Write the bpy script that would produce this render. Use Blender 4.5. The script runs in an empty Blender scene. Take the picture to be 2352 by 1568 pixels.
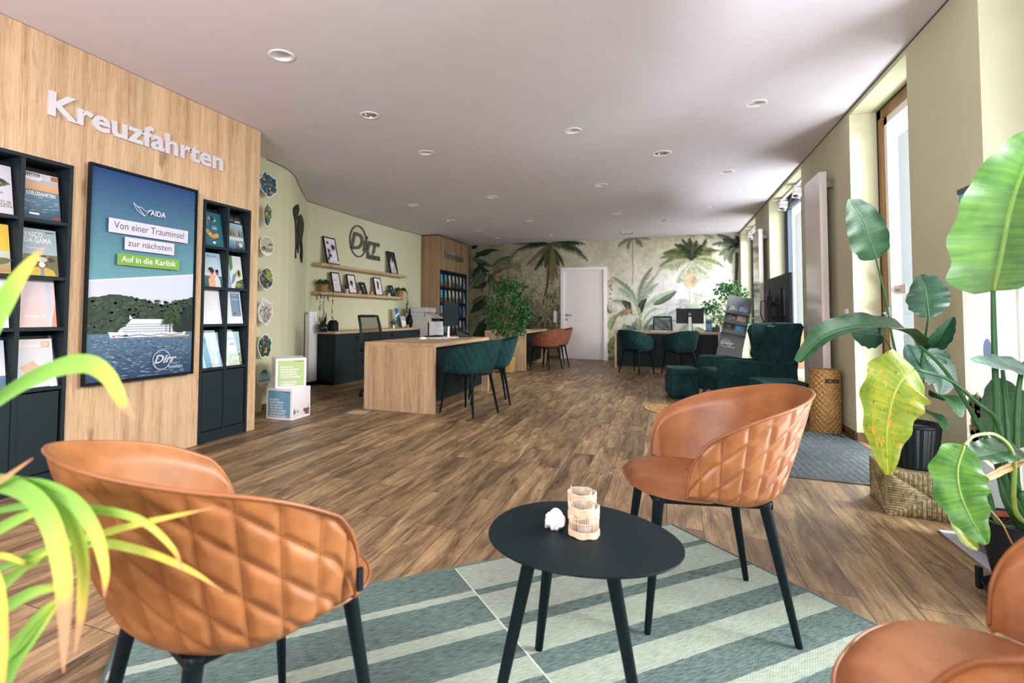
import bpy, bmesh, math, random
from mathutils import Vector, Matrix
import numpy as np
D = bpy.data; C = bpy.context.scene.collection
R = math.radians; PI = math.pi
random.seed(7)

# ------------------------------------------------------------------ camera
YAW, PITCH, ROLL, FPX, PPY, PPX = -0.37859, 0.04089, 0.00583, 1188.76, 673.03, 1054.33
CAM = Vector((0, 0, 1.07))
fw = Vector((math.sin(YAW)*math.cos(PITCH), math.cos(YAW)*math.cos(PITCH), math.sin(PITCH)))
rt = Vector((math.cos(YAW), -math.sin(YAW), 0)); up = rt.cross(fw)
r2 = math.cos(ROLL)*rt + math.sin(ROLL)*up; u2 = -math.sin(ROLL)*rt + math.cos(ROLL)*up
cd = D.cameras.new('camera'); cam = D.objects.new('camera', cd); C.objects.link(cam)
cam.matrix_world = Matrix(((r2.x, u2.x, -fw.x, CAM.x), (r2.y, u2.y, -fw.y, CAM.y), (r2.z, u2.z, -fw.z, CAM.z), (0, 0, 0, 1)))
cd.sensor_width = 36; cd.lens = FPX/2352*36
cd.shift_x = -(PPX-1176)/2352; cd.shift_y = (PPY-784)/2352
cd.clip_start = .05; cd.clip_end = 200
cd.dof.use_dof = True; cd.dof.focus_distance = 2.8; cd.dof.aperture_fstop = 2.6
bpy.context.scene.camera = cam
def ray(x, y): return r2*((x-PPX)/FPX) - u2*((y-PPY)/FPX) + fw
def at(x, y, X=None, Y=None, Z=None, d=None):
    """photo pixel (2352x1568) and one known plane -> point of the room"""
    r = ray(x, y)
    if d is not None: return CAM + r*d
    i, v = (0, X) if X is not None else (1, Y) if Y is not None else (2, Z)
    return CAM + r*((v-CAM[i])/r[i])

# ------------------------------------------------------------------ world, light, exposure
sc = bpy.context.scene
sc.view_settings.view_transform = 'Standard'; sc.view_settings.look = 'None'
sc.view_settings.gamma = 1; sc.view_settings.use_curve_mapping = False
sc.view_settings.exposure = -0.2
w = D.worlds.new('sky'); sc.world = w; w.use_nodes = True
w.node_tree.nodes['Background'].inputs[0].default_value = (.86, .90, 1.0, 1)
w.node_tree.nodes['Background'].inputs[1].default_value = 1.15
try:
    sc.cycles.max_bounces = 8; sc.cycles.diffuse_bounces = 5; sc.cycles.glossy_bounces = 3
    sc.cycles.transmission_bounces = 6; sc.cycles.transparent_max_bounces = 12
    sc.cycles.sample_clamp_indirect = 6; sc.cycles.caustics_reflective = False; sc.cycles.caustics_refractive = False
    sc.cycles.use_denoising = True
except Exception: pass
def area(name, loc, look, sx, sy, power, col):
    l = D.lights.new(name, 'AREA'); l.shape = 'RECTANGLE'; l.size = sx; l.size_y = sy; l.energy = power; l.color = col
    o = D.objects.new(name, l); C.objects.link(o); o.location = loc
    o.rotation_euler = (Vector(look)-Vector(loc)).to_track_quat('-Z', 'Y').to_euler(); return o
XL, XR, YB, HC = -3.53, 1.527, 12.75, 2.888
XW = -5.05
# daylight: the glazed street front behind the camera and the tall windows of the right-hand wall, plus an added ceiling fill
area('daylight_front', (-.9, -2.3, 1.75), (-1.2, 6, 1.2), 2.8, 2.0, 6, (1.0, .96, .97))
area('pavement_glow_front', (-.9, -2.2, 1.9), (-1.0, .2, 2.9), 3.0, .7, 330, (.96, .94, 1.0))  # unseen uplight added behind the camera to brighten the ceiling
for nm_, y_, sy_, p_, q_ in (('near', 2.7, 1.9, 1150, 330), ('door', 5.0, 1.6, 560, 110), ('mid', 8.2, 2.4, 1350, 230), ('far', 11.3, 2.2, 250, 150)):
    area('daylight_window_'+nm_, (4.5, y_, 3.3), (-3.2, y_+.2, .1), sy_, 2.3, p_, (1.0, .97, .98))
    area('pavement_glow_'+nm_, (2.75, y_, .05), (.3, y_, 3.2), sy_, .9, q_, (.96, .94, 1.0))
# ------------------------------------------------------------------ small helpers
def lin(c):
    c = c/255.0
    return c/12.92 if c <= .04045 else ((c+.055)/1.055)**2.4
def rgb(r, g=None, b=None):
    if g is None: r, g, b = r
    return (lin(r), lin(g), lin(b), 1)
def tag(o, label=None, cat=None, group=None, kind=None):
    if label: o['label'] = label
    if cat: o['category'] = cat
    if group: o['group'] = group
    if kind: o['kind'] = kind
    return o
def thing(name, label, cat, loc=(0, 0, 0), rz=0, group=None):
    o = D.objects.new(name, None); C.objects.link(o); o.location = loc; o.rotation_euler = (0, 0, rz)
    o.empty_display_size = .1
    return tag(o, label, cat, group)
def copy_tree(o, parent=None):
    c = o.copy(); C.objects.link(c); c.parent = parent
    for ch in list(o.children): copy_tree(ch, c)
    return c

class G:
    """collects shapes for ONE mesh"""
    def __init__(s): s.v = []; s.f = []; s.c = []; s.sm = []; s.uv = None
    def add(s, vs, fs, col=None, smooth=False):
        n = len(s.v); s.v += [tuple(p) for p in vs]
        for f in fs: s.f.append(tuple(i+n for i in f)); s.c.append(col); s.sm.append(smooth)
        return s
    def box(s, x0, x1, y0, y1, z0, z1, col=None, M=None):
        vs = [Vector((x, y, z)) for z in (z0, z1) for y in (y0, y1) for x in (x0, x1)]
        if M: vs = [M @ p for p in vs]
        return s.add(vs, [(0, 2, 3, 1), (4, 5, 7, 6), (0, 1, 5, 4), (2, 6, 7, 3), (0, 4, 6, 2), (1, 3, 7, 5)], col)
    def tube(s, pts, rad, n=10, col=None, caps=True, smooth=True, flat=1.0):
        pts = [Vector(p) for p in pts]
        if not hasattr(rad, '__len__'): rad = [rad]*len(pts)
        vs = []; fs = []; prev = None
        for i, p in enumerate(pts):
            t = (pts[min(i+1, len(pts)-1)]-pts[max(i-1, 0)]).normalized()
            if prev is None:
                a = Vector((0, 0, 1)) if abs(t.z) < .9 else Vector((1, 0, 0)); u = t.cross(a).normalized()
            else:
                u = (prev-t*prev.dot(t)).normalized()
            prev = u; v = t.cross(u)
            for k in range(n):
                a = 2*PI*k/n; vs.append(p+(u*math.cos(a)+v*math.sin(a)*flat)*rad[i])
        for i in range(len(pts)-1):
            for k in range(n):
                a = i*n+k; b = i*n+(k+1) % n; fs.append((a, b, b+n, a+n))
        s.add(vs, fs, col, smooth)
        if caps:
            m = len(s.v)-len(vs)
            s.f.append(tuple(m+k for k in range(n))[::-1]); s.c.append(col); s.sm.append(False)
            s.f.append(tuple(m+(len(pts)-1)*n+k for k in range(n))); s.c.append(col); s.sm.append(False)
        return s
    def lathe(s, prof, c=(0, 0, 0), n=32, col=None, smooth=True, M=None, caps=True, sx=1, sy=1):
        vs = []; fs = []
        for r, z in prof:
            for k in range(n):
                a = 2*PI*k/n; p = Vector((c[0]+r*math.cos(a)*sx, c[1]+r*math.sin(a)*sy, c[2]+z)); vs.append(M @ p if M else p)
        for i in range(len(prof)-1):
            for k in range(n):
                a = i*n+k; b = i*n+(k+1) % n; fs.append((a, b, b+n, a+n))
        if caps and prof[0][0] > 1e-4: fs.append(tuple(range(n))[::-1])
        if caps and prof[-1][0] > 1e-4: fs.append(tuple((len(prof)-1)*n+k for k in range(n)))
        return s.add(vs, fs, col, smooth)
    def prism(s, poly, a, b, col=None, M=None):
        """polygon in xy extruded z a->b, then M"""
        n = len(poly)
        vs = [Vector((x, y, a)) for x, y in poly]+[Vector((x, y, b)) for x, y in poly]
        if M: vs = [M @ p for p in vs]
        fs = [tuple(range(n))[::-1], tuple(range(n, 2*n))]+[(k, (k+1) % n, (k+1) % n+n, k+n) for k in range(n)]
        return s.add(vs, fs, col)
    def grid(s, fn, nu, nv, col=None, smooth=True, closeu=False, colfn=None):
        vs = []; fs = []
        for i in range(nu+(0 if closeu else 1)):
            for j in range(nv+1): vs.append(fn(i/nu, j/nv))
        N = nu if closeu else nu+1
        base = len(s.v); s.v += [tuple(p) for p in vs]
        for i in range(nu):
            for j in range(nv):
                a = i*(nv+1)+j; b = ((i+1) % N)*(nv+1)+j
                s.f.append((base+a, base+b, base+b+1, base+a+1)); s.c.append(colfn((i+.5)/nu, (j+.5)/nv) if colfn else col); s.sm.append(smooth)
        return s
    def xf(s, M, i0=0):
        s.v = s.v[:i0]+[tuple(M @ Vector(p)) for p in s.v[i0:]]; return s
    def build(s, name, mat, parent=None, bevel=0, subsurf=0, seg=2):
        me = D.meshes.new(name); me.from_pydata(s.v, [], s.f)
        for m in (mat if isinstance(mat, (list, tuple)) else [mat]): me.materials.append(m)
        me.polygons.foreach_set('use_smooth', s.sm)
        if any(c is not None for c in s.c):
            at_ = me.color_attributes.new('Col', 'FLOAT_COLOR', 'CORNER')
            arr = np.ones((len(me.loops), 4), dtype=np.float32); k = 0
            for f, c in zip(s.f, s.c):
                n = len(f)
                if c is not None: arr[k:k+n, :3] = c[:3]
                k += n
            at_.data.foreach_set('color', arr.ravel())
        if s.uv is not None:
            ul = me.uv_layers.new(name='UVMap'); a = []
            for f in s.f:
                for i in f: a += list(s.uv[i] if i < len(s.uv) else (0, 0))
            ul.data.foreach_set('uv', a)
        me.update()
        o = D.objects.new(name, me); C.objects.link(o)
        if parent: o.parent = parent
        if bevel:
            b = o.modifiers.new('bevel', 'BEVEL'); b.width = bevel; b.segments = seg; b.limit_method = 'ANGLE'; b.angle_limit = R(40)
        if subsurf:
            m = o.modifiers.new('sub', 'SUBSURF'); m.levels = subsurf; m.render_levels = subsurf
        return o
def frame(o, U, V, N=None):
    U = Vector(U); V = Vector(V); N = Vector(N) if N else U.cross(V)
    return Matrix(((U.x, V.x, N.x, o[0]), (U.y, V.y, N.y, o[1]), (U.z, V.z, N.z, o[2]), (0, 0, 0, 1)))
def smoothstep(a, b, x):
    t = max(0, min(1, (x-a)/(b-a))); return t*t*(3-2*t)
def lerp(a, b, t): return a+(b-a)*t
def mixc(a, b, t): return tuple(lerp(x, y, t) for x, y in zip(a, b))
def spline(pts, n=8):
    """Catmull-Rom through points (tuples)"""
    P = [Vector(p) for p in pts]; P = [P[0]*2-P[1]]+P+[P[-1]*2-P[-2]]; out = []
    for i in range(1, len(P)-2):
        for k in range(n):
            t = k/n
            out.append(.5*((2*P[i])+(P[i+1]-P[i-1])*t+(2*P[i-1]-5*P[i]+4*P[i+1]-P[i+2])*t*t+(3*P[i]-P[i-1]-3*P[i+1]+P[i+2])*t**3))
    out.append(P[-2]); return out

# text outlines -> list of (verts2d, faces), cached
_tc = {}
def text_geo(txt, bold=0.0, shear=0.0, space=1.0):
    key = (txt, bold, shear, space)
    if key in _tc: return _tc[key]
    cu = D.curves.new('txt', 'FONT'); cu.body = txt; cu.size = 1; cu.offset = bold; cu.shear = shear; cu.space_character = space
    cu.resolution_u = 3; cu.fill_mode = 'FRONT'
    ob = D.objects.new('txt', cu); C.objects.link(ob)
    dg = bpy.context.evaluated_depsgraph_get(); dg.update()
    me = D.meshes.new_from_object(ob.evaluated_get(dg))
    vs = [(v.co.x, v.co.y) for v in me.vertices]; fs = [tuple(p.vertices) for p in me.polygons]
    D.meshes.remove(me); D.objects.remove(ob); D.curves.remove(cu)
    _tc[key] = (vs, fs); return vs, fs
class Flat(G):
    """flat print on the plane frame(o,U,V): shapes stacked as hair-thin ink layers"""
    def __init__(s, M, step=.00012): super().__init__(); s.M = M; s.n = 0; s.step = step
    def poly(s, pts, col, z=None):
        s.n += 1; h = s.n*s.step if z is None else z
        s.add([s.M @ Vector((u, v, h)) for u, v in pts], [tuple(range(len(pts)))], col); return s
    def rect(s, a, b, c, d, col): return s.poly([(a, c), (b, c), (b, d), (a, d)], col)
    def grad(s, a, b, c, d, c0, c1, n=8):
        for i in range(n):
            s.rect(a, b, lerp(c, d, i/n), lerp(c, d, (i+1)/n), mixc(c0, c1, i/(n-1))); s.n -= 1
        s.n += 1
    def ell(s, x, y, rx, ry, col, n=20, rot=0):
        return s.poly([(x+rx*math.cos(2*PI*k/n)*math.cos(rot)-ry*math.sin(2*PI*k/n)*math.sin(rot), y+rx*math.cos(2*PI*k/n)*math.sin(rot)+ry*math.sin(2*PI*k/n)*math.cos(rot)) for k in range(n)], col)
    def ring(s, x, y, r, w, col, n=40, ry=None):
        s.n += 1; h = s.n*s.step; ry = ry or r; vs = []
        for k in range(n):
            a = 2*PI*k/n
            for q in (1, 1-w/r): vs.append(s.M @ Vector((x+r*q*math.cos(a), y+ry*q*math.sin(a), h)))
        s.add(vs, [(2*k, 2*((k+1) % n), 2*((k+1) % n)+1, 2*k+1) for k in range(n)], col); return s
    def blob(s, x, y, rx, ry, col, j=.3, n=14, rnd=random):
        return s.poly([(x+rx*(1+j*(rnd.random()-.5)*2)*math.cos(2*PI*k/n), y+ry*(1+j*(rnd.random()-.5)*2)*math.sin(2*PI*k/n)) for k in range(n)], col)
    def text(s, txt, x, y, size=None, col=(1, 1, 1), width=None, height=None, bold=0.0, shear=0.0, align='L', rot=0):
        vs, fs = text_geo(txt, bold, shear)
        if not vs: return s
        x0 = min(v[0] for v in vs); x1 = max(v[0] for v in vs)
        k = size if size else width/(x1-x0); kx = width/(x1-x0) if width else k
        if height: k = height
        if align == 'L': ox = x-x0*kx
        elif align == 'C': ox = x-(x0+x1)/2*kx
        else: ox = x-x1*kx
        s.n += 1; h = s.n*s.step
        s.add([s.M @ Vector((ox+v[0]*kx, y+v[1]*k, h)) for v in vs], fs, col); return s
    def stroke(s, pts, w0, w1, col):
        pts = [Vector(p) for p in pts]; L = []; Rr = []
        for i, p in enumerate(pts):
            t = (pts[min(i+1, len(pts)-1)]-pts[max(i-1, 0)]).normalized(); n = Vector((-t.y, t.x)); ww = lerp(w0, w1, i/(len(pts)-1))/2
            L.append(p+n*ww); Rr.append(p-n*ww)
        s.n += 1; h = s.n*s.step; vs = [s.M @ Vector((p.x, p.y, h)) for q in zip(L, Rr) for p in q]
        s.add(vs, [(2*i, 2*i+1, 2*i+3, 2*i+2) for i in range(len(pts)-1)], col); return s

# ------------------------------------------------------------------ materials
def newmat(name):
    m = D.materials.new(name); m.use_nodes = True; nt = m.node_tree
    return m, nt, nt.nodes['Principled BSDF']
def nd(nt, t, **k):
    n = nt.nodes.new(t)
    for a, b in k.items():
        if a == 'inp':
            for i, v in b.items(): n.inputs[i].default_value = v
        else: setattr(n, a, b)
    return n
def setp(b, col=None, rough=None, metal=None, spec=None, sheen=None, coat=None, trans=None, alpha=None, ior=None):
    if col: b.inputs['Base Color'].default_value = col
    if rough is not None: b.inputs['Roughness'].default_value = rough
    if metal is not None: b.inputs['Metallic'].default_value = metal
    if spec is not None: b.inputs['Specular IOR Level'].default_value = spec
    if sheen is not None: b.inputs['Sheen Weight'].default_value = sheen
    if coat is not None: b.inputs['Coat Weight'].default_value = coat
    if trans is not None: b.inputs['Transmission Weight'].default_value = trans
    if ior is not None: b.inputs['IOR'].default_value = ior
def ramp(nt, stops):
    r = nt.nodes.new('ShaderNodeValToRGB'); e = r.color_ramp.elements
    while len(e) < len(stops): e.new(.5)
    for k, (p, c) in zip(e, stops): k.position = p; k.color = c
    return r
def simple(name, col, rough=.5, noise=.06, scale=30, bump=.0, **k):
    """plain painted / moulded surface with a faint mottling"""
    m, nt, b = newmat(name); setp(b, col, rough, **k); L = nt.links.new
    tc = nd(nt, 'ShaderNodeTexCoord'); n = nd(nt, 'ShaderNodeTexNoise', inp={'Scale': scale, 'Detail': 3})
    L(tc.outputs['Object'], n.inputs['Vector'])
    r = ramp(nt, [(.3, tuple(x*(1-noise) for x in col[:3])+(1,)), (.7, tuple(min(1, x*(1+noise)) for x in col[:3])+(1,))])
    L(n.outputs['Fac'], r.inputs['Fac']); L(r.outputs[0], b.inputs['Base Color'])
    if bump:
        bp = nd(nt, 'ShaderNodeBump', inp={'Strength': bump, 'Distance': .002}); L(n.outputs['Fac'], bp.inputs['Height']); L(bp.outputs[0], b.inputs['Normal'])
    return m
def wood(name, dark, mid, light, axis='Z', scale=1.0, rough=.5, streak=1.0):
    m, nt, b = newmat(name); L = nt.links.new; b.inputs['Roughness'].default_value = rough; b.inputs['Specular IOR Level'].default_value = .35
    tc = nd(nt, 'ShaderNodeTexCoord'); mp = nd(nt, 'ShaderNodeMapping')
    sc_ = {'X': (.8, 16, 16), 'Y': (16, .8, 16), 'Z': (16, 16, .8)}[axis]; mp.inputs['Scale'].default_value = tuple(x*scale for x in sc_)
    L(tc.outputs['Object'], mp.inputs['Vector'])
    n1 = nd(nt, 'ShaderNodeTexNoise', inp={'Scale': .7, 'Detail': 5, 'Roughness': .6, 'Distortion': .35})
    n2 = nd(nt, 'ShaderNodeTexNoise', inp={'Scale': 4.5, 'Detail': 6, 'Roughness': .7})
    L(mp.outputs[0], n1.inputs['Vector']); L(mp.outputs[0], n2.inputs['Vector'])
    mx = nd(nt, 'ShaderNodeMix'); mx.data_type = 'FLOAT'; mx.inputs[0].default_value = .5
    L(n1.outputs['Fac'], mx.inputs[2]); L(n2.outputs['Fac'], mx.inputs[3])
    r = ramp(nt, [(.31, dark), (.48, mid), (.67, light)]); L(mx.outputs[0], r.inputs['Fac'])
    # boards: slightly different tone every ~12 cm across the grain
    mp2 = nd(nt, 'ShaderNodeMapping'); s2 = {'X': (.01, 8, 8), 'Y': (8, .01, 8), 'Z': (8, 8, .01)}[axis]; mp2.inputs['Scale'].default_value = s2
    L(tc.outputs['Object'], mp2.inputs['Vector']); vo = nd(nt, 'ShaderNodeTexVoronoi', inp={'Scale': 1.0}); L(mp2.outputs[0], vo.inputs['Vector'])
    hs = nd(nt, 'ShaderNodeHueSaturation'); mr = nd(nt, 'ShaderNodeMapRange', inp={3: .86, 4: 1.1})
    sep = nd(nt, 'ShaderNodeSeparateColor'); L(vo.outputs['Color'], sep.inputs[0]); L(sep.outputs[0], mr.inputs[0]); L(mr.outputs[0], hs.inputs['Value']); L(r.outputs[0], hs.inputs['Color'])
    # knots and dark cracks
    kn = nd(nt, 'ShaderNodeTexNoise', inp={'Scale': 1.6, 'Detail': 3, 'Roughness': .45}); mp3 = nd(nt, 'ShaderNodeMapping')
    mp3.inputs['Scale'].default_value = {'X': (1.5, 6, 6), 'Y': (6, 1.5, 6), 'Z': (6, 6, 1.5)}[axis]; L(tc.outputs['Object'], mp3.inputs['Vector']); L(mp3.outputs[0], kn.inputs['Vector'])
    kr = ramp(nt, [(.66, (1, 1, 1, 1)), (.74, (.42, .36, .33, 1))]); L(kn.outputs['Fac'], kr.inputs['Fac'])
    mm = nd(nt, 'ShaderNodeMix'); mm.data_type = 'RGBA'; mm.blend_type = 'MULTIPLY'; mm.inputs[0].default_value = .75*streak
    L(hs.outputs[0], mm.inputs[6]); L(kr.outputs[0], mm.inputs[7]); L(mm.outputs[2], b.inputs['Base Color'])
    bp = nd(nt, 'ShaderNodeBump', inp={'Strength': .15, 'Distance': .002}); L(mx.outputs[0], bp.inputs['Height']); L(bp.outputs[0], b.inputs['Normal'])
    return m
def printmat(name, rough=.45, spec=.4, coat=0):
    m, nt, b = newmat(name); setp(b, rough=rough, spec=spec, coat=coat); L = nt.links.new
    a = nd(nt, 'ShaderNodeVertexColor', layer_name='Col'); L(a.outputs[0], b.inputs['Base Color']); return m
def clear(name, tint=(1, 1, 1, 1), gloss=.08, rough=.0):
    """thin clear sheet: see-through with a fresnel sheen"""
    m, nt, b = newmat(name); L = nt.links.new; nt.nodes.remove(b)
    t = nd(nt, 'ShaderNodeBsdfTransparent'); t.inputs[0].default_value = tint; g = nd(nt, 'ShaderNodeBsdfGlossy'); g.inputs['Roughness'].default_value = rough
    f = nd(nt, 'ShaderNodeFresnel', inp={'IOR': 1.45}); mx = nd(nt, 'ShaderNodeMixShader')
    ge = nd(nt, 'ShaderNodeNewGeometry'); iv = nd(nt, 'ShaderNodeMath', operation='SUBTRACT'); iv.inputs[0].default_value = 1; L(ge.outputs['Backfacing'], iv.inputs[1])
    mu = nd(nt, 'ShaderNodeMath', operation='MULTIPLY'); L(f.outputs[0], mu.inputs[0]); L(iv.outputs[0], mu.inputs[1]); L(mu.outputs[0], mx.inputs[0]); L(t.outputs[0], mx.inputs[1]); L(g.outputs[0], mx.inputs[2]); L(mx.outputs[0], nt.nodes['Material Output'].inputs[0]); return m

def muralmat():
    m, nt, b = newmat('wallpaper_print'); setp(b, rough=.9, spec=.12); L = nt.links.new; a = nd(nt, 'ShaderNodeVertexColor', layer_name='Col'); tc = nd(nt, 'ShaderNodeTexCoord')
    n = nd(nt, 'ShaderNodeTexNoise', inp={'Scale': 7, 'Detail': 9, 'Roughness': .72}); L(tc.outputs['Object'], n.inputs['Vector']); r = ramp(nt, [(.30, (.66, .66, .64, 1)), (.55, (1, 1, 1, 1)), (.72, (1.18, 1.17, 1.16, 1))]); L(n.outputs['Fac'], r.inputs['Fac'])
    mm = nd(nt, 'ShaderNodeMix'); mm.data_type = 'RGBA'; mm.blend_type = 'MULTIPLY'; mm.inputs[0].default_value = .8; L(a.outputs[0], mm.inputs[6]); L(r.outputs[0], mm.inputs[7])
    hs = nd(nt, 'ShaderNodeHueSaturation', inp={'Saturation': .85}); L(mm.outputs[2], hs.inputs['Color']); L(hs.outputs[0], b.inputs['Base Color']); return m
M = {}
M['wall'] = simple('sage_wall_paint', rgb(197, 195, 164), .9, .02, 6)
M['ceil'] = simple('ceiling_paint', rgb(224, 218, 228), .95, .015, 5)
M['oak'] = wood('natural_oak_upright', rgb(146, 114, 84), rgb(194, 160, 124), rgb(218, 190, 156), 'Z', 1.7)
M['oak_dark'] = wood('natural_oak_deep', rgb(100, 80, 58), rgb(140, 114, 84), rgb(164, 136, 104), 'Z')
M['oak_y'] = wood('natural_oak_lengthwise', rgb(146, 114, 84), rgb(190, 156, 120), rgb(214, 186, 152), 'Y')
M['oak_x'] = wood('natural_oak_crosswise', rgb(146, 114, 84), rgb(190, 156, 120), rgb(214, 186, 152), 'X')
M['base'] = wood('brown_skirting', rgb(70, 52, 38), rgb(98, 74, 54), rgb(120, 92, 68), 'Y')
M['black'] = simple('charcoal_laminate', rgb(20, 33, 38), .6, .05, 40, spec=.3)
M['slat'] = simple('black_fluted_panel', rgb(17, 29, 34), .6, .05, 40, spec=.3)
M['metal'] = simple('black_powder_coat', rgb(13, 25, 29), .48, .05, 60, spec=.15)
M['plastic'] = simple('black_plastic', rgb(15, 25, 29), .45, .05, 60, spec=.3)
M['white'] = simple('white_enamel', rgb(242, 238, 242), .35, .01, 20)
M['doorw'] = simple('white_door_lacquer', rgb(238, 228, 228), .5, .01, 8)
M['grey'] = simple('grey_machine_plastic', rgb(196, 194, 188), .5, .02, 20)
M['chrome'] = simple('brushed_steel', rgb(150, 150, 150), .3, .03, 50, metal=1.0)
M['sign'] = simple('brushed_letter_metal', rgb(214, 208, 214), .5, .05, 120, metal=.25)
M['signdark'] = simple('graphite_letter', rgb(84, 84, 80), .5, .04, 80)
M['print'] = printmat('printed_paper'); M['gloss'] = printmat('glossy_print', .25, .5)
M['mural'] = muralmat(); M['screen'] = printmat('display_picture', .35, .4)
M['glass'] = clear('window_glass', (.93, .97, .96, 1)); M['acryl'] = clear('acrylic_sheet', (.97, .98, .98, 1))
M['frame'] = wood('window_frame_oak', rgb(110, 80, 45), rgb(140, 104, 62), rgb(160, 124, 80), 'Z')
M['sash'] = simple('anthracite_sash', rgb(50, 62, 74), .4)
M['terra'] = simple('terracotta', rgb(150, 72, 50), .8)
M['soil'] = simple('potting_soil', rgb(54, 42, 34), .95, .3, 80, bump=.6)
M['shell'] = simple('white_shell', rgb(238, 230, 232), .6, .04, 60, bump=.5)
M['trunk'] = simple('pale_bark', rgb(150, 128, 96), .8, .2, 40, bump=.4)
def mat_floor():
    m, nt, b = newmat('oak_vinyl_planks'); L = nt.links.new; setp(b, rough=.42, spec=.45)
    tc = nd(nt, 'ShaderNodeTexCoord'); mp = nd(nt, 'ShaderNodeMapping'); mp.inputs['Rotation'].default_value = (0, 0, R(90))
    L(tc.outputs['Object'], mp.inputs['Vector'])
    br = nd(nt, 'ShaderNodeTexBrick', offset=.37, offset_frequency=2, inp={'Color1': (0, 0, 0, 1), 'Color2': (1, 1, 1, 1), 'Mortar': (.5, .5, .5, 1), 'Scale': 1, 'Mortar Size': .0016, 'Mortar Smooth': .1, 'Bias': 0, 'Brick Width': 1.22, 'Row Height': .17})
    L(mp.outputs[0], br.inputs['Vector'])
    sh = nd(nt, 'ShaderNodeVectorMath', operation='MULTIPLY_ADD'); L(br.outputs['Color'], sh.inputs[0]); sh.inputs[1].default_value = (7, 13, 3); L(tc.outputs['Object'], sh.inputs[2])
    m1 = nd(nt, 'ShaderNodeMapping'); m1.inputs['Scale'].default_value = (9, 1.3, 1); L(sh.outputs[0], m1.inputs['Vector'])
    n1 = nd(nt, 'ShaderNodeTexNoise', inp={'Scale': 1.3, 'Detail': 6, 'Roughness': .62, 'Distortion': .8}); L(m1.outputs[0], n1.inputs['Vector'])
    m2 = nd(nt, 'ShaderNodeMapping'); m2.inputs['Scale'].default_value = (60, 4, 1); L(sh.outputs[0], m2.inputs['Vector'])
    n2 = nd(nt, 'ShaderNodeTexNoise', inp={'Scale': 1.5, 'Detail': 5, 'Roughness': .7}); L(m2.outputs[0], n2.inputs['Vector'])
    mx = nd(nt, 'ShaderNodeMix'); mx.data_type = 'FLOAT'; mx.inputs[0].default_value = .35; L(n1.outputs['Fac'], mx.inputs[2]); L(n2.outputs['Fac'], mx.inputs[3])
    r = ramp(nt, [(.34, rgb(66, 52, 38)), (.45, rgb(114, 90, 64)), (.55, rgb(150, 120, 84)), (.67, rgb(184, 152, 110))]); L(mx.outputs[0], r.inputs['Fac'])
    hs = nd(nt, 'ShaderNodeHueSaturation', inp={'Saturation': .95}); mr = nd(nt, 'ShaderNodeMapRange', inp={3: .72, 4: 1.18}); L(br.outputs['Color'], mr.inputs[0]); L(mr.outputs[0], hs.inputs['Value']); L(r.outputs[0], hs.inputs['Color'])
    # dark cracks and knots
    m3 = nd(nt, 'ShaderNodeMapping'); m3.inputs['Scale'].default_value = (16, 2.2, 1); L(sh.outputs[0], m3.inputs['Vector'])
    n3 = nd(nt, 'ShaderNodeTexNoise', inp={'Scale': 1.2, 'Detail': 4, 'Roughness': .6, 'Distortion': 1.2}); L(m3.outputs[0], n3.inputs['Vector'])
    k = ramp(nt, [(.62, (1, 1, 1, 1)), (.70, (.42, .38, .36, 1))]); L(n3.outputs['Fac'], k.inputs['Fac'])
    mm = nd(nt, 'ShaderNodeMix'); mm.data_type = 'RGBA'; mm.blend_type = 'MULTIPLY'; mm.inputs[0].default_value = .8; L(hs.outputs[0], mm.inputs[6]); L(k.outputs[0], mm.inputs[7])
    m4 = nd(nt, 'ShaderNodeMix'); m4.data_type = 'RGBA'; L(br.outputs['Fac'], m4.inputs[0]); L(mm.outputs[2], m4.inputs[6]); m4.inputs[7].default_value = rgb(60, 44, 34)
    L(m4.outputs[2], b.inputs['Base Color'])
    bp = nd(nt, 'ShaderNodeBump', inp={'Strength': .25, 'Distance': .003}); L(mx.outputs[0], bp.inputs['Height']); L(bp.outputs[0], b.inputs['Normal'])
    rr = nd(nt, 'ShaderNodeMapRange', inp={3: .36, 4: .55}); L(n2.outputs['Fac'], rr.inputs[0]); L(rr.outputs[0], b.inputs['Roughness'])
    return m
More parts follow.
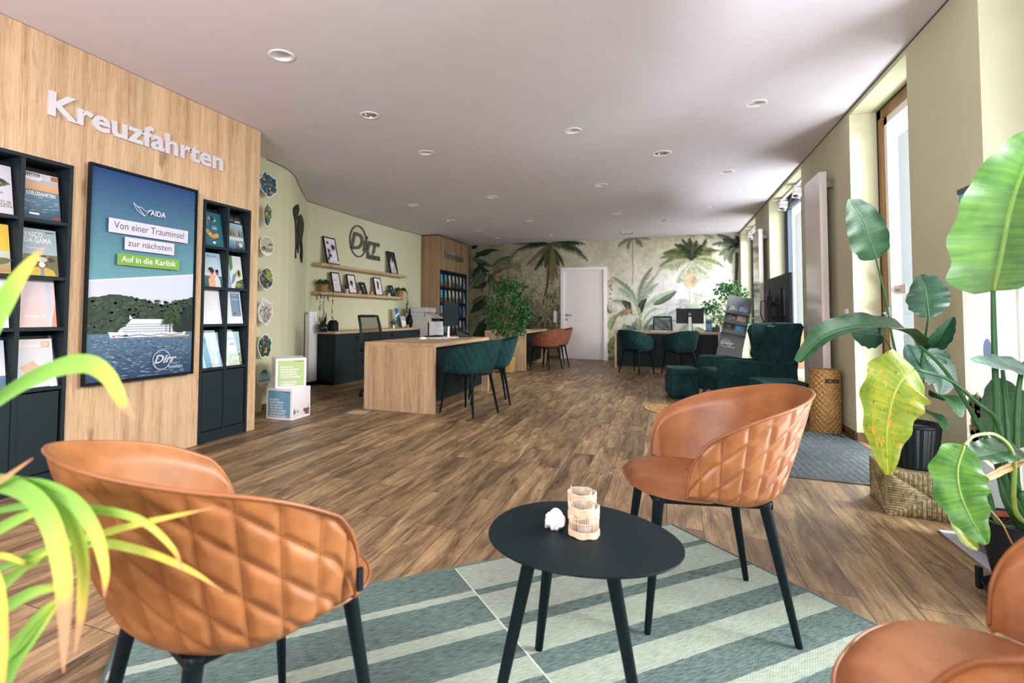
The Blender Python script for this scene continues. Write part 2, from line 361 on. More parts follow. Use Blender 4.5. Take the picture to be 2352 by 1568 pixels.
def mat_rug():
    """rug local axes: x = along the stripes (0..2.39), y = across (0..1.7)"""
    m, nt, b = newmat('flatwoven_stripe_rug'); L = nt.links.new; setp(b, rough=.95, spec=.1)
    tc = nd(nt, 'ShaderNodeTexCoord'); sp = nd(nt, 'ShaderNodeSeparateXYZ'); L(tc.outputs['Object'], sp.inputs[0])
    d = nd(nt, 'ShaderNodeMath', operation='DIVIDE'); d.inputs[1].default_value = 1.7
    wob = nd(nt, 'ShaderNodeTexNoise', inp={'Scale': 60, 'Detail': 1}); L(tc.outputs['Object'], wob.inputs['Vector'])
    wm = nd(nt, 'ShaderNodeMath', operation='MULTIPLY_ADD'); L(wob.outputs['Fac'], wm.inputs[0]); wm.inputs[1].default_value = .006; L(sp.outputs['Y'], wm.inputs[2])
    L(wm.outputs[0], d.inputs[0])
    stops = [0, .187, .227, .392, .452, .598, .697, .803, .925, 1.0, 1.15, 1.2, 1.37, 1.4, 1.6]
    r = nt.nodes.new('ShaderNodeValToRGB'); r.color_ramp.interpolation = 'CONSTANT'; e = r.color_ramp.elements
    while len(e) < len(stops): e.new(.5)
    for i, (k, s) in enumerate(zip(e, stops)): k.position = s/1.7; k.color = (1, 1, 1, 1) if i % 2 == 0 else (0, 0, 0, 1)
    L(d.outputs[0], r.inputs['Fac'])
    left = nd(nt, 'ShaderNodeMath', operation='GREATER_THAN'); L(sp.outputs['X'], left.inputs[0]); left.inputs[1].default_value = 1.195
    inv = nd(nt, 'ShaderNodeMath', operation='SUBTRACT'); L(r.outputs[0], inv.inputs[0]); L(left.outputs[0], inv.inputs[1])
    ab = nd(nt, 'ShaderNodeMath', operation='ABSOLUTE'); L(inv.outputs[0], ab.inputs[0])
    # heathered weave
    mp = nd(nt, 'ShaderNodeMapping'); mp.inputs['Scale'].default_value = (25, 260, 1); L(tc.outputs['Object'], mp.inputs['Vector'])
    n = nd(nt, 'ShaderNodeTexNoise', inp={'Scale': 1, 'Detail': 3}); L(mp.outputs[0], n.inputs['Vector'])
    wv = nd(nt, 'ShaderNodeTexWave', wave_type='BANDS', bands_direction='DIAGONAL', inp={'Scale': 75, 'Distortion': .6}); L(tc.outputs['Object'], wv.inputs['Vector'])
    wv2 = nd(nt, 'ShaderNodeTexWave', wave_type='BANDS', bands_direction='X', inp={'Scale': 62, 'Distortion': .4}); L(tc.outputs['Object'], wv2.inputs['Vector'])
    dk = ramp(nt, [(.35, rgb(78, 92, 94)), (.65, rgb(122, 140, 134))]); L(n.outputs['Fac'], dk.inputs['Fac'])
    lt = ramp(nt, [(.35, rgb(150, 164, 150)), (.65, rgb(184, 190, 176))]); L(n.outputs['Fac'], lt.inputs['Fac'])
    mx = nd(nt, 'ShaderNodeMix'); mx.data_type = 'RGBA'; L(ab.outputs[0], mx.inputs[0]); L(dk.outputs[0], mx.inputs[6]); L(lt.outputs[0], mx.inputs[7])
    w3 = nd(nt, 'ShaderNodeMath', operation='MULTIPLY'); L(wv.outputs['Fac'], w3.inputs[0]); L(wv2.outputs['Fac'], w3.inputs[1])
    wr = ramp(nt, [(.0, (.62, .64, .62, 1)), (.5, (1, 1, 1, 1))]); L(w3.outputs[0], wr.inputs['Fac'])
    mm = nd(nt, 'ShaderNodeMix'); mm.data_type = 'RGBA'; mm.blend_type = 'MULTIPLY'; mm.inputs[0].default_value = .8; L(mx.outputs[2], mm.inputs[6]); L(wr.outputs[0], mm.inputs[7])
    # thin pale seam line
    sx = nd(nt, 'ShaderNodeMath', operation='COMPARE'); L(sp.outputs['X'], sx.inputs[0]); sx.inputs[1].default_value = 1.195; sx.inputs[2].default_value = .003
    m5 = nd(nt, 'ShaderNodeMix'); m5.data_type = 'RGBA'; L(sx.outputs[0], m5.inputs[0]); L(mm.outputs[2], m5.inputs[6]); m5.inputs[7].default_value = rgb(190, 200, 182)
    L(m5.outputs[2], b.inputs['Base Color'])
    bp = nd(nt, 'ShaderNodeBump', inp={'Strength': .7, 'Distance': .002}); L(w3.outputs[0], bp.inputs['Height']); L(bp.outputs[0], b.inputs['Normal'])
    return m
def mat_leather(name, dark, light, stitch, quilt=True):
    """UV = metres along / up the shell; dashed stitches sit in the quilting seams"""
    m, nt, b = newmat(name); L = nt.links.new; setp(b, rough=.42, spec=.45)
    tc = nd(nt, 'ShaderNodeTexCoord'); n = nd(nt, 'ShaderNodeTexNoise', inp={'Scale': 7, 'Detail': 5, 'Roughness': .6}); L(tc.outputs['Object'], n.inputs['Vector'])
    r = ramp(nt, [(.35, dark), (.65, light)]); L(n.outputs['Fac'], r.inputs['Fac'])
    g = nd(nt, 'ShaderNodeTexVoronoi', inp={'Scale': 420}); L(tc.outputs['Object'], g.inputs['Vector'])
    bp = nd(nt, 'ShaderNodeBump', inp={'Strength': .12, 'Distance': .0006}); L(g.outputs['Distance'], bp.inputs['Height']); L(bp.outputs[0], b.inputs['Normal'])
    rr = nd(nt, 'ShaderNodeMapRange', inp={3: .36, 4: .52}); L(n.outputs['Fac'], rr.inputs[0]); L(rr.outputs[0], b.inputs['Roughness'])
    if not quilt: L(r.outputs[0], b.inputs['Base Color']); return m
    sp = nd(nt, 'ShaderNodeSeparateXYZ'); L(tc.outputs['UV'], sp.inputs[0])
    def M_(op, a, bb=None, c=None):
        q = nd(nt, 'ShaderNodeMath', operation=op)
        for i, v in enumerate((a, bb, c)):
            if v is None: continue
            if isinstance(v, (int, float)): q.inputs[i].default_value = v
            else: L(v, q.inputs[i])
        return q.outputs[0]
    U, V = sp.outputs['X'], sp.outputs['Y']
    def dist(val, per): return M_('PINGPONG', val, per/2)
    a = dist(U, QS)                                     # upright seams
    dgl = dist(M_('MULTIPLY_ADD', V, QK, M_('ABSOLUTE', U)), QD)      # slanting seams
    d1 = M_('LESS_THAN', a, .0011); d2 = M_('LESS_THAN', dgl, .0016)
    dash1 = M_('GREATER_THAN', M_('FRACT', M_('MULTIPLY', V, 130)), .35); dash2 = M_('GREATER_THAN', M_('FRACT', M_('MULTIPLY', U, 150)), .35)
    dd = M_('MAXIMUM', M_('MULTIPLY', d1, dash1), M_('MULTIPLY', d2, dash2))
    on = M_('MULTIPLY', dd, M_('GREATER_THAN', V, .001))
    mx = nd(nt, 'ShaderNodeMix'); mx.data_type = 'RGBA'; L(M_('MULTIPLY', on, .8), mx.inputs[0]); L(r.outputs[0], mx.inputs[6]); mx.inputs[7].default_value = stitch
    L(mx.outputs[2], b.inputs['Base Color']); return m
QS, QD, QK = .062, .085, 1.05
def mat_velvet(name, dark, light):
    m, nt, b = newmat(name); L = nt.links.new; setp(b, rough=.8, spec=.2, sheen=.2)
    b.inputs['Sheen Roughness'].default_value = .4; b.inputs['Sheen Tint'].default_value = rgb(90, 140, 130)
    tc = nd(nt, 'ShaderNodeTexCoord'); n = nd(nt, 'ShaderNodeTexNoise', inp={'Scale': 9, 'Detail': 4, 'Roughness': .65, 'Distortion': .4}); L(tc.outputs['Object'], n.inputs['Vector'])
    r = ramp(nt, [(.35, dark), (.7, light)]); L(n.outputs['Fac'], r.inputs['Fac']); L(r.outputs[0], b.inputs['Base Color']); return m
def mat_weave(name, dark, mid, light, sx=38, sz=62):
    m, nt, b = newmat(name); L = nt.links.new; setp(b, rough=.75, spec=.25)
    tc = nd(nt, 'ShaderNodeTexCoord'); v = nd(nt, 'ShaderNodeTexNoise', inp={'Scale': sx if sx > 50 else 55, 'Detail': 3}); L(tc.outputs['Object'], v.inputs['Vector'])
    r = ramp(nt, [(.32, dark), (.5, mid), (.68, light)]); L(v.outputs['Fac'], r.inputs['Fac']); L(r.outputs[0], b.inputs['Base Color'])
    bp = nd(nt, 'ShaderNodeBump', inp={'Strength': .5, 'Distance': .003}); L(v.outputs['Fac'], bp.inputs['Height']); L(bp.outputs[0], b.inputs['Normal']); return m
def mat_leaf(name, dark, light, vein=30, spots=None, spot_amt=.62, rough=.38):
    """UV: u across (0..1, .5 = midrib), v base->tip"""
    m, nt, b = newmat(name); L = nt.links.new; setp(b, rough=rough, spec=.45); b.inputs['Subsurface Weight'].default_value = 0
    tc = nd(nt, 'ShaderNodeTexCoord'); sp = nd(nt, 'ShaderNodeSeparateXYZ'); L(tc.outputs['UV'], sp.inputs[0])
    mp = nd(nt, 'ShaderNodeMapping'); mp.inputs['Scale'].default_value = (1.5, vein, 1); L(tc.outputs['UV'], mp.inputs['Vector'])
    n = nd(nt, 'ShaderNodeTexNoise', inp={'Scale': 1, 'Detail': 3}); L(mp.outputs[0], n.inputs['Vector'])
    n0 = nd(nt, 'ShaderNodeTexNoise', inp={'Scale': 3, 'Detail': 2}); L(tc.outputs['UV'], n0.inputs['Vector'])
    ad = nd(nt, 'ShaderNodeMath', operation='ADD'); L(n.outputs['Fac'], ad.inputs[0]); L(n0.outputs['Fac'], ad.inputs[1]); hf = nd(nt, 'ShaderNodeMath', operation='MULTIPLY'); L(ad.outputs[0], hf.inputs[0]); hf.inputs[1].default_value = .5
    r = ramp(nt, [(.38, dark), (.62, light)]); L(hf.outputs[0], r.inputs['Fac'])
    c = nd(nt, 'ShaderNodeMath', operation='COMPARE'); L(sp.outputs['X'], c.inputs[0]); c.inputs[1].default_value = .5; c.inputs[2].default_value = .022
    mx = nd(nt, 'ShaderNodeMix'); mx.data_type = 'RGBA'; mc = nd(nt, 'ShaderNodeMath', operation='MULTIPLY'); L(c.outputs[0], mc.inputs[0]); mc.inputs[1].default_value = .6; L(mc.outputs[0], mx.inputs[0]); L(r.outputs[0], mx.inputs[6]); mx.inputs[7].default_value = tuple(min(1, x*1.6+.04) for x in light[:3])+(1,)
    out = mx.outputs[2]
    if spots:
        for s_col, sc_, th in spots:
            nn = nd(nt, 'ShaderNodeTexNoise', inp={'Scale': sc_, 'Detail': 3, 'Roughness': .6}); L(tc.outputs['UV'], nn.inputs['Vector'])
            rr = ramp(nt, [(th, (0, 0, 0, 1)), (th+.04, (1, 1, 1, 1))]); L(nn.outputs['Fac'], rr.inputs['Fac'])
            q = nd(nt, 'ShaderNodeMix'); q.data_type = 'RGBA'; L(rr.outputs[0], q.inputs[0]); L(out, q.inputs[6]); q.inputs[7].default_value = s_col; out = q.outputs[2]
    L(out, b.inputs['Base Color'])
    # light passing through the blade
    tr = nd(nt, 'ShaderNodeBsdfTranslucent'); L(out, tr.inputs[0]); ms = nd(nt, 'ShaderNodeMixShader'); ms.inputs[0].default_value = .22
    L(b.outputs[0], ms.inputs[1]); L(tr.outputs[0], ms.inputs[2]); L(ms.outputs[0], nt.nodes['Material Output'].inputs[0])
    bp = nd(nt, 'ShaderNodeBump', inp={'Strength': .3, 'Distance': .002}); L(n.outputs['Fac'], bp.inputs['Height']); L(bp.outputs[0], b.inputs['Normal'])
    return m
M['floor'] = mat_floor(); M['rug'] = mat_rug()
M['leather'] = mat_leather('cognac_leather_quilted', rgb(128, 78, 42), rgb(158, 100, 56), rgb(104, 58, 30))
M['leather0'] = mat_leather('cognac_leather', rgb(118, 70, 40), rgb(146, 90, 52), rgb(120, 60, 34), quilt=False)
M['leatherb'] = mat_leather('russet_leather_quilted', rgb(116, 66, 44), rgb(140, 84, 58), rgb(90, 44, 28))
M['leatherb0'] = mat_leather('russet_leather', rgb(116, 66, 44), rgb(140, 84, 58), rgb(90, 44, 28), quilt=False)
M['velvet'] = mat_velvet('bottle_green_velvet', rgb(14, 45, 47), rgb(28, 68, 67))
M['wicker'] = mat_weave('water_hyacinth', rgb(112, 80, 44), rgb(156, 118, 70), rgb(190, 152, 98), 110)
M['wickerdark'] = simple('wicker_gaps', rgb(60, 40, 22), .9)
M['seagrass'] = mat_weave('seagrass_cord', rgb(108, 96, 66), rgb(176, 160, 120), rgb(206, 194, 158))
M['jute'] = mat_weave('jute_braid', rgb(110, 84, 52), rgb(168, 134, 88), rgb(196, 164, 116))
M['leafd'] = mat_leaf('dark_green_leaf', rgb(12, 48, 34), rgb(28, 76, 46))
M['leafb'] = mat_leaf('bright_green_leaf', rgb(50, 100, 34), rgb(98, 146, 46))
M['leafm'] = mat_leaf('mid_green_leaf', rgb(20, 62, 36), rgb(46, 92, 46))
M['leafg'] = mat_leaf('blue_green_leaf', rgb(60, 104, 92), rgb(120, 156, 142), vein=60)
M['leafy'] = mat_leaf('yellowing_leaf', rgb(104, 134, 34), rgb(158, 164, 42), spots=[(rgb(206, 150, 40), 7, .60), (rgb(96, 54, 26), 26, .63)])
M['leaff'] = mat_leaf('ficus_leaf', rgb(16, 62, 30), rgb(60, 128, 56), vein=8)
M['leafp'] = mat_leaf('fresh_palm_blade', rgb(90, 148, 50), rgb(150, 190, 84), vein=4)
M['tip'] = simple('dry_leaf_tip', rgb(190, 140, 96), .8, .15, 50)
M['tipy'] = simple('yellow_leaf_end', rgb(222, 186, 70), .7, .1, 50)
M['stem'] = simple('green_stalk', rgb(44, 96, 50), .5, .15, 30)
M['stemy'] = simple('yellow_green_stalk', rgb(134, 160, 70), .5, .15, 30)

# ================================================================== THE ROOM
G().box(-5.6, 2.2, -3.0, YB+.3, -.06, 0).build('floor', M['floor'])['kind'] = 'structure'
def HZ(x, y):
    """the stretched ceiling sits about 10 cm lower along the left side of the room"""
    return HC-.105*max(0, min(1, (1.0-x)/4.53))*(1-smoothstep(8, 12.6, y))
def holed_ceiling():
    nx, ny = 16, 36; X = [lerp(-5.6, 2.2, i/nx) for i in range(nx+1)]; Y = [lerp(-3.0, YB+.3, j/ny) for j in range(ny+1)]; g = G(); vs = []; fs = []
    for t in (0, 1):
        for x in X:
            for y in Y: vs.append((x, y, HZ(x, y) if t == 0 else HC+.15))
    I = lambda t, i, j: t*(nx+1)*(ny+1)+i*(ny+1)+j
    for i in range(nx):
        for j in range(ny):
            fs.append((I(0, i, j), I(0, i, j+1), I(0, i+1, j+1), I(0, i+1, j))); fs.append((I(1, i, j), I(1, i+1, j), I(1, i+1, j+1), I(1, i, j+1)))
    for i in range(nx): fs.append((I(0, i, 0), I(0, i+1, 0), I(1, i+1, 0), I(1, i, 0))); fs.append((I(0, i+1, ny), I(0, i, ny), I(1, i, ny), I(1, i+1, ny)))
    for j in range(ny): fs.append((I(0, 0, j+1), I(0, 0, j), I(1, 0, j), I(1, 0, j+1))); fs.append((I(0, nx, j), I(0, nx, j+1), I(1, nx, j+1), I(1, nx, j)))
    g.add(vs, fs); a = g.build('ceiling', M['ceil']); g = G()
    for x, y in LIGHTS: g.lathe([(.068, -.08), (.068, .075)], (x, y, HZ(x, y)), 28)
    c = g.build('cut', M['ceil']); md = a.modifiers.new('b', 'BOOLEAN'); md.object = c; md.operation = 'DIFFERENCE'; md.solver = 'EXACT'
    dg = bpy.context.evaluated_depsgraph_get(); dg.update(); nm = D.meshes.new_from_object(a.evaluated_get(dg)); a.modifiers.clear(); a.data = nm
    D.objects.remove(c); a['kind'] = 'structure'
LIGHTS = [(-2.39, 2.74), (-2.39, 3.86), (-2.38, 4.99), (-.81, 4.98), (.74, 4.97), (-.02, 6.09), (-.80, 7.23), (-2.37, 7.24), (-3.66, 7.24), (-3.64, 8.71), (-2.36, 9.45), (-.79, 9.44), (.74, 7.23), (.74, 9.46), (-.02, 10.53), (.75, 11.59), (-2.35, 11.64), (-3.63, 11.62), (-3.63, 10.19), (-.77, 11.58)]
holed_ceiling()
# left wall: behind the oak feature, a soft bend, then the shelf wall
LW = [(-4.10, -3.0), (-4.10, 4.50), (-4.13, 4.80), (-4.19, 5.00), (-4.30, 5.22), (-4.46, 5.46), (-4.74, 5.90), (-5.05, 6.42)]
G().prism(LW+[(-5.6, 6.42), (-5.6, -3.0)], 0, HC).build('wall_left', M['wall'])['kind'] = 'structure'
G().box(-5.6, XW, 6.42, YB, 0, HC).build('wall_shelf', M['wall'])['kind'] = 'structure'
G().box(-5.6, 2.2, YB, YB+.3, 0, HC).build('wall_back', M['wall'])['kind'] = 'structure'
WIN = [(-1.4, -.7), (1.0, 3.435), (4.29, 5.453), (7.19, 9.25), (10.56, 12.52)]
g = G(); y0 = -3.0
for a, b_ in WIN+[(YB, YB)]:
    g.box(XR, XR+.34, y0, a, 0, HC+.02)
    if a < YB: g.box(XR, XR+.34, a, b_, HC-.045, HC)
    y0 = b_
g.build('wall_right', M['wall'])['kind'] = 'structure'
# street front behind the camera: wall with one broad glazed opening
G().box(-5.6, -2.4, -3.1, -2.98, 0, HC).box(.2, 2.2, -3.1, -2.98, 0, HC).box(-2.4, .2, -3.1, -2.98, 2.75, HC).build('wall_front', M['wall'])['kind'] = 'structure'
for n_, (a, b_) in enumerate(WIN):
    f = G(); x0 = XR+.20; h = HC-.045
    f.box(x0, x0+.07, a, a+.075, 0, h).box(x0, x0+.07, b_-.075, b_, 0, h).box(x0, x0+.07, a, b_, h-.08, h).box(x0, x0+.07, a, b_, 0, .06)
    wo = f.build('window_%d' % (n_+1), M['frame'] if n_ == 2 else M['sash']); wo['kind'] = 'structure'
    s = G(); a2, b2 = a+.085, b_-.085
    s.box(x0+.02, x0+.08, a2, a2+.06, .06, h-.09).box(x0+.02, x0+.08, b2-.06, b2, .06, h-.09).box(x0+.02, x0+.08, a2, b2, h-.15, h-.09).box(x0+.02, x0+.08, a2, b2, .06, .14)
    if b_-a > 1.5: s.box(x0+.02, x0+.08, (a+b_)/2-.05, (a+b_)/2+.05, .06, h-.09)
    s.build('sash', M['sash'] if n_ != 2 else M['white'], wo)
    G().box(x0+.045, x0+.055, a2+.05, b2-.05, .12, h-.13).build('glass_pane', M['glass'], wo)
    if n_ == 2:
        G().box(x0-.005, x0+.012, b_-.012, b_, 0, h).box(x0-.005, x0+.012, a, b_, h-.012, h).build('gasket', M['plastic'], wo)
        hd = G(); z = 1.10; yy = b2-.03
        hd.box(x0-.012, x0+.02, yy-.018, yy+.018, z-.05, z+.05).tube([(x0-.01, yy, z), (x0-.055, yy, z), (x0-.06, yy-.03, z), (x0-.06, yy-.13, z)], .009)
        hd.build('door_handle', M['chrome'], wo)
        p = Flat(frame((x0+.04, 5.30, 1.235), (0, 1, 0), (0, 0, 1), (-1, 0, 0)))
        fr = Flat(frame((x0+.0425, 5.36, 1.255), (0, -1, 0), (0, 0, 1), (-1, 0, 0)))
        fr.rect(0, .26, 0, .075, rgb(232, 222, 214)[:3]).text('Ziehen', .025, .022, width=.14, height=.045, col=rgb(30, 30, 40)[:3], bold=.01); fr.build('pull_sticker', M['print'], wo)
# skirting boards
def strip(name, pts, h=.075, t=.012, side=1):
    g = G()
    for (x0, y0), (x1, y1) in zip(pts[:-1], pts[1:]):
        d = Vector((x1-x0, y1-y0)); n = Vector((d.y, -d.x)).normalized()*t*side
        g.add([(x0, y0, 0), (x1, y1, 0), (x1+n.x, y1+n.y, 0), (x0+n.x, y0+n.y, 0), (x0, y0, h), (x1, y1, h), (x1+n.x, y1+n.y, h), (x0+n.x, y0+n.y, h)], [(0, 1, 2, 3), (7, 6, 5, 4), (0, 4, 5, 1), (3, 2, 6, 7), (0, 3, 7, 4), (1, 5, 6, 2)])
    g.build(name, M['base'])['kind'] = 'structure'
strip('baseboard_left', [p for p in LW if p[1] > 3.5 or p[1] > 4] , side=1)
strip('baseboard_shelf', [(XW, 6.42), (XW, 10.4)])
strip('baseboard_back', [(XW+.02, YB), (-2.40, YB)], side=1); strip('baseboard_back_right', [(-1.25, YB), (XR, YB)], side=1)
for i, (a, b_) in enumerate(zip([w_[1] for w_ in WIN], [w_[0] for w_ in WIN[1:]]+[YB])):
    strip('baseboard_right_%d' % i, [(XR, a), (XR, b_)], side=-1)
    strip('baseboard_reveal_%d' % i, [(XR+.2, a), (XR, a)], side=-1) if i != 0 else None
    if i < 4: strip('baseboard_jamb_%d' % i, [(XR, b_), (XR+.2, b_)], side=-1)
# dark shadow gap where the ceiling sheet meets the walls
g = G(); path = LW[1:]+[(XW, 7.5), (XW, 8.6), (XW, 9.6), (XW, 10.38)]
for (x0, y0), (x1, y1) in zip(path[:-1], path[1:]):
    d = Vector((x1-x0, y1-y0)); n = Vector((d.y, -d.x)).normalized()*.006; a, b_ = HZ(x0, y0), HZ(x1, y1)
    g.add([(x0, y0, a-.008), (x1, y1, b_-.008), (x1+n.x, y1+n.y, b_-.008), (x0+n.x, y0+n.y, a-.008), (x0, y0, a), (x1, y1, b_), (x1+n.x, y1+n.y, b_), (x0+n.x, y0+n.y, a)], [(0, 1, 2, 3), (7, 6, 5, 4), (0, 4, 5, 1), (3, 2, 6, 7)])
g.build('trim_1', M['signdark'])['kind'] = 'structure'
G().box(XR-.006, XR, -3, YB, HC-.008, HC).build('trim_2', M['signdark'])['kind'] = 'structure'
# outside: pavement, hedge and a pale building
G().box(2.2, 30, -14, 40, -.12, -.02).build('ground', simple('pale_paving', rgb(196, 196, 196), .9, .1, 3))['kind'] = 'structure'

# ------------------------------------------------------------------ ceiling fittings
for i, (x, y) in enumerate(LIGHTS):
    if i in (5, 14): r_ = 1.28
    else: r_ = 1.0
    row = ['nearest the camera on the left', 'second along the left-hand row', 'third along the left-hand row', 'in front of the middle of the room', 'beside the tall window at the right front',
           'large one between the near rows', 'in the middle row above the green chairs', 'fourth along the left-hand row', 'above the near end of the sideboard', 'above the middle of the picture shelves',
           'above the gap between the left desks', 'in the middle row before the vent', 'on the right, second from the front', 'on the right, third from the front', 'large one near the back wall',
           'last on the right by the back wall', 'last before the white door', 'last on the left by the oak cabinet', 'near the far end of the picture shelves', 'right beside the square ceiling vent'][i]
    t = thing('recessed_downlight', 'round white recessed ceiling downlight, '+row, 'ceiling light', (x, y, HZ(x, y)), group='recessed ceiling downlights')
    G().lathe([(.060*r_ if r_ == 1 else .066, 0), (.062*r_ if r_ == 1 else .068, -.006), (.080*r_, -.006), (.088*r_, -.0015), (.088*r_, 0)], n=36, caps=False).build('trim_ring', M['white'], t)
    if i in (1, 5, 9, 14):
        G().lathe([(.066, .001), (.050, .05), (.02, .07), (.0001, .072)], n=28, caps=False).build('reflector', M['chrome'], t)
        G().lathe([(.0001, .012), (.03, .012), (.042, .03), (.03, .05), (.0001, .055)], n=20).build('lamp', M['grey'], t)
    else:
        G().lathe([(.0665, .001), (.060, .045), (.0001, .0455)], n=28, caps=False).build('reflector', M['white'], t)
t = thing('ceiling_vent', 'square white ceiling vent with dark slots near the back wall', 'vent', (-.76, 11.98, HZ(-.76, 11.98)))
g = G(); s = .15
g.box(-s, s, -s, -s+.03, -.012, 0).box(-s, s, s-.03, s, -.012, 0).box(-s, -s+.03, -s, s, -.012, 0).box(s-.03, s, -s, s, -.012, 0); g.build('vent_frame', M['white'], t)
G().box(-s+.02, s-.02, -s+.02, s-.02, -.004, 0).build('vent_backing', M['plastic'], t)
g = G()
for k in range(9): g.box(-s+.03, s-.03, -.11+k*.0275-.004, -.11+k*.0275+.004, -.011, -.003)
g.box(-.005, .005, -s+.03, s-.03, -.012, -.003); g.build('grille', M['grey'], t)
# ================================================================== OAK FEATURE WALL (left)
def wordart(name, txt, o, U, V, width, height, mat, parent=None, depth=.02, bold=0.02, shear=0):
    """raised letters; height scales the font size"""
    vs, fs = text_geo(txt, bold, shear); x0 = min(v[0] for v in vs); x1 = max(v[0] for v in vs); k = width/(x1-x0); Mx = frame(o, U, V)
    g = G(); n = len(vs)
    P = lambda v, z: Mx @ Vector(((v[0]-x0)*k, v[1]*height, z))
    g.v = [tuple(P(v, depth)) for v in vs]+[tuple(P(v, 0)) for v in vs]
    ed = {}
    for f in fs:
        for a, b in zip(f, f[1:]+f[:1]): ed[(a, b)] = ed.get((a, b), 0)+1
    g.f = [tuple(f) for f in fs]
    for (a, b) in ed:
        if (b, a) not in ed: g.f.append((b, a, a+n, b+n))
    g.c = [None]*len(g.f); g.sm = [False]*len(g.f)
    return g.build(name, mat, parent)
YE = 3.785
RL, RR = (1.585, 2.140), (3.155, 3.675)
g = G(); X0 = -4.06
g.box(X0, XL, -2.9, RL[0], 0, 2.78).box(X0, XL, RL[1], RR[0], 0, 2.78).box(X0, XL, RR[1], YE, 0, 2.78).box(X0, XL, RL[0], RL[1], 2.008, 2.78).box(X0, XL, RR[0], RR[1], 2.008, 2.78)
pw = g.build('wall_oak_feature', M['oak']); pw['kind'] = 'structure'
G().box(X0, XL-.02, -2.9, YE-.01, 2.772, HC).build('trim_3', M['metal'])['kind'] = 'structure'
t = thing('wall_lettering', 'silver raised letters spelling Kreuzfahrten on the oak wall', 'sign', (XL, 1.98, 2.29))
x = 0
o_ = wordart('letters', 'Kreuzfahrten', (.0, -.0, 0.0), (0, 1, 0), (0, 0, 1), 1.355, .208, M['sign'], t, .018, .028)

def rack(name, label, y0, y1, cols, rows_z, ztop, X, depth=.20, lower=None, group=None):
    """pigeonhole brochure rack let into a wall facing +X"""
    t = thing(name, label, 'brochure rack', (X, (y0+y1)/2, 0), group=group); g = G(); ym = (y0+y1)/2
    F = .012
    z0 = rows_z[0]; fr = .022
    g.box(-depth, F, y0-ym, y0-ym+fr, 0 if lower else z0-.03, ztop).box(-depth, F, y1-ym-fr, y1-ym, 0 if lower else z0-.03, ztop)
    g.box(-depth, F, y0-ym+fr, y1-ym-fr, ztop-fr, ztop).box(-depth, -depth+.01, y0-ym+fr, y1-ym-fr, z0-.03, ztop-fr)
    if not lower: g.box(-depth, F, y0-ym+fr, y1-ym-fr, z0-.03, z0)
    g.build('frame', M['black'], t)
    W = (y1-y0-2*fr)/cols; dv = .012 if cols < 4 else .009
    for c in range(1, cols):
        yy = y0-ym+fr+W*c; G().box(-depth+.01, F-.002, yy-dv, yy+dv, z0 if not lower else .09, ztop-fr).build('divider', M['black'], t)
    zz = rows_z+[ztop]
    for k, z in enumerate(rows_z):
        if k or lower: G().box(-depth+.01, F-.004, y0-ym+fr, y1-ym-fr, z-.02, z).build('shelf', M['black'], t)
    if lower:
        for c in range(cols):
            a = y0-ym+fr+W*c+.012; b = y0-ym+fr+W*(c+1)-.012; G().box(-.012, .002, a, b, .095, z0-.03).build('door', M['black'], t, bevel=.002)
        G().box(-.10, 0, y0-ym+fr, y1-ym-fr, 0, .088).build('plinth', M['black'], t)
    for k, z in enumerate(rows_z):
        for c in range(cols):
            a = y0-ym+fr+W*c+.018; b = y0-ym+fr+W*(c+1)-.018
            if cols > 3: a -= .008; b += .008
            h = (zz[k+1]-z)*(.86); tl = .05
            p = G(); p.add([(.004, a, z+.002), (.004, b, z+.002), (-tl, b, z+h), (-tl, a, z+h), (.006, a, z+.002), (.006, b, z+.002), (-tl+.002, b, z+h), (-tl+.002, a, z+h)], [(0, 3, 2, 1), (4, 5, 6, 7), (0, 1, 5, 4), (2, 3, 7, 6)])
            p.build('acrylic_pocket', M['acryl'], t)
    return t, W, fr

K = lambda *a: rgb(*a)[:3]
def brochure(X, yc, z, wd, ht, tilt, art, name='brochure', label='', group=None, cat='brochure', thick=.008, face='X'):
    """leaning booklet, cover facing +X; art(flat, w, h) draws on it"""
    dx = -tilt; L = math.hypot(dx, ht)
    V = Vector((dx/L, 0, ht/L)); U = Vector((0, 1, 0)); N = U.cross(V)
    if face == 'Y': V = Vector((0, -dx/L, ht/L)); U = Vector((1, 0, 0)); N = U.cross(V)
    o = Vector((X, yc, z)); Mx = frame(Vector((0, 0, 0)), U, V)
    f = Flat(Mx, .00015)
    f.box(-wd/2, wd/2, 0, L, -thick, 0, K(238, 234, 232), Mx)
    f.rect(-wd/2, wd/2, 0, L, K(236, 232, 230))
    art(f, wd, L)
    ob = f.build(name, M['gloss']); ob.location = o
    tag(ob, label, cat, group); return ob
def sky_sea(f, w, h, sky0=(150, 190, 214), sky1=(210, 220, 224), sea=(60, 104, 130), hz=.45):
    f.grad(-w/2, w/2, h*hz, h, K(*sky1), K(*sky0)); f.grad(-w/2, w/2, 0, h*hz, K(*[c*.7 for c in sea]), K(*sea))
def lines(f, x0, x1, y, n, col, dy=.012, hh=.003, rnd=random):
    for i in range(n): f.rect(x0, lerp(x0, x1, .6+.4*rnd.random()), y-i*dy, y-i*dy+hh, col)
WHT = K(238, 232, 236)
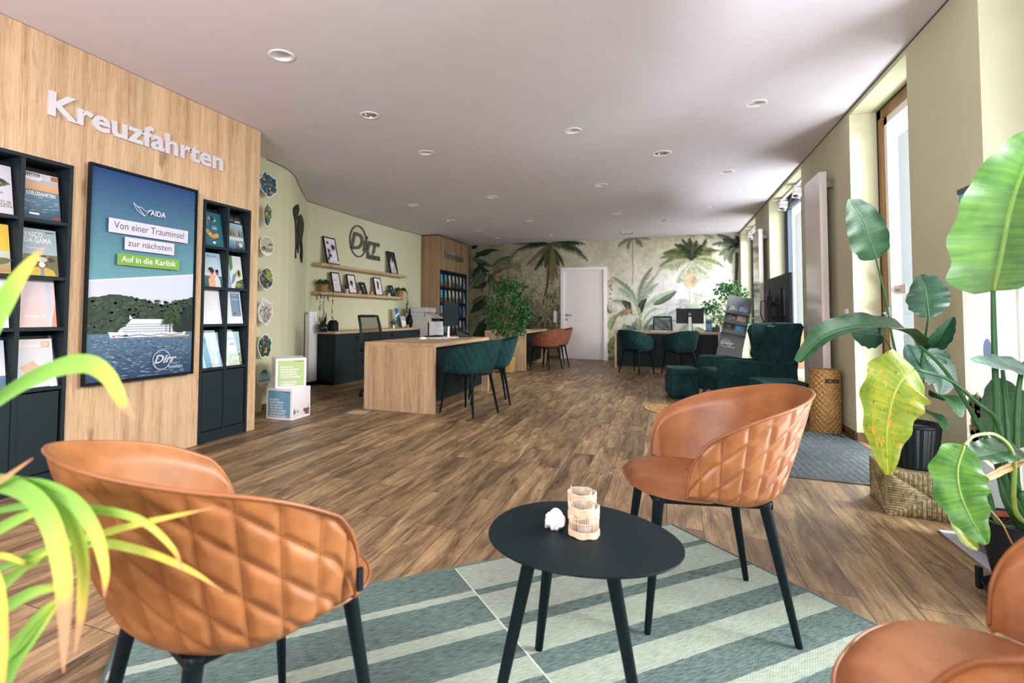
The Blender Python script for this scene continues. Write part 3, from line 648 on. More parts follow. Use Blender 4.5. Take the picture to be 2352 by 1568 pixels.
def a_kreuz(f, w, h):
    f.grad(-w/2, w/2, h*.62, h*.9, K(236, 168, 100), K(190, 190, 200)); f.grad(-w/2, w/2, 0, h*.62, K(56, 84, 104), K(110, 140, 158)); f.rect(-w/2, w/2, h*.86, h, K(214, 210, 214))
    rn = random.Random(3)
    for i in range(26): y = h*(.03+.5*rn.random()); x = w*(rn.random()-.5); f.poly([(x-.02, y), (min(w/2, x+.02), y+.004), (x, y+.006)], K(170, 186, 196))
    f.blob(-w*.2, h*.88, w*.28, h*.07, K(238, 232, 236), .1); f.text('DERTOUR', -w*.42, h*.9, width=w*.42, height=.03, col=K(70, 60, 60), bold=.02); f.text('KREUZFAHRTEN', -w*.40, h*.50, width=w*.78, height=.034, col=WHT, bold=.03)
    f.rect(w*.30, w*.5, h*.88, h*.98, K(180, 120, 80)); f.rect(-w*.36, -w*.1, h*.08, h*.12, WHT); f.ell(w*.38, h*.05, .02, .01, K(170, 50, 40))
def a_vasco(f, w, h):
    f.rect(-w/2, w/2, h*.45, h, K(168, 184, 186)); f.grad(-w/2, w/2, 0, h*.45, K(120, 110, 70), K(104, 110, 84)); rn = random.Random(5)
    for i in range(16): f.blob(w*(rn.random()-.5)*.86, h*.3+h*.12*rn.random(), .018, .014, K(*rn.choice([(70, 84, 56), (140, 132, 90), (90, 70, 50)])), rnd=rn)
    f.text('VASCO', -w*.38, h*.82, width=w*.5, height=.046, col=WHT, bold=.03); f.text('DA GAMA', -w*.38, h*.70, width=w*.74, height=.046, col=WHT, bold=.03)
    f.rect(w*.2, w*.42, h*.93, h*.945, K(60, 60, 70)); lines(f, -w*.36, w*.3, h*.58, 1, WHT)
    f.poly([(-w*.32, 0), (-w*.26, h*.13), (-w*.06, h*.19), (w*.16, h*.18), (w*.36, h*.12), (w*.42, 0)], K(210, 176, 70)); f.ell(w*.05, h*.27, .027, .036, K(120, 84, 66)); f.ell(w*.05, h*.235, .018, .018, K(225, 220, 218)); f.ell(w*.05, h*.345, .032, .016, K(206, 196, 176)); f.rect(w*.0, w*.10, 0, h*.16, K(140, 140, 160))
def a_natur(f, w, h):
    f.rect(-w/2, w/2, 0, h, K(214, 206, 214)); rn = random.Random(8)
    for i in range(12): f.blob(-w*.1+w*.5*rn.random(), h*(.56+.14*rn.random()), .02, .01, K(*rn.choice([(80, 96, 70), (130, 136, 110), (60, 70, 60)])), rnd=rn)
    f.blob(w*.1, h*.42, .04, .012, K(150, 176, 190)); f.ell(w*.02, h*.85, .006, .004, K(40, 40, 40)); f.text('NATUR', w*.46, h*.20, height=.03, width=w*.5, col=K(150, 140, 140), align='R'); f.text('REISEN', w*.46, h*.13, height=.03, width=w*.5, col=K(150, 140, 140), align='R')
def a_yellow(f, w, h):
    f.rect(-w/2, w/2, h*.45, h, K(240, 190, 70)); f.grad(-w/2, w/2, 0, h*.45, K(190, 150, 90), K(206, 204, 196)); f.blob(w*.3, h*.25, .05, .02, K(100, 110, 70)); f.rect(0, w*.2, h*.66, h*.68, K(220, 120, 40)); f.rect(-w*.3, w*.1, h*.95, h*.96, K(80, 60, 40))
    for i in range(5): f.poly([(-w/2, h*.03*i), (w/2, h*(.03*i+.05)), (w/2, h*(.03*i+.06)), (-w/2, h*(.03*i+.012))], K(160, 116, 60))
def a_pink(f, w, h):
    f.grad(-w/2, w/2, 0, h, K(232, 196, 190), K(228, 208, 214)); f.rect(w*.28, w*.36, 0, h, K(200, 206, 226)); f.poly([(w*.36, 0), (w/2, 0), (w/2, h*.5), (w*.4, h*.2)], K(236, 150, 110)); f.text('SEPTEMBER 2024', -w*.36, h*.2, width=w*.6, height=.02, col=WHT, bold=.02); f.rect(-w*.3, w*.2, h*.55, h*.57, K(240, 214, 206))  # pink cover paled by window glare put into its colours
def a_glare(f, w, h): f.rect(-w/2, w/2, 0, h, K(240, 234, 240)); f.blob(0, h*.5, w*.2, w*.2, K(234, 228, 234), .05, 20)  # cover painted white for the window glare on its pocket
def a_wblue(f, w, h): f.rect(-w/2, w/2, 0, h, K(238, 232, 238)); f.grad(-w*.08, w*.44, h*.22, h*.93, K(110, 134, 156), K(122, 146, 176)); f.text('MEERES REISEN', -w*.02, h*.72, width=w*.4, height=.018, col=WHT); f.poly([(w*.0, h*.32), (w*.16, h*.34), (w*.2, h*.30), (w*.02, h*.28)], K(60, 80, 100)); f.rect(0, w*.3, h*.87, h*.88, WHT)
def a_teal(f, w, h):
    f.rect(-w/2, w/2, 0, h, K(34, 104, 122)); rn = random.Random(2)
    for k in range(22):
        a = R(60+k*11.5); rr = .064+.006*rn.random(); x, y = rr*math.cos(a), h*.55+rr*1.15*math.sin(a)
        f.blob(x, y, .02, .018, K(*(rn.choice([(30, 44, 40), (60, 80, 70), (170, 180, 180), (90, 120, 130)]) if k < 13 else rn.choice([(226, 160, 60), (200, 130, 50), (240, 190, 100)]))), rnd=rn)
    f.text('LIVE YOUR', -.01, h*.56, width=.05, height=.014, col=WHT); f.text('WONDER', -.01, h*.50, width=.052, height=.018, col=WHT, bold=.03); f.ell(-.0, h*.1, .018, .012, WHT, 6)
def a_msc(f, w, h):
    f.rect(-w/2, w/2, 0, h, K(214, 214, 220)); f.rect(-w/2, w/2, h*.80, h, K(44, 52, 62)); f.text('MSC', w*.2, h*.85, width=w*.2, height=.022, col=WHT, bold=.04); f.ell(w*.14, h*.872, .008, .008, WHT); f.rect(-w*.45, -.0, h*.90, h*.91, WHT)
    f.grad(-w/2, w/2, h*.38, h*.78, K(150, 150, 140), K(150, 186, 206)); rn = random.Random(4)
    for i in range(18): x = w*(rn.random()-.5)*.86; f.rect(x, x+.008, h*.42, h*(.5+.12*rn.random()), K(*rn.choice([(120, 84, 60), (90, 70, 60), (190, 150, 110)])))
    f.grad(-w/2, 0, 0, h*.28, K(60, 100, 130), K(140, 176, 196)); f.grad(.002, w/2, 0, h*.28, K(60, 70, 76), K(130, 150, 150)); f.blob(w*.28, h*.15, .02, .02, K(220, 220, 220))
def a_couple(f, w, h):
    sky_sea(f, w, h, (170, 200, 222), (214, 222, 226), (80, 120, 146), .32)
    f.poly([(-w*.2, 0), (-w*.22, h*.2), (-w*.08, h*.34), (w*.12, h*.34), (w*.16, 0)], K(236, 178, 140)); f.poly([(w*.12, 0), (w*.12, h*.28), (w*.24, h*.34), (w*.36, h*.24), (w*.4, 0)], K(226, 220, 222)); f.ell(0, h*.44, .024, .03, K(206, 150, 120)); f.blob(-.004, h*.49, .03, .026, K(60, 40, 34)); f.ell(w*.26, h*.42, .017, .024, K(150, 104, 84)); f.blob(w*.26, h*.475, .018, .012, K(40, 34, 34)); f.text('Mein Schiff', -w*.2, h*.88, width=w*.5, height=.024, col=K(60, 70, 90), shear=.3)
def a_collage(f, w, h):
    f.rect(-w/2, w/2, 0, h, K(226, 228, 232)); f.grad(-w/2, -w*.2, 0, h, K(150, 170, 200), K(196, 214, 226)); f.poly([(-w*.25, h), (0, h), (-w*.02, h*.62), (-w*.18, h*.5)], K(100, 136, 80)); f.poly([(w*.0, 0), (w*.5, 0), (w*.5, h*.3), (w*.1, h*.2)], K(90, 100, 70)); f.blob(w*.3, h*.45, .03, .04, K(220, 170, 60)); f.blob(w*.3, h*.47, .015, .03, K(60, 50, 50)); f.poly([(-w*.05, h*.4), (w*.2, h*.52), (w*.0, h*.2), (-w*.2, h*.1)], K(110, 150, 170)); f.blob(w*.2, h*.1, .04, .02, K(150, 150, 60))
def a_water(f, w, h):
    f.grad(-w/2, w/2, 0, h, K(96, 160, 196), K(176, 204, 220)); rn = random.Random(6)
    for i in range(9): f.blob(w*(rn.random()-.5)*.7, h*(.25+.6*rn.random()), .03, .03, K(*rn.choice([(150, 192, 214), (184, 212, 224), (120, 176, 206)])), rnd=rn)
    f.text('INSELWELTEN', -w*.36, h*.84, width=w*.64, height=.018, col=WHT); f.ell(w*.28, h*.17, .024, .026, WHT); f.rect(-w*.02, w*.2, h*.03, h*.12, K(226, 110, 70))
def a_meadow(f, w, h):
    f.grad(-w/2, w/2, h*.45, h, K(180, 206, 220), K(200, 218, 230)); f.grad(-w/2, w/2, 0, h*.45, K(120, 150, 70), K(170, 190, 180)); rn = random.Random(9)
    for i in range(30): f.blob(w*(rn.random()-.5)*.86, h*.4*rn.random(), .008, .014, K(*rn.choice([(90, 130, 60), (190, 196, 80), (70, 104, 60), (226, 222, 214)])), rnd=rn)
    f.ring(0, h*.5, w*.33, .002, WHT, 4, h*.26); f.poly([(-w*.14, h*.60), (w*.2, h*.60), (w*.1, h*.66), (-w*.1, h*.65)], K(60, 90, 120)); f.ell(w*.26, h*.2, .018, .02, WHT); f.rect(-w*.08, w*.12, h*.02, h*.09, K(226, 110, 70)); f.blob(-w*.1, h*.8, .05, .012, K(120, 150, 170))
def a_orange(f, w, h):
    f.grad(-w/2, w/2, 0, h, K(200, 214, 230), K(230, 214, 214)); f.text('Flussreisen', -w*.36, h*.84, width=w*.6, height=.026, col=WHT, bold=.03); f.rect(w*.2, w*.42, h*.82, h*.94, K(232, 170, 110)); f.text('25', w*.22, h*.85, width=w*.16, height=.03, col=WHT, bold=.03); f.blob(-w*.1, h*.4, .05, .04, K(228, 176, 150)); f.blob(w*.1, h*.3, .05, .03, K(150, 176, 206)); f.rect(-w/2, w/2, h*.0, h*.12, K(232, 214, 220))
def a_river(f, w, h): sky_sea(f, w, h, (190, 200, 220), (226, 216, 214), (90, 120, 150), .3); f.rect(-w*.5, w*.3, h*.62, h*.64, K(230, 225, 232)); f.blob(0, h*.28, .05, .02, K(160, 140, 130))
ZR = [.61, .974, 1.288, 1.634]
GL = 'brochures in the oak feature wall'
tL, W, fr = rack('brochure_rack', 'dark brochure rack cut off by the left edge of the photo', *RL, 2, ZR, 2.008, XL, lower=True)
tR, W2, _ = rack('brochure_rack', 'dark brochure rack with two columns right of the wall screen', *RR, 2, ZR, 2.008, XL, lower=True)
arts = {('L', 3, 0): (a_natur, 'pale nature-travel brochure, top left pocket of the left-hand rack'), ('L', 3, 1): (a_kreuz, 'cruise brochure with sunset sea cover, top right pocket of left-hand rack'),
        ('L', 2, 0): (a_yellow, 'yellow brochure with farmland photo in the left-hand rack'), ('L', 2, 1): (a_vasco, 'grey brochure with smiling bearded man in a yellow shirt'),
        ('L', 1, 0): (a_glare, 'blank white brochure behind the green leaf, left-hand rack'), ('L', 1, 1): (a_pink, 'washed-out pink brochure in the left-hand rack'),
        ('L', 0, 0): (a_river, 'pale seaside brochure, bottom left pocket of the left-hand rack'), ('L', 0, 1): (a_orange, 'pale brochure with orange 25 badge, bottom of the left-hand rack'),
        ('R', 3, 0): (a_teal, 'teal brochure with a wreath of landscapes on its cover'), ('R', 3, 1): (a_msc, 'brochure with dark header band over a harbour town photo'),
        ('R', 2, 0): (a_couple, 'brochure with laughing couple in front of the sea'), ('R', 2, 1): (a_collage, 'brochure with slanted nature photo collage cover'),
        ('R', 1, 0): (a_glare, 'blank white brochure in the rack right of the screen'), ('R', 1, 1): (a_wblue, 'white brochure with a blue picture strip'),
        ('R', 0, 0): (a_water, 'light blue watercolour brochure with small orange logo'), ('R', 0, 1): (a_meadow, 'brochure with flowering meadow before a lake')}
for (side, r_, c_), (fn, lab) in arts.items():
    y0, wd = (RL[0]+fr, W) if side == 'L' else (RR[0]+fr, W2)
    brochure(XL-.018, y0+wd*(c_+.5), ZR[r_]+.003, .205, .29, .05, fn, 'brochure', lab, GL)
# spare copies standing behind the front ones
# ------------------------------------------------------------------ wall screen
XT = -3.47
t = thing('wall_screen', 'upright black-framed screen with cruise ship advert on the oak wall', 'screen', (XT, 2.214, .59))
H_, W_ = 1.462, .836
G().box(-.028, 0, 0, W_, 0, .016).box(-.028, 0, 0, W_, H_-.016, H_).box(-.028, 0, 0, .012, .016, H_-.016).box(-.028, 0, W_-.012, W_, .016, H_-.016).box(-.028, -.016, .012, W_-.012, .016, H_-.016).build('housing', M['metal'], t)
G().box(-.06, -.028, .25, .60, .4, 1.0).build('wall_bracket', M['metal'], t)
f = Flat(frame((-.014, 0, 0), (0, 1, 0), (0, 0, 1)), .00012)
a, b, c, d = .014, W_-.014, .018, H_-.018
f.grad(a, b, .68, d, K(98, 150, 158), K(24, 62, 112), 24)
f.poly([(a, .685), (b, .78), (b, .55), (a, .55)], K(196, 200, 214)); f.poly([(a, .68), (b, .775), (b, .785), (a, .69)], K(214, 216, 224))
f.grad(a, b, .35, .58, K(176, 178, 190), K(188, 190, 204), 6)
rn = random.Random(12)
top = [(lerp(a, b, i/40), .565+.03*math.sin(i*.16)+.012*rn.random()+(.03 if i > 30 else 0)) for i in range(41)]
f.poly([(a, .33)]+top+[(b, .33)], K(44, 62, 48))
for i in range(420):
    x = lerp(a+.02, b-.02, rn.random()); y = .335+.235*rn.random()**.8; f.n = 6+i % 5
    f.blob(x, y, .014, .009, K(*rn.choice([(36, 52, 42), (52, 72, 52), (66, 86, 58), (30, 44, 40), (58, 76, 64)])), rnd=rn, n=8)
f.n = 14
f.grad(a, b, c, .335, K(40, 62, 92), K(84, 110, 134), 14)
for i in range(420):
    y = .025+.30*rn.random(); x = lerp(a+.04, b-.04, rn.random()); L = .01+.035*(1-y/.34)*rn.random(); f.n = 16+i % 4; k = rn.random()
    f.poly([(x-L, y), (x, y+.0035), (x+L, y), (x, y-.0025)], K(*((110, 134, 156) if k < .35 else (36, 54, 78) if k < .8 else (140, 160, 176))))
f.n = 22
# ship
s = lambda u, v: (.155+u*.61, .305+v*.14)
f.poly([s(0, .30), s(.03, .0), s(.98, 0), s(1, .22), s(.2, .24)], K(226, 226, 232)); f.poly([s(.1, .24), s(1, .22), s(1, .62), s(.25, .66), s(.14, .45)], K(206, 210, 220))
f.poly([s(.2, .6), s(.27, .92), s(.72, .9), s(.74, .66)], K(214, 218, 226)); f.poly([s(.24, .9), s(.245, 1.12), s(.28, .95)], WHT); f.poly([s(.66, .62), s(.68, .92), s(.84, .92), s(.80, .62)], K(70, 84, 104))
for k in range(4): f.poly([s(.16, .28+k*.12), s(.98, .27+k*.12), s(.98, .30+k*.12), s(.16, .31+k*.12)], K(110, 124, 146))
for k in range(14): f.poly([s(.2+k*.055, .20), s(.225+k*.055, .20), s(.225+k*.055, .235), s(.2+k*.055, .235)], K(220, 150, 70))
f.stroke([s(u/20, .09+.035*math.sin(u*1.1)) for u in range(2, 20)], .006, .006, K(50, 110, 150)); f.poly([s(.03, .1), s(.09, .12), s(.07, .03)], K(190, 60, 50)); f.ell(*s(.2, .1), .02, .006, K(40, 60, 90))
f.poly([s(.6, -.06), s(.66, .03), s(1.05, .04), s(1.05, -.06)], K(176, 156, 130))
f.poly([(.70, .335), (.69, .40), (.72, .46), (.75, .52), (b, .56), (b, .335)], K(24, 40, 36)); f.blob(.70, .37, .05, .05, K(26, 42, 36), .2)
def palm(f, x, y, h, r, trunk, greens, n=13, rnd=None, lean=0.0, droop=.8, fw_=.05):
    rnd = rnd or random.Random(1); f.stroke([(x, y), (x+lean*.4, y+h*.5), (x+lean, y+h)], r*.09, r*.06, trunk)
    for k in range(n):
        a = lerp(-.25, PI+.25, (k+rnd.random()*.5)/n); L = r*(.75+.35*rnd.random()); pts = []
        for i in range(7):
            q = i/6; pts.append((x+lean+L*q*math.cos(a), y+h+L*q*math.sin(a)-droop*L*q*q))
        feather(f, pts, r*fw_*4, greens[k % len(greens)], rnd)
def feather(f, pts, wid, col, rnd, per=7, dens=None):
    """palm frond: midrib with drooping leaflets"""
    P = [Vector(p) for p in pts]; n = len(P)-1
    f.stroke([tuple(p) for p in P], wid*.10, wid*.03, col); zz = f.n
    for i in range(n):
        for k in range(per):
            q = (i+k/per)/n; p = P[i].lerp(P[i+1], k/per); t = (P[i+1]-P[i]).normalized(); nn = Vector((-t.y, t.x)); w_ = wid*math.sin(PI*min(1, q*.82+.14))*(.75+.3*rnd.random())
            for sg in (1, -1):
                e = p+t*w_*.75+nn*sg*w_+Vector((0, -w_*.35)); hw = t*wid*.045
                f.n = zz+1; f.poly([tuple(p-hw), tuple(p+hw), tuple(e)], col)
tr = K(70, 62, 50); gr = [K(64, 84, 48), K(84, 104, 60), K(50, 68, 42)]
for x_, y_, h_, r_, l_ in [(.62, .33, .155, .085, .01), (.655, .33, .10, .07, -.012), (.585, .34, .075, .055, .0), (.765, .42, .15, .06, -.01)]: palm(f, x_, y_, h_, min(r_, (b-x_)*.88), tr, gr, 12, rn, l_)
f.n += 3
def boxtext(txt, y0, y1, z0, z1, bg, fg, bold=0.0):
    f.rect(y0, y1, z0, z1, bg); f.text(txt, (y0+y1)/2, z0+(z1-z0)*.32, width=(y1-y0)*.88, height=(z1-z0)*.72, col=fg, bold=bold, align='C')
boxtext('Von einer Trauminsel', .121, .743, 1.020, 1.117, K(206, 200, 214), K(54, 72, 84)); boxtext('zur nächsten', .236, .624, .914, 1.002, K(206, 200, 214), K(54, 72, 84)); boxtext('Auf in die Karibik', .187, .672, .804, .884, K(116, 160, 60), K(226, 226, 220), .012)
f.text('AIDA', .42, 1.185, width=.125, height=.055, col=K(206, 206, 220), bold=.02)
f.stroke([(.29, 1.25), (.33, 1.222), (.38, 1.17), (.40, 1.20), (.43, 1.225)], .004, .004, K(206, 206, 220)); f.stroke([(.29, 1.25), (.315, 1.205), (.375, 1.17)], .004, .004, K(206, 206, 220)); f.stroke([(.315, 1.228), (.35, 1.228), (.385, 1.205), (.43, 1.225)], .004, .004, K(206, 206, 220))
def dirr(f, x, y, k, col, sub='Reisen', ring=True, colr=None):
    """round logo: circle radius k, italic word across it, small word below right"""
    if ring: f.ring(x, y, k, k*.09, colr or col)
    f.text('Dirr', x-k*.86, y-k*.30, width=k*2.55, height=k*1.12, col=col, bold=.035, shear=.35); f.text(sub, x+k*.78, y-k*.92, width=k*1.22 if sub == 'Reisen' else k*1.65, height=k*.52, col=col, bold=.01)
dirr(f, .545, .132, .074, K(170, 180, 192), 'Reisebüro')
f.build('picture', M['screen'], t)

# ------------------------------------------------------------------ hanging mobile beside the oak wall
def cards():
    hk = at(609, 333, Z=HZ(-4.0, 4.36)); X = -3.985; t = thing('hanging_card_mobile', 'cord of cut-out holiday picture cards hanging beside the oak wall', 'decoration', (X, 4.37, 0))
    zc = HZ(X, 4.37)
    G().tube([(0, 0, zc), (0, 0, .36)], .0012, 5).build('cord', M['acryl'], t); G().tube([(0, 0, zc), (0, 0, zc-.02), (.004, .012, zc-.04), (0, .02, zc-.055), (-.004, .008, zc-.06)], .003, 6).build('ceiling_hook', M['chrome'], t)
    rn = random.Random(21)
    specs = [(420, .135, .125, 'cat', [(30, 90, 120), (20, 50, 70), (190, 140, 60), (90, 70, 50), (60, 120, 150)]), (490, .065, .12, 'oval', [(60, 130, 110), (210, 170, 60), (180, 70, 50), (70, 90, 60), (30, 60, 80)]),
             (563, .105, .105, 'beach', None), (640, .10, .125, 'fan', [(70, 80, 80), (40, 60, 60), (190, 160, 60), (110, 110, 110), (30, 40, 40)]), (716, .105, .135, 'cat', [(190, 190, 186), (110, 160, 130), (200, 120, 90), (130, 130, 130), (220, 216, 214)]),
             (795, .095, .13, 'oval', [(20, 90, 70), (220, 130, 50), (60, 50, 44), (100, 100, 96), (30, 50, 46)]), (867, .105, .105, 'palm', None)]
    for py, rx, rz, kind, pal in specs:
        z = at(603, py, X=X).z; f = Flat(frame((.002, .03, z), (0, 1, 0), (0, 0, 1)), .00015); rx *= 1.0
        circ = kind in ('beach', 'palm')
        out = [(rx*(1 if circ else .86+.28*rn.random())*math.cos(2*PI*k/28), rz*(1 if circ else .86+.28*rn.random())*math.sin(2*PI*k/28)) for k in range(28)]
        if kind == 'cat': out[3] = (rx*.95, rz*.75); out[2] = (rx*.9, rz*.35); out[9] = (-rx*.35, rz*1.15)
        f.prism(out, -.003, 0, WHT, f.M); sc_ = .93
        ins = [(p[0]*sc_, p[1]*sc_) for p in out]
        if kind == 'beach':
            f.poly(ins, K(176, 170, 150)); f.poly([p for p in ins if p[1] < .0], K(150, 132, 100)); f.poly([p for p in ins if p[1] < -rz*.42], K(222, 216, 214)); f.poly([(-rx*.7, -rz*.35), (-rx*.5, -.0), (-rx*.2, -.02), (-rx*.1, -rz*.35)], K(70, 66, 56)); f.poly([(0, 0), (rx*.9, .02), (rx*.85, .03), (rx*.4, .035)], K(90, 96, 66)); f.ell(-rx*.1, -rz*.62, .016, .008, K(40, 36, 34), 3); f.text('AIDA', rx*.1, -rz*.68, width=.05, height=.02, col=K(60, 60, 60))
        elif kind == 'palm':
            f.poly(ins, K(176, 206, 222)); f.poly([p for p in ins if p[1] < -rz*.05], K(110, 184, 198)); f.poly([p for p in ins if p[1] < -rz*.38], K(226, 220, 222)); palm(f, -.02, -rz*.3, .09, .055, K(110, 90, 66), [K(60, 100, 60), K(90, 124, 70), K(44, 76, 50)], 11, rn, .015); f.ell(-.03, -rz*.8, .014, .007, K(40, 36, 34), 3); f.text('AIDA', .0, -rz*.84, width=.045, height=.018, col=K(90, 90, 90))
        else:
            f.poly(ins, K(*pal[0]))
            for k in range(60):
                a = rn.random()*2*PI; q = rn.random()**.5*.80; f.blob(rx*q*math.cos(a), rz*q*math.sin(a), rx*.15, rz*.10, K(*rn.choice(pal)), .5, 9, rn)
            if kind == 'fan':
                for k in range(9): a = R(-10+k*14); f.stroke([(0, 0), (rx*.9*math.cos(a), rz*.9*math.sin(a))], .004, .012, K(150, 170, 70)); 
                f.ring(-.02, .06, .05, .004, K(60, 66, 66))
        f.build('picture_card', M['print'], t)
cards()
# ------------------------------------------------------------------ black streak shapes on the angled wall
def on_lw(s_, z):  # along the angled wall from (-4.46,5.46) to (-5.05,6.42)
    a, b = Vector((-4.30, 5.22)), Vector((-5.05, 6.42)); p = a.lerp(b, s_); return p
def hitlw(px, py):
    r = ray(px, py); a, b = Vector((-4.46, 5.46)), Vector((-5.05, 6.42)); n = Vector((b.y-a.y, -(b.x-a.x))).normalized(); tt = ((a.x-CAM.x)*n.x+(a.y-CAM.y)*n.y)/(r.x*n.x+r.y*n.y); return CAM+r*tt, n
def streaks():
    polys = [[(672, 478), (676, 471), (684, 469), (686, 480), (683, 495), (680, 510), (681, 530), (679, 560), (679, 594), (675, 592), (677, 560), (676, 530), (674, 505), (672, 490)],
             [(685, 497), (690, 492), (694, 500), (697, 515), (695, 535), (692, 550), (694, 570), (694, 590), (692, 604), (689, 590), (690, 570), (688, 552), (686, 560), (684, 582), (681, 570), (683, 540), (683, 515)]]
    g = G()
    for pl in polys:
        vs = [];
        for px, py in pl: p, n = hitlw(px, py); vs.append(p)
        N = Vector((n.x, n.y, 0)); k = len(vs)
        g.add([p+N*.001 for p in vs]+[p+N*.012 for p in vs], [tuple(range(k)), tuple(range(k, 2*k))[::-1]]+[(i, (i+1) % k, (i+1) % k+k, i+k) for i in range(k)])
    tag(g.build('wall_ornament', M['metal']), 'pair of ragged black upright shapes on the angled green wall', 'wall decoration')
streaks()
# ================================================================== TUB CHAIRS
def seam(v, per): return abs(((v+per/2) % per)-per/2)
def chair(kind, label, loc, rz, group=None):
    quilt, plain = {'cognac': (M['leather'], M['leather0']), 'russet': (M['leatherb'], M['leatherb0']), 'green': (M['velvet'], M['velvet'])}[kind]
    PM = R(110)
    t = thing('tub_chair', label, 'chair', loc, rz, group)
    def ztop(p):
        a = abs(p); z = lerp(.802, .618, smoothstep(R(.5), R(163), a)); c = R(58)
        if a > c: q = (a-c)/(PM-c); z = .475+(z-.475)*(max(0, 1-q**2.6))**.5
        return z
    def zbot(p): return .442+.028*smoothstep(R(60), PM, abs(p))
    def plan(p, z, off=0.0):
        h = max(0, min(1, (z-.40)/.402)); a = lerp(.256, .405, h**.75)-off; b = lerp(.270, .312, h**.6)-off
        if abs(p) > R(90): a = .173+.08*h
        c, s = math.cos(p), math.sin(p)
        return Vector((-a*math.copysign(abs(c)**.92, c)+.047, b*math.copysign(abs(s)**.80, s), z))
    g = G(); NU, NV = (230, 56) if kind == 'cognac' else (120, 34); uv = []
    def outer(u, v):
        p = lerp(-PM, PM, u); z = lerp(zbot(p), ztop(p), v); P = plan(p, z); s = p*.29; hgt = z-.442
        n = Vector((-math.cos(p), math.sin(p), -.25)).normalized()
        if kind == 'green': d = min(seam(s+hgt*.62, .075), seam(s-hgt*.62, .075)); dep = .007
        else: d = min(seam(s, QS), seam(abs(s)+hgt*QK, QD)*.7); dep = .0075
        edge = min(1, (1-v)*14)*min(1, v*14)*min(1, (1-abs(2*u-1))*30)
        P -= n*dep*math.exp(-(d/.0085)**2)*edge
        # rounded bottom edge
        if v < .12: q = 1-v/.12; P -= Vector((-math.cos(p), math.sin(p), 0))*.022*q*q
        uv.append((s, hgt*edge if edge < .5 else hgt)); return P
    g.grid(outer, NU, NV); uo = list(uv)
    def inner(u, v):
        p = lerp(-PM, PM, u); z = lerp(max(zbot(p), .455), ztop(p)-.001, v); q = min(1, (1-abs(2*u-1))*12)
        return plan(p, z, .030*(.35+.65*q)*(1-.75*max(0, v-.88)/.12))+Vector((-.004*(1-q), 0, 0))
    g2 = G(); g2.grid(lambda u, v: inner(1-u, v), 90, 20)
    # closed rim and ends between outer and inner skins
    def rimo(u): return plan(lerp(-PM, PM, u), ztop(lerp(-PM, PM, u)))
    def rimi(u): p = lerp(-PM, PM, u); return inner(u, 1)
    g2.grid(lambda u, v: rimo(u).lerp(rimi(u), v)+Vector((0, 0, .006*math.sin(PI*v))), 120, 4)
    for u in (0, 1): g2.grid(lambda a, b, u=u: outer(u, a).lerp(inner(u, a), b)+Vector((.006*math.sin(PI*b), 0, 0)), 14, 4)
    n0 = len(g.v); g.add(g2.v, g2.f, None, True); g.uv = uo+[(0, 0)]*(len(g.v)-len(uo))
    g.build('backrest', quilt, t)
    rim = [rimo(i/90)+Vector((0, 0, .002)) for i in range(91)]
    e0 = [outer(0, v/8) for v in range(0, 8)]; e1 = [outer(1, v/8) for v in range(7, -1, -1)]
    pp = e0+rim+e1
    G().tube([p+Vector((-.0, 0, 0)) for p in pp], .0042, 6).build('piping', plain, t)
    # seat
    def seat(u, v):
        a = 2*PI*u; r = v; c, s = math.cos(a), math.sin(a); x = .226*math.copysign(abs(c)**.70, c)*r+.040; y = .252*math.copysign(abs(s)**.8, s)*r
        if c < 0: x = .235*c*r+.045; y *= .95
        z = .495-.012*(1-(1-r)**2) - (.028*((r-.8)/.2)**2.2 if r > .8 else 0) - .006*math.cos(r*PI/2)
        return Vector((x, y, z))
    g = G(); g.grid(seat, 48, 12, closeu=True)
    def under(u, v): p = seat(u, 1); q = lerp(1, .86, v); return Vector(((p.x-.045)*q+.045, p.y*q, lerp(p.z, .440, v**.6)))
    g.grid(lambda u, v: under(1-u, v), 48, 4, closeu=True)
    g.add([under(k/24, 1) for k in range(24)], [tuple(range(24))]); g.build('seat', plain, t)
    G().tube([seat((k % 60)/60, 1)+Vector((0, 0, 0)) for k in range(61)], .0038, 6).build('seat_piping', plain, t)
    g = G(); g.box(-.18, .20, -.175, -.145, .418, .442).box(-.18, .20, .145, .175, .418, .442).box(-.18, -.15, -.145, .145, .418, .442).box(.17, .20, -.145, .145, .418, .442).box(-.14, .16, -.13, .13, .425, .442)
    g.build('seat_frame', M['metal'], t)
    for sx in (1, -1):
        for sy in (1, -1):
            G().tube([(sx*.17+.01, sy*.158, .438), (sx*.172+.01, sy*.16, .42), (sx*.233, sy*.215, 0.004), (sx*.2335, sy*.2155, 0)], [.026, .0185, .0105, .009], 14).build('leg', M['metal'], t)
    if kind == 'cognac' and D.objects.get('brand_tag') is None:
        pass
    return t
def place(proto, label, x, y, deg, group=None, z=0):
    c = copy_tree(proto); c.location = (x, y, z); c.rotation_euler = (0, 0, R(deg)); c['label'] = label
    if group: c['group'] = group
    return c
RUGZ = .008
ch1 = chair('cognac', 'cognac leather tub chair right of the round black table, facing left', (.114, 2.145, RUGZ), R(193))
ch2 = place(ch1, 'cognac leather tub chair at the left front, seen from behind', -.903, .936, 69.8, z=RUGZ)
ch3 = place(ch1, 'cognac leather tub chair cropped by the bottom right corner', .535, 1.035, 149, z=RUGZ)
tg = G().box(.096, .108, -.3085, -.300, .50, .545); o = tg.build('fabric_tag', M['metal'], ch2)
gr = chair('green', 'bottle green velvet tub chair at the near end of the front left desk', (-1.99, 5.32, 0), R(160.9))
place(gr, 'bottle green velvet tub chair at the far end of the front left desk', -2.01, 6.06, 203.7)
place(gr, 'bottle green velvet tub chair, left one before the wide rear desk', -.50, 10.20, 58)
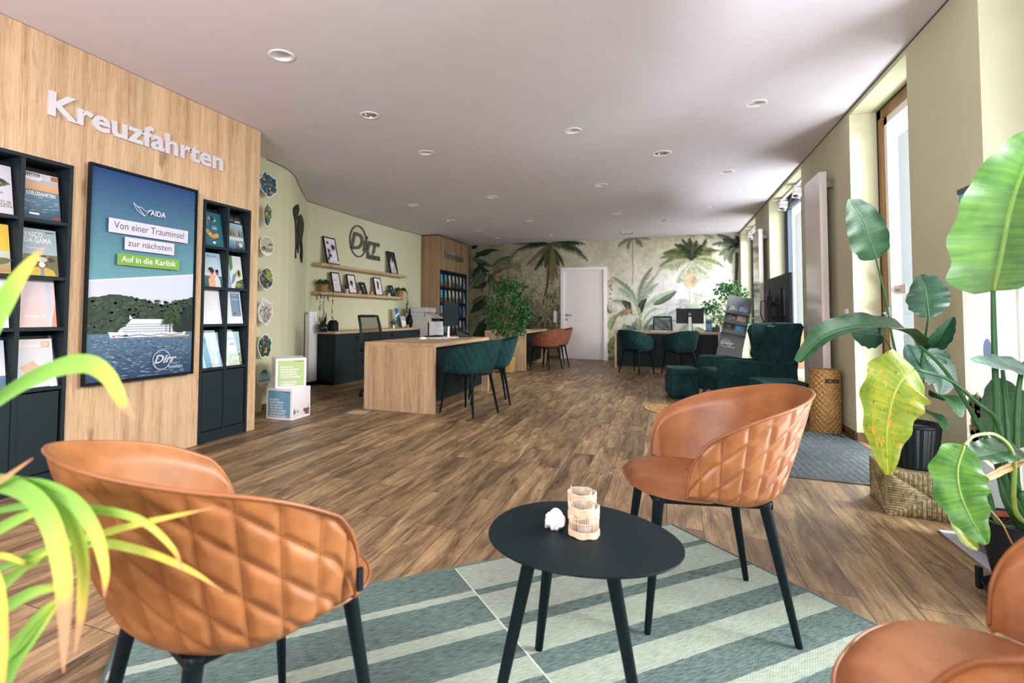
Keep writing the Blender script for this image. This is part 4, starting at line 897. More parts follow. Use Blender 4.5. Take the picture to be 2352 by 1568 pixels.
place(gr, 'bottle green velvet tub chair, right one before the wide rear desk', .235, 10.20, 122)
ru = chair('russet', 'russet brown tub chair at the near end of the rear left desk', (-2.19, 10.2, 0), R(155))
place(ru, 'russet brown tub chair half hidden, by the white door', -2.14, 10.88, 203)

# ================================================================== RUG, TABLE
ru_ = thing('rug', 'green and pale striped flat-woven rug under the seating group', 'rug', (.02, 2.895, 0))
ang = math.atan2(-.703, -.711)
ru_.rotation_euler = (0, 0, ang)
# x runs away from the top corner along the stripes; y across them (mirrored axis)
G().box(0, 2.39, 0, 1.72, 0, RUGZ).build('rug_field', M['rug'], ru_)
g = G(); e = simple('rug_binding', rgb(84, 108, 104), .95, .1, 200, bump=.4)
for a in ([(0, 0), (2.39, 0)], [(0, 1.72), (2.39, 1.72)], [(0, 0), (0, 1.72)], [(2.39, 0), (2.39, 1.72)]):
    g.tube([(a[0][0], a[0][1], .005), (a[1][0], a[1][1], .005)], .0065, 6)
g.build('binding', e, ru_)
t = thing('side_table', 'low black table with egg-shaped metal top and three legs', 'table', (-.245, 1.50, RUGZ))
pts = []
for k in range(64):
    a = 2*PI*k/64; r = .262+.020*math.cos(a-R(20))+.008*math.cos(3*a+.4); pts.append((r*math.cos(a)*1.0, r*math.sin(a)*.93))
tz = .455-RUGZ
g = G(); n = 64
prof = [(1, tz), (.998, tz-.004), (.98, tz-.008)]
vs = [(x*q, y*q, z) for q, z in prof for x, y in pts]; g.add(vs, [(i*n+k, (i+1)*n+k, (i+1)*n+(k+1) % n, i*n+(k+1) % n) for i in range(2) for k in range(n)], None, True)
g.f.append(tuple(range(n))); g.c.append(None); g.sm.append(False); g.f.append(tuple(range(2*n, 3*n))[::-1]); g.c.append(None); g.sm.append(False)
g.build('tabletop', M['metal'], t)
for (tx, ty, fx, fy) in [(-.10, -.07, -.175, -.20), (-.08, .10, -.138, .166), (.10, -.04, .19, -.13)]:
    G().tube([(tx, ty, tz-.008), (tx, ty, tz-.02), (fx, fy, .003), (fx, fy, 0)], [.022, .0195, .0125, .011], 16).build('leg', M['metal'], t)
G().box(-.13, .13, -.09, -.06, tz-.014, tz-.008).box(-.015, .015, -.09, .13, tz-.014, tz-.008).build('mounting_bracket', M['metal'], t)
def jar(label, px, py, h):
    p = at(px, py, Z=.455); r = .0375; t = thing('candle_jar', label, 'candle holder', (p.x, p.y, .455), group='raffia-wrapped candle jars')
    G().lathe([(.0001, .002), (r*.96, .002), (r, .006), (r, h), (r-.0025, h), (r-.0025, .006), (.0001, .006)], n=36).build('glass', M['acryl'], t)
    G().lathe([(r-.0005, h-.002), (r+.0008, h), (r-.001, h+.0015), (r-.003, h)], n=36, caps=False).build('rim', M['acryl'], t)
    g = G(); rf = simple('raffia', rgb(214, 186, 158), .85, .15, 80)
    for k in range(46): a = 2*PI*k/46+.03*random.random(); g.tube([((r+.002)*math.cos(a), (r+.002)*math.sin(a), .006), ((r+.003)*math.cos(a+.05), (r+.003)*math.sin(a+.05), h-.012)], .0013+.0005*random.random(), 5)
    for z0, z1, m in [(.002, .019, 8), (h-.030, h-.010, 9)]:
        for i in range(m):
            z = lerp(z0, z1, i/m); g.tube([((r+.0035+.0012*math.sin(k*.9+i*PI))*math.cos(2*PI*k/40), (r+.0035+.0012*math.sin(k*.9+i*PI))*math.sin(2*PI*k/40), z+.0008*math.sin(k)) for k in range(41)], .0017, 5, caps=False)
    for i in range(2): g.tube([((r+.004)*math.cos(2*PI*k/40), (r+.004)*math.sin(2*PI*k/40), lerp(.04, h-.03, .5+.5*math.sin(2*PI*k/40+i*2))) for k in range(41)], .0013, 5, caps=False)
    g.build('raffia_wrap', rf, t)
    G().lathe([(.0001, .007), (.018, .007), (.018, .018), (.0001, .018)], n=20).build('tealight', M['white'], t)
jar('front raffia-wrapped glass candle jar beside the white shell', 1341, 1226, .092)
jar('rear raffia-wrapped glass candle jar behind the other one', 1337, 1190, .092)
p = at(1275, 1212, Z=.455); rn = random.Random(4)
g = G()
def shell(u, v):
    a = 2*PI*u; q = math.sin(PI*v)**.7; r = .026*q*(1+.30*max(0, math.sin(a*3+v*9))*math.sin(PI*v)+.10*math.sin(a*7+v*20)); x = (v-.5)*.068
    return Vector((x, r*math.cos(a)*1.05, max(0, .020+r*math.sin(a)*.95+.004*math.sin(v*17))))
g.grid(shell, 40, 26, closeu=True)
o = g.build('sea_shell', M['shell']); o.location = (p.x, p.y, .4555); o.rotation_euler = (0, 0, R(-35)); tag(o, 'knobbly white sea shell on the egg-shaped black table', 'shell')

# ================================================================== SIDEBOARD, SHELVES AND WHAT STANDS ON THEM
XS = -4.575
t = thing('sideboard', 'long charcoal sideboard with oak top along the shelf wall', 'sideboard', (XS, 6.515, 0)); LS = 2.88; dx = XW+.008-XS
G().box(dx, -.02, .0, LS, 0, .765).build('carcass', M['black'], t)
for k in range(5):
    a = k*LS/5+.004; b = (k+1)*LS/5-.004; d = G().box(-.02, 0, a, b, .06, .76).build('door', M['black'], t, bevel=.002)
    G().box(-.002, .006, b-.03 if k % 2 == 0 else a+.01, b-.01 if k % 2 == 0 else a+.03, .66, .72).build('handle', M['metal'], d)
G().box(dx, -.03, 0, LS, 0, .055).build('plinth', M['black'], t)
G().box(dx, .012, -.012, LS+.01, .765, .80).build('worktop', M['oak_y'], t, bevel=.002)
ZS = .80
def shelf(label, pz, y0, y1, z0, z1):
    o = G().box(XW, -4.87, y0, y1, z0, z1).build('wall_shelf_board', M['oak_y'], bevel=.002); tag(o, label, 'shelf', 'floating oak picture shelves')
ZA, ZB = 1.83, 1.395
yA0, yA1 = at(738.6, 606, X=-4.87).y, at(934.2, 634, X=-4.87).y
zA = at(830, 617, X=-4.87).z; 
ZA = round(at(738.6, 603.2, X=-4.87).z*.5+at(934.2, 632.5, X=-4.87).z*.5, 3); ZB = round(at(737, 670, X=-4.87).z*.5+at(929, 681, X=-4.87).z*.5, 3)
shelf('upper floating oak shelf below the round logo', 0, yA0, yA1, ZA-.045, ZA); shelf('lower floating oak shelf with small frames and trailing plants', 0, yA0, yA1-.04, ZB-.045, ZB)
def pic(label, x0, x1, ytop, ybase, zs, art, w=None):
    """leaning picture frame; pixel x of left/right bottom edges"""
    ya = at(x0, ybase, X=-4.92).y; yb = at(x1, ybase, X=-4.92).y; h = at((x0+x1)/2, ytop, X=-4.97).z-zs; w_ = yb-ya
    t = thing('picture_frame', label, 'picture frame', (-4.915, ya, zs), group='small framed prints on the shelves'); tl = .10 if h > .35 else .07
    dx = -min(tl, .13*1); L = math.hypot(dx, h); V = Vector((dx/L, 0, h/L)); U = Vector((0, 1, 0)); Mx = frame((0, 0, 0), U, V); b = .018
    G().box(0, w_, 0, b, -.012, .006, None, Mx).box(0, w_, L-b, L, -.012, .006, None, Mx).box(0, b, b, L-b, -.012, .006, None, Mx).box(w_-b, w_, b, L-b, -.012, .006, None, Mx).build('frame', M['metal'], t)
    f = Flat(Mx, .0003); f.box(b, w_-b, b, L-b, -.010, -.002, K(226, 214, 224), Mx); art(f, b, w_-b, b, L-b); f.build('print', M['print'], t)
DK = K(30, 40, 42); GY = K(90, 100, 100); PK = K(226, 214, 224)
def spiky(f, x, y, r, col, n=16, rn=random.Random(3), wd=.14):
    for k in range(n): a = 2*PI*k/n+rn.random()*.3; L = r*(.6+.5*rn.random()); f.poly([(x-r*wd*math.sin(a), y+r*wd*math.cos(a)), (x+L*math.cos(a), y+L*math.sin(a)), (x+r*wd*math.sin(a), y-r*wd*math.cos(a))], col)
def p_palms(f, a, b, c, d):
    f.poly([(a, c), (b, c), (b, d), (a, d)], PK); w = b-a; h = d-c; spiky(f, a+w*.25, c+h*.82, w*.17, DK); spiky(f, a+w*.72, c+h*.66, w*.27, DK, 20); spiky(f, a+w*.22, c+h*.5, w*.2, DK, 14); f.stroke([(a+w*.05, c+h*.12), (a+w*.2, c+h*.3), (a+w*.22, c+h*.5)], w*.1, w*.05, DK); spiky(f, a+w*.3, c+h*.3, w*.18, DK); f.stroke([(a+w*.3, c+h*.5), (a+w*.72, c+h*.66)], .004, .004, GY); f.rect(a, b, c, c+h*.1, K(206, 196, 200))
def p_hat(f, a, b, c, d):
    w = b-a; h = d-c; f.poly([(a, c), (b, c), (b, d), (a, d)], K(40, 44, 48)); f.poly([(a+w*.12, c), (a+w*.1, c+h*.45), (a+w*.45, c+h*.8), (a+w*.75, c+h*.5), (a+w*.9, c)], K(186, 176, 180)); f.poly([(a+w*.28, c+h*.1), (a+w*.3, c+h*.5), (a+w*.48, c+h*.78), (a+w*.5, c+h*.4)], K(226, 214, 220)); f.poly([(a+w*.45, c+h*.85), (a+w*.4, c+h*.55), (a+w*.52, c+h*.5), (a+w*.6, c+h*.8)], DK); f.stroke([(a+w*.3, c+h*.2), (a+w*.5, c+h*.3), (a+w*.8, c+h*.2)], .006, .004, DK)
def p_text(f, a, b, c, d):
    w = b-a; h = d-c; f.poly([(a, c), (b, c), (b, d), (a, d)], PK); f.text('Auszeit', a+w*.12, c+h*.58, width=w*.5, height=.05, col=GY); lines(f, a+w*.12, b-w*.1, c+h*.42, 5, K(180, 170, 180), .028, .008)
def p_leaf(f, a, b, c, d):
    w = b-a; h = d-c; f.poly([(a, c), (b, c), (b, d), (a, d)], PK); spiky(f, a+w*.45, c+h*.58, w*.36, DK, 18); f.stroke([(a+w*.48, c+h*.6), (a+w*.52, c+h*.32)], .02, .012, GY); f.blob(a+w*.8, c+h*.25, w*.07, h*.04, DK)
def p_tree(f, a, b, c, d):
    w = b-a; h = d-c; f.poly([(a, c), (b, c), (b, d), (a, d)], PK); rn = random.Random(5)
    for k in range(14): f.blob(a+w*(.5+.2*(rn.random()-.5)), c+h*(.35+.5*k/14), w*.13, h*.035, DK, .5, 8, rn)
    f.stroke([(a+w*.5, c+h*.1), (a+w*.5, c+h*.5)], .006, .006, GY)
def p_dark(f, a, b, c, d):
    w = b-a; h = d-c; f.poly([(a, c), (b, c), (b, d), (a, d)], K(34, 44, 48)); f.stroke([(a+w*.6, c+h*.12), (a+w*.55, c+h*.5), (a+w*.5, c+h*.7)], .006, .006, PK); f.blob(a+w*.3, c+h*.74, w*.14, h*.04, PK); f.blob(a+w*.55, c+h*.8, w*.1, h*.05, PK)
def p_face(f, a, b, c, d):
    w = b-a; h = d-c; f.poly([(a, c), (b, c), (b, d), (a, d)], K(34, 44, 48)); f.ring(a+w*.55, c+h*.6, w*.26, w*.05, PK, 24, h*.26); f.blob(a+w*.55, c+h*.5, w*.1, h*.12, GY)
pic('black frame with palm silhouettes on the upper shelf', 752, 779, 546, 606, ZA, p_palms)
pic('black frame with straw hat photo on the upper shelf', 897, 914.5, 579, 628, ZA, p_hat)
pic('black frame with lines of small text, lower shelf', 766, 785, 626, 670, ZB, p_text); pic('black frame with spiky leaf print, lower shelf', 802, 820.5, 631, 673, ZB, p_leaf)
pic('small dark frame with pale plant stem drawing, lower shelf', 832, 844, 649, 675, ZB, p_dark); pic('black frame with upright tree drawing, lower shelf', 863, 879.5, 638, 677, ZB, p_tree); pic('smallest dark frame with round pale motif, lower shelf', 899, 907.5, 656, 679, ZB, p_face)
def spot(px, X, Z): p = at(px, 700, X=X); return p.y
def leafy(g, c, n, size, rnd, shape=(1, 1, 1), mat=None, aspect=.5, updir=None):
    """many small folded leaves around c"""
    for k in range(n):
        a = rnd.random()*2*PI; b = math.acos(2*rnd.random()-1); r = rnd.random()**.4
        p = Vector((c[0]+shape[0]*r*math.sin(b)*math.cos(a), c[1]+shape[1]*r*math.sin(b)*math.sin(a), c[2]+shape[2]*r*math.cos(b)))
        d = Vector((math.cos(a)+rnd.uniform(-.6, .6), math.sin(a)+rnd.uniform(-.6, .6), rnd.uniform(-.9, .35))).normalized(); onel(g, p, d, size*rnd.uniform(.7, 1.25), rnd, aspect)
def onel(g, p, d, L, rnd, aspect=.5):
    n = d.cross(Vector((rnd.uniform(-1, 1), rnd.uniform(-1, 1), rnd.uniform(.2, 1)))).normalized(); s = n; m = d.cross(n)
    w = L*aspect/2; q = p+d*L*.45; e = p+d*L-Vector((0, 0, L*.18))
    i0 = len(g.v)
    g.add([p, q+s*w+m*w*.35, e, q-s*w+m*w*.35, q], [(0, 4, 1), (1, 4, 2), (2, 4, 3), (3, 4, 0)], None, True)
    if g.uv is None: g.uv = []
    while len(g.uv) < i0: g.uv.append((0, 0))
    g.uv += [(.5, 0), (1, .45), (.5, 1), (0, .45), (.5, .45)]
def basket_pot(t, r, h, mat=None, taper=.85):
    g = G(); n = 8
    g.lathe([(.0001, .004), (r*taper*.95, .004)]+[(lerp(r*taper, r, k/(2*n))+(.0035 if k % 2 else 0), .006+(h-.006)*k/(2*n)) for k in range(2*n+1)]+[(r-.008, h), (r-.012, h-.02), (.0001, h-.02)], n=26)
    return g.build('pot', mat or M['wicker'], t)
def trailing(label, y, seed, trails):
    t = thing('trailing_plant', label, 'plant', (-4.945, y, ZB), group='trailing plants on the lower shelf'); rn = random.Random(seed); basket_pot(t, .065, .13)
    g = G(); leafy(g, (0, 0, .155), 170, .034, rn, (.09, .10, .045), aspect=.8); st = G()
    for (dy, L, x) in trails:
        pts = [(0, dy*.3, .14), (x*.6, dy*.8, .15), (x, dy, .09), (x+.01, dy*1.02, -.05)]+[(x+.005*math.sin(k*1.7), dy*1.02+.006*math.sin(k*2.3), -.05-(L-.05)*k/6) for k in range(1, 7)]
        P = spline(pts, 5); st.tube(P, .0015, 4)
        for k in range(int(L*150)): q = P[int(rn.random()*(len(P)-1))]; d = Vector((rn.uniform(-1, 1), rn.uniform(-1, 1), rn.uniform(-.8, .1))).normalized(); onel(g, q, d, .022, rn, .85)
    g.build('foliage', M['leafm'], t); st.build('vines', M['stem'], t)
yy = lambda px, py: at(px, py, X=-4.94).y
trailing('trailing plant in wicker pot at the left end of the lower shelf', yy(742, 660), 3, [(-.10, .42, .095), (-.16, .12, .02), (.12, .50, .095), (.0, .14, .10), (-.14, .30, .06)])
trailing('trailing plant in wicker pot at the right end of the lower shelf', yy(920, 675), 5, [(.14, .46, .085), (.10, .34, .095), (-.12, .06, .09)])
def smallpot(name, label, y, r, h, mat, kind, seed, X=-4.945, Z=None, cat='plant', group=None):
    t = thing(name, label, cat, (X, y, ZB if Z is None else Z), group=group); rn = random.Random(seed)
    G().lathe([(.0001, 0), (r*.8, 0), (r*.85, .004), (r, h), (r*.93, h), (r*.88, h-.01), (.0001, h-.01)], n=24).build('pot', mat, t)
    if kind == 'spike':
        g = G(); g.uv = None
        for k in range(11): a = rn.random()*6.28; L = h*(1.1+.9*rn.random()); w = .006+r*.09; q = rn.uniform(.1, .45); d = Vector((math.cos(a)*q, math.sin(a)*q, 1)).normalized(); s = Vector((-math.sin(a), math.cos(a), 0)); b = Vector((math.cos(a)*r*.4, math.sin(a)*r*.4, h-.01)); m = b+d*L*.5; g.add([b-s*w, b+s*w, m+s*w*.8, b+d*L, m-s*w*.8, m+d.cross(s)*w*.5], [(0, 1, 5), (1, 2, 5), (2, 3, 5), (3, 4, 5), (4, 0, 5)], None, False)
        g.build('foliage', M['leafd'], t)
    elif kind == 'bush': g = G(); leafy(g, (0, 0, h+.045), 60, .035, rn, (.055, .055, .05), aspect=.6); g.build('foliage', M['leafm'], t)
    return t
mint = simple('pale_mint_ceramic', rgb(170, 190, 164), .4)
smallpot('potted_succulent', 'small mint pot with pointed succulent between two frames', yy(797, 670), .035, .075, mint, 'spike', 1)
for px, lab in ((824, 'small wicker tea-light cup beside the spiky leaf print'), (852, 'small wicker tea-light cup beside the tree drawing')):
    t = thing('wicker_cup', lab, 'candle holder', (-4.93, yy(px, 672), ZB)); basket_pot(t, .038, .06, M['jute'], 1.0)
smallpot('potted_herb', 'little mint pot with leafy sprig near the smallest frame', yy(894, 680), .032, .06, mint, 'bush', 2); 
# round wall logo
p0 = at(824, 554, X=-5.03); t = thing('wall_logo', 'grey raised round logo lettering Dirr Reisen on the green wall', 'sign', (XW, p0.y, p0.z)); k = .275
g = G(); n = 64
vs = [(x, r*math.cos(2*PI*i/n), r*math.sin(2*PI*i/n)*1.04) for x in (.0, .022) for r in (k, k-.024) for i in range(n)]
fs = []
for i in range(n):
    j = (i+1) % n; fs += [(i, j, 2*n+j, 2*n+i), (n+j, n+i, 3*n+i, 3*n+j), (2*n+i, 2*n+j, 3*n+j, 3*n+i)]
g.add(vs, fs); g.build('ring', M['signdark'], t)
wordart('letters', 'Dirr', (0.004, at(805, 570, X=-5.03).y-p0.y, at(806, 573, X=-5.03).z-p0.z+.03), (0, 1, 0), (0, 0, 1), 1.0, .42, M['signdark'], t, .018, .022, .28)
wordart('small_letters', 'Reisen', (0, at(843, 592, X=-5.03).y-p0.y, at(845, 594, X=-5.03).z-p0.z), (0, 1, 0), (0, 0, 1), .45, .18, M['signdark'], t, .03, .015)
# things on the sideboard
XP = -4.78
def sy(px, py=750, X=XP): return at(px, py, X=X).y
smallpot('potted_succulent', 'aloe-like succulent in glossy black bowl on the sideboard', sy(742), .085, .11, simple('glossy_black_glaze', rgb(18, 26, 30), .12), 'spike', 4, X=XP, Z=ZS)
t = thing('lantern', 'black metal lantern with ring handle beside the succulent', 'lantern', (XP, sy(765), ZS))
G().lathe([(.0001, 0), (.078, 0), (.08, .004), (.08, .13), (.052, .165), (.05, .168), (.0001, .168)], n=28).build('body', M['metal'], t)
G().tube([(0, .018*math.cos(a), .185+.022*math.sin(a)) for a in [2*PI*k/16 for k in range(17)]], .0035, 6).build('ring_handle', M['wicker'], t)
g = G()
for k in range(14): a = 2*PI*k/14; g.box(.0795, .082, -.003, .003, .02, .12, None, Matrix.Rotation(a, 4, 'Z'))
g.build('ribs', M['metal'], t)
# brochure stand
t = thing('leaflet_stand', 'slanting leaflet stand with travel flyers on the sideboard', 'leaflet stand', (XP, sy(925), ZS))
G().box(-.10, .06, -.12, .12, 0, .006).add([(-.07, -.11, .006), (-.07, .11, .006), (-.16, .11, .36), (-.16, -.11, .36), (-.066, -.11, .006), (-.066, .11, .006), (-.156, .11, .36), (-.156, -.11, .36)], [(0, 1, 2, 3), (7, 6, 5, 4), (0, 4, 5, 1), (2, 6, 7, 3), (1, 5, 6, 2), (0, 3, 7, 4)]).build('stand', M['acryl'], t)
y_ = sy(925)
def a_fly1(f, w, h): f.rect(-w/2, w/2, 0, h, K(230, 226, 232)); f.rect(-w/2, w/2, 0, h*.10, K(140, 176, 90)); f.grad(-w/2, w/2, h*.62, h, K(196, 190, 160), K(150, 190, 214)); f.blob(0, h*.7, .04, .02, K(190, 150, 90)); lines(f, -w*.3, w*.3, h*.5, 4, K(190, 186, 196), .02)
def a_fly2(f, w, h): f.grad(-w/2, w/2, 0, h, K(40, 90, 130), K(50, 110, 150)); f.poly([(-w/2, h*.5), (w/2, h*.7), (w/2, h*.8), (-w/2, h*.62)], K(226, 226, 232)); f.rect(-w/2, w/2, 0, h*.3, K(60, 90, 60))
brochure(XP+.02, y_+.05, ZS+.006, .17, .22, .05, a_fly1, 'leaflet', 'white flyer with green footer in the slanting sideboard stand'); brochure(XP-.055, y_-.03, ZS+.02, .16, .36, .08, a_fly2, 'leaflet', 'dark blue mountain flyer behind the white one on the sideboard')
smallpot('bud_vase', 'tiny white vase with green sprig left of the flyers', sy(899), .02, .07, M['white'], 'bush', 7, X=XP+.05, Z=ZS, cat='vase')
t = thing('wicker_cup', 'small wicker cup right of the flyers on the sideboard', 'candle holder', (XP+.05, sy(931), ZS)); basket_pot(t, .03, .06, M['jute'], 1)
o = G().lathe([(.0001, 0), (.06, 0), (.085, .06), (.09, .14), (.06, .22), (.028, .27), (.022, .36), (.03, .38), (.0001, .375)], n=26).build('tall_vase', M['metal']); o.location = (XP-.05, sy(941, X=XP-.05), ZS); tag(o, 'dark bottle-shaped vase between flyers and printer', 'vase')
# white tall radiator in the corner
t = thing('corner_radiator', 'narrow white upright panel radiator behind the message cubes', 'radiator', (-4.885, 6.31, 0))
G().box(-.085, 0, 0, .19, .06, 1.10).build('panel', M['white'], t, bevel=.006); G().box(-.10, -.085, .04, .17, .2, .9).build('fixing', M['metal'], t); G().lathe([(.0001, 0), (.012, 0), (.012, .012), (.0001, .012)], n=14, M=frame((-.05, 0, 1.07), (1, 0, 0), (0, 0, 1), (0, -1, 0))).build('valve_cap', M['chrome'], t)
# message cubes
def cube(label, pts_floor, z, size, rot, fronts):
    t = thing('message_cube', label, 'display cube', (*pts_floor, z), rot); s = size; e = .012
    G().box(0, s, 0, s, 0, s).build('cube_body', M['white'], t, bevel=.004)
    for nm, (o_, U_, fn) in fronts.items():
        f = Flat(frame(o_, U_, (0, 0, 1)), .0003); fn(f, s); f.build('printed_panel', M['print'], t)
def txt(f, s, ls, bg, y0, dy, hh):
    f.rect(.022, s-.022, .022, s-.022, K(*bg))
    f.rect(s*.66, s*.92, s*.885, s*.90, K(30, 40, 60)); f.rect(s*.58, s*.63, s*.885, s*.905, K(200, 120, 40))
    for i, l in enumerate(ls):
        if l: f.text(l, .045, s*y0-i*dy, size=hh*.84, col=K(236, 234, 236), bold=.04)
def c_blue(f, s): txt(f, s, ['DIE BESTEN', 'REISEN ERKENNT', 'MAN NICHT AN', 'DER LÄNGE DER', 'STRECKE. SONDERN', 'AN DER QUALITÄT', 'DER ERFAHRUNGEN.'], (110, 160, 188), .62, s*.088, s*.082)
def c_green(f, s): txt(f, s, ['KANN MAN', 'UNVERGESSLICHE', 'ERFAHRUNGEN', 'UND BLEIBENDE', 'MOMENTE MESSEN?', '', 'JA. UND ZWAR', 'IN SEEMEILEN.'], (178, 200, 134), .68, s*.083, s*.09)
def c_photo(f, s):
    f.grad(.02, s-.02, .02, s-.02, K(226, 214, 214), K(240, 234, 240)); f.poly([(.02, .05), (.02, s*.3), (s*.2, s*.32), (s*.35, s*.28), (s*.1, .04)], K(200, 190, 186))
    for x_, h_ in ((.10, .40), (.16, .34), (.32, .3), (.62, .34), (.66, .3), (.86, .42)): f.poly([(s*x_-.008, s*.2), (s*x_, s*h_), (s*x_+.008, s*.2)], K(80, 70, 70))
    f.poly([(s*.6, s*.3), (s*.92, s*.28), (s*.92, s*.08), (s*.7, s*.1)], K(130, 90, 80))
s_ = .315
a0 = at(670, 966, Z=0); a1 = at(611, 961, Z=0); rot = math.atan2(a0.y-a1.y, a0.x-a1.x)
s_ = (a0-a1).length
cube('lower white cube with blue German text panel, on the floor', (a1.x, a1.y), 0, s_, rot, {'a': ((0, -.0005, 0), (1, 0, 0), c_blue), 'b': ((s_+.0005, 0, 0), (0, 1, 0), c_photo)})
b1 = at(632, 893, Z=s_); b2 = at(703, 889, Z=s_); rot2 = math.atan2(b2.y-b1.y, b2.x-b1.x)
cube('upper white cube with green German text panel, stacked on top', (b1.x, b1.y), s_, min(.31, (b2-b1).length), rot2, {'a': ((0, -.0005, 0), (1, 0, 0), c_green), 'b': ((min(.31, (b2-b1).length)+.0005, 0, 0), (0, 1, 0), c_photo)})
# ================================================================== OAK CABINET 'Fernreisen', PRINTER
XC = -4.64
RC = (10.51, 12.16)
XW_ = XW; XW = XW+.012; g = G(); g.box(XW, XC, 10.39, RC[0], 0, 2.815).box(XW, XC, RC[1], 12.30, 0, 2.815).box(XW, XC, RC[0], RC[1], 2.07, 2.815).box(XW, XC, RC[0], RC[1], 0, .58).box(XW, XC-.25, RC[0], RC[1], .58, 2.07)
t = thing('display_cabinet', 'tall oak cabinet lettered Fernreisen holding a rack of city guides', 'cabinet', (0, 0, 0))
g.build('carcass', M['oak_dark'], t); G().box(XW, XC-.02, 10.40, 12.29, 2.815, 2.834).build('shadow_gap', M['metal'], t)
wordart('letters', 'Fernreisen', (XC, 10.76, 2.35), (0, 1, 0), (0, 0, 1), 1.15, .235, M['signdark'], t, .012, .022)
XW = XW_
zr = [.625, .985, 1.335, 1.69]
tF, WF, frF = rack('brochure_rack', 'black rack of slim city guides in the oak cabinet lettered Fernreisen', *RC, 7, zr, 2.06, XC, depth=.20)
for ch in list(tF.children): ch.parent = t; ch.location = Vector(ch.location)+tF.location
D.objects.remove(tF)
rn = random.Random(31)
row_n = ['bottom row', 'third row', 'second row', 'top row']; col_n = ['first', 'second', 'third', 'fourth', 'fifth', 'sixth', 'last']
PAL = [('blue-sky', (90, 160, 200), (60, 70, 80)), ('turquoise', (80, 176, 190), (150, 60, 60)), ('cream', (226, 214, 190), (170, 120, 60)), ('pale grey', (214, 214, 220), (90, 90, 100)), ('beige', (206, 190, 166), (110, 90, 80)), ('sandy', (226, 206, 160), (60, 50, 50)), ('sea-blue', (70, 130, 180), (150, 170, 190))]
over = {(0, 0): ('orange', (220, 140, 40), (170, 60, 40)), (0, 1): ('green meadow', (110, 190, 220), (90, 150, 60)), (1, 2): ('amber', (190, 200, 210), (220, 150, 60)), (1, 4): ('yellow', (220, 190, 80), (230, 225, 225)), (1, 5): ('night-blue', (50, 80, 150), (30, 50, 100)), (2, 3): ('white and teal', (224, 224, 226), (60, 110, 120)), (3, 2): ('golden', (226, 220, 210), (190, 140, 60))}
for r_ in range(4):
    for c_ in range(7):
        nm, c1, c2 = over.get((r_, c_), PAL[c_])
        def art(f, w, h, c1=c1, c2=c2, rn=rn, k=(r_, c_)):
            f.grad(-w/2, w/2, h*.35, h, K(*mixc(c1, (235, 235, 235), .35)), K(*c1), 6); f.grad(-w/2, w/2, 0, h*.4, K(*mixc(c2, (60, 60, 60), .3)), K(*c2), 5)
            for i in range(9): x = w*(rn.random()-.5)*.8; hh = h*(.3+.35*rn.random()); cc = K(*rn.choice([c2, (60, 60, 66), (226, 222, 220), (150, 90, 70), (100, 110, 110)])); f.poly([(x-.008, h*.15), (x-.004, hh), (x+.006, hh+.008), (x+.010, h*.15)], cc)
            f.text('CITY', -w*.36, h*.86, width=w*.5, height=.02, col=WHT, bold=.03)
        y = RC[0]+frF+WF*(c_+.5)
        brochure(XC-.008, y, zr[r_]+.003, .178, .285, .03, art, 'city_guide', '%s city guide, %s in the %s of the oak cabinet' % (nm, col_n[c_], row_n[r_]), 'slim city guides in the oak cabinet', thick=.02)
# printer on a low cupboard between sideboard and cabinet
XQ = -4.30
t = thing('printer', 'light grey multifunction office printer standing before the oak cabinet', 'printer', (-4.62, 9.41, 0), R(0))
pc = at(1007, 771, X=-4.2)
# body faces +X; near side faces the camera
g = G(); g.box(-.30, .25, 0, .50, .56, 1.02); g.build('body', M['grey'], t, bevel=.012)
G().box(-.30, .10, .02, .48, 1.02, 1.10).build('paper_deck', M['grey'], t, bevel=.01)
G().box(.20, .34, .0, .50, .56, .92).build('front_cover', M['white'], t, bevel=.008)
G().box(-.28, .18, .02, .48, 1.10, 1.205).build('scanner_lid', M['grey'], t, bevel=.02)
G().prism([(.12, 1.02), (.36, .985), (.36, 1.00), (.12, 1.10)], .05, .45, None, frame((0, 0, 0), (1, 0, 0), (0, 0, 1), (0, 1, 0))).build('control_panel', M['grey'], t)
G().box(.14, .30, .10, .40, .93, .99).build('paper_slot', M['plastic'], t)
for z in (.58, .69, .80): G().box(.338, .344, .10, .40, z, z+.09).build('paper_drawer', M['white'], t, bevel=.003); G().box(.343, .348, .32, .37, z+.05, z+.062).build('drawer_grip', M['grey'], t)
G().box(-.30, .25, .0, .50, 0, .56).build('base_cabinet', M['white'], t)

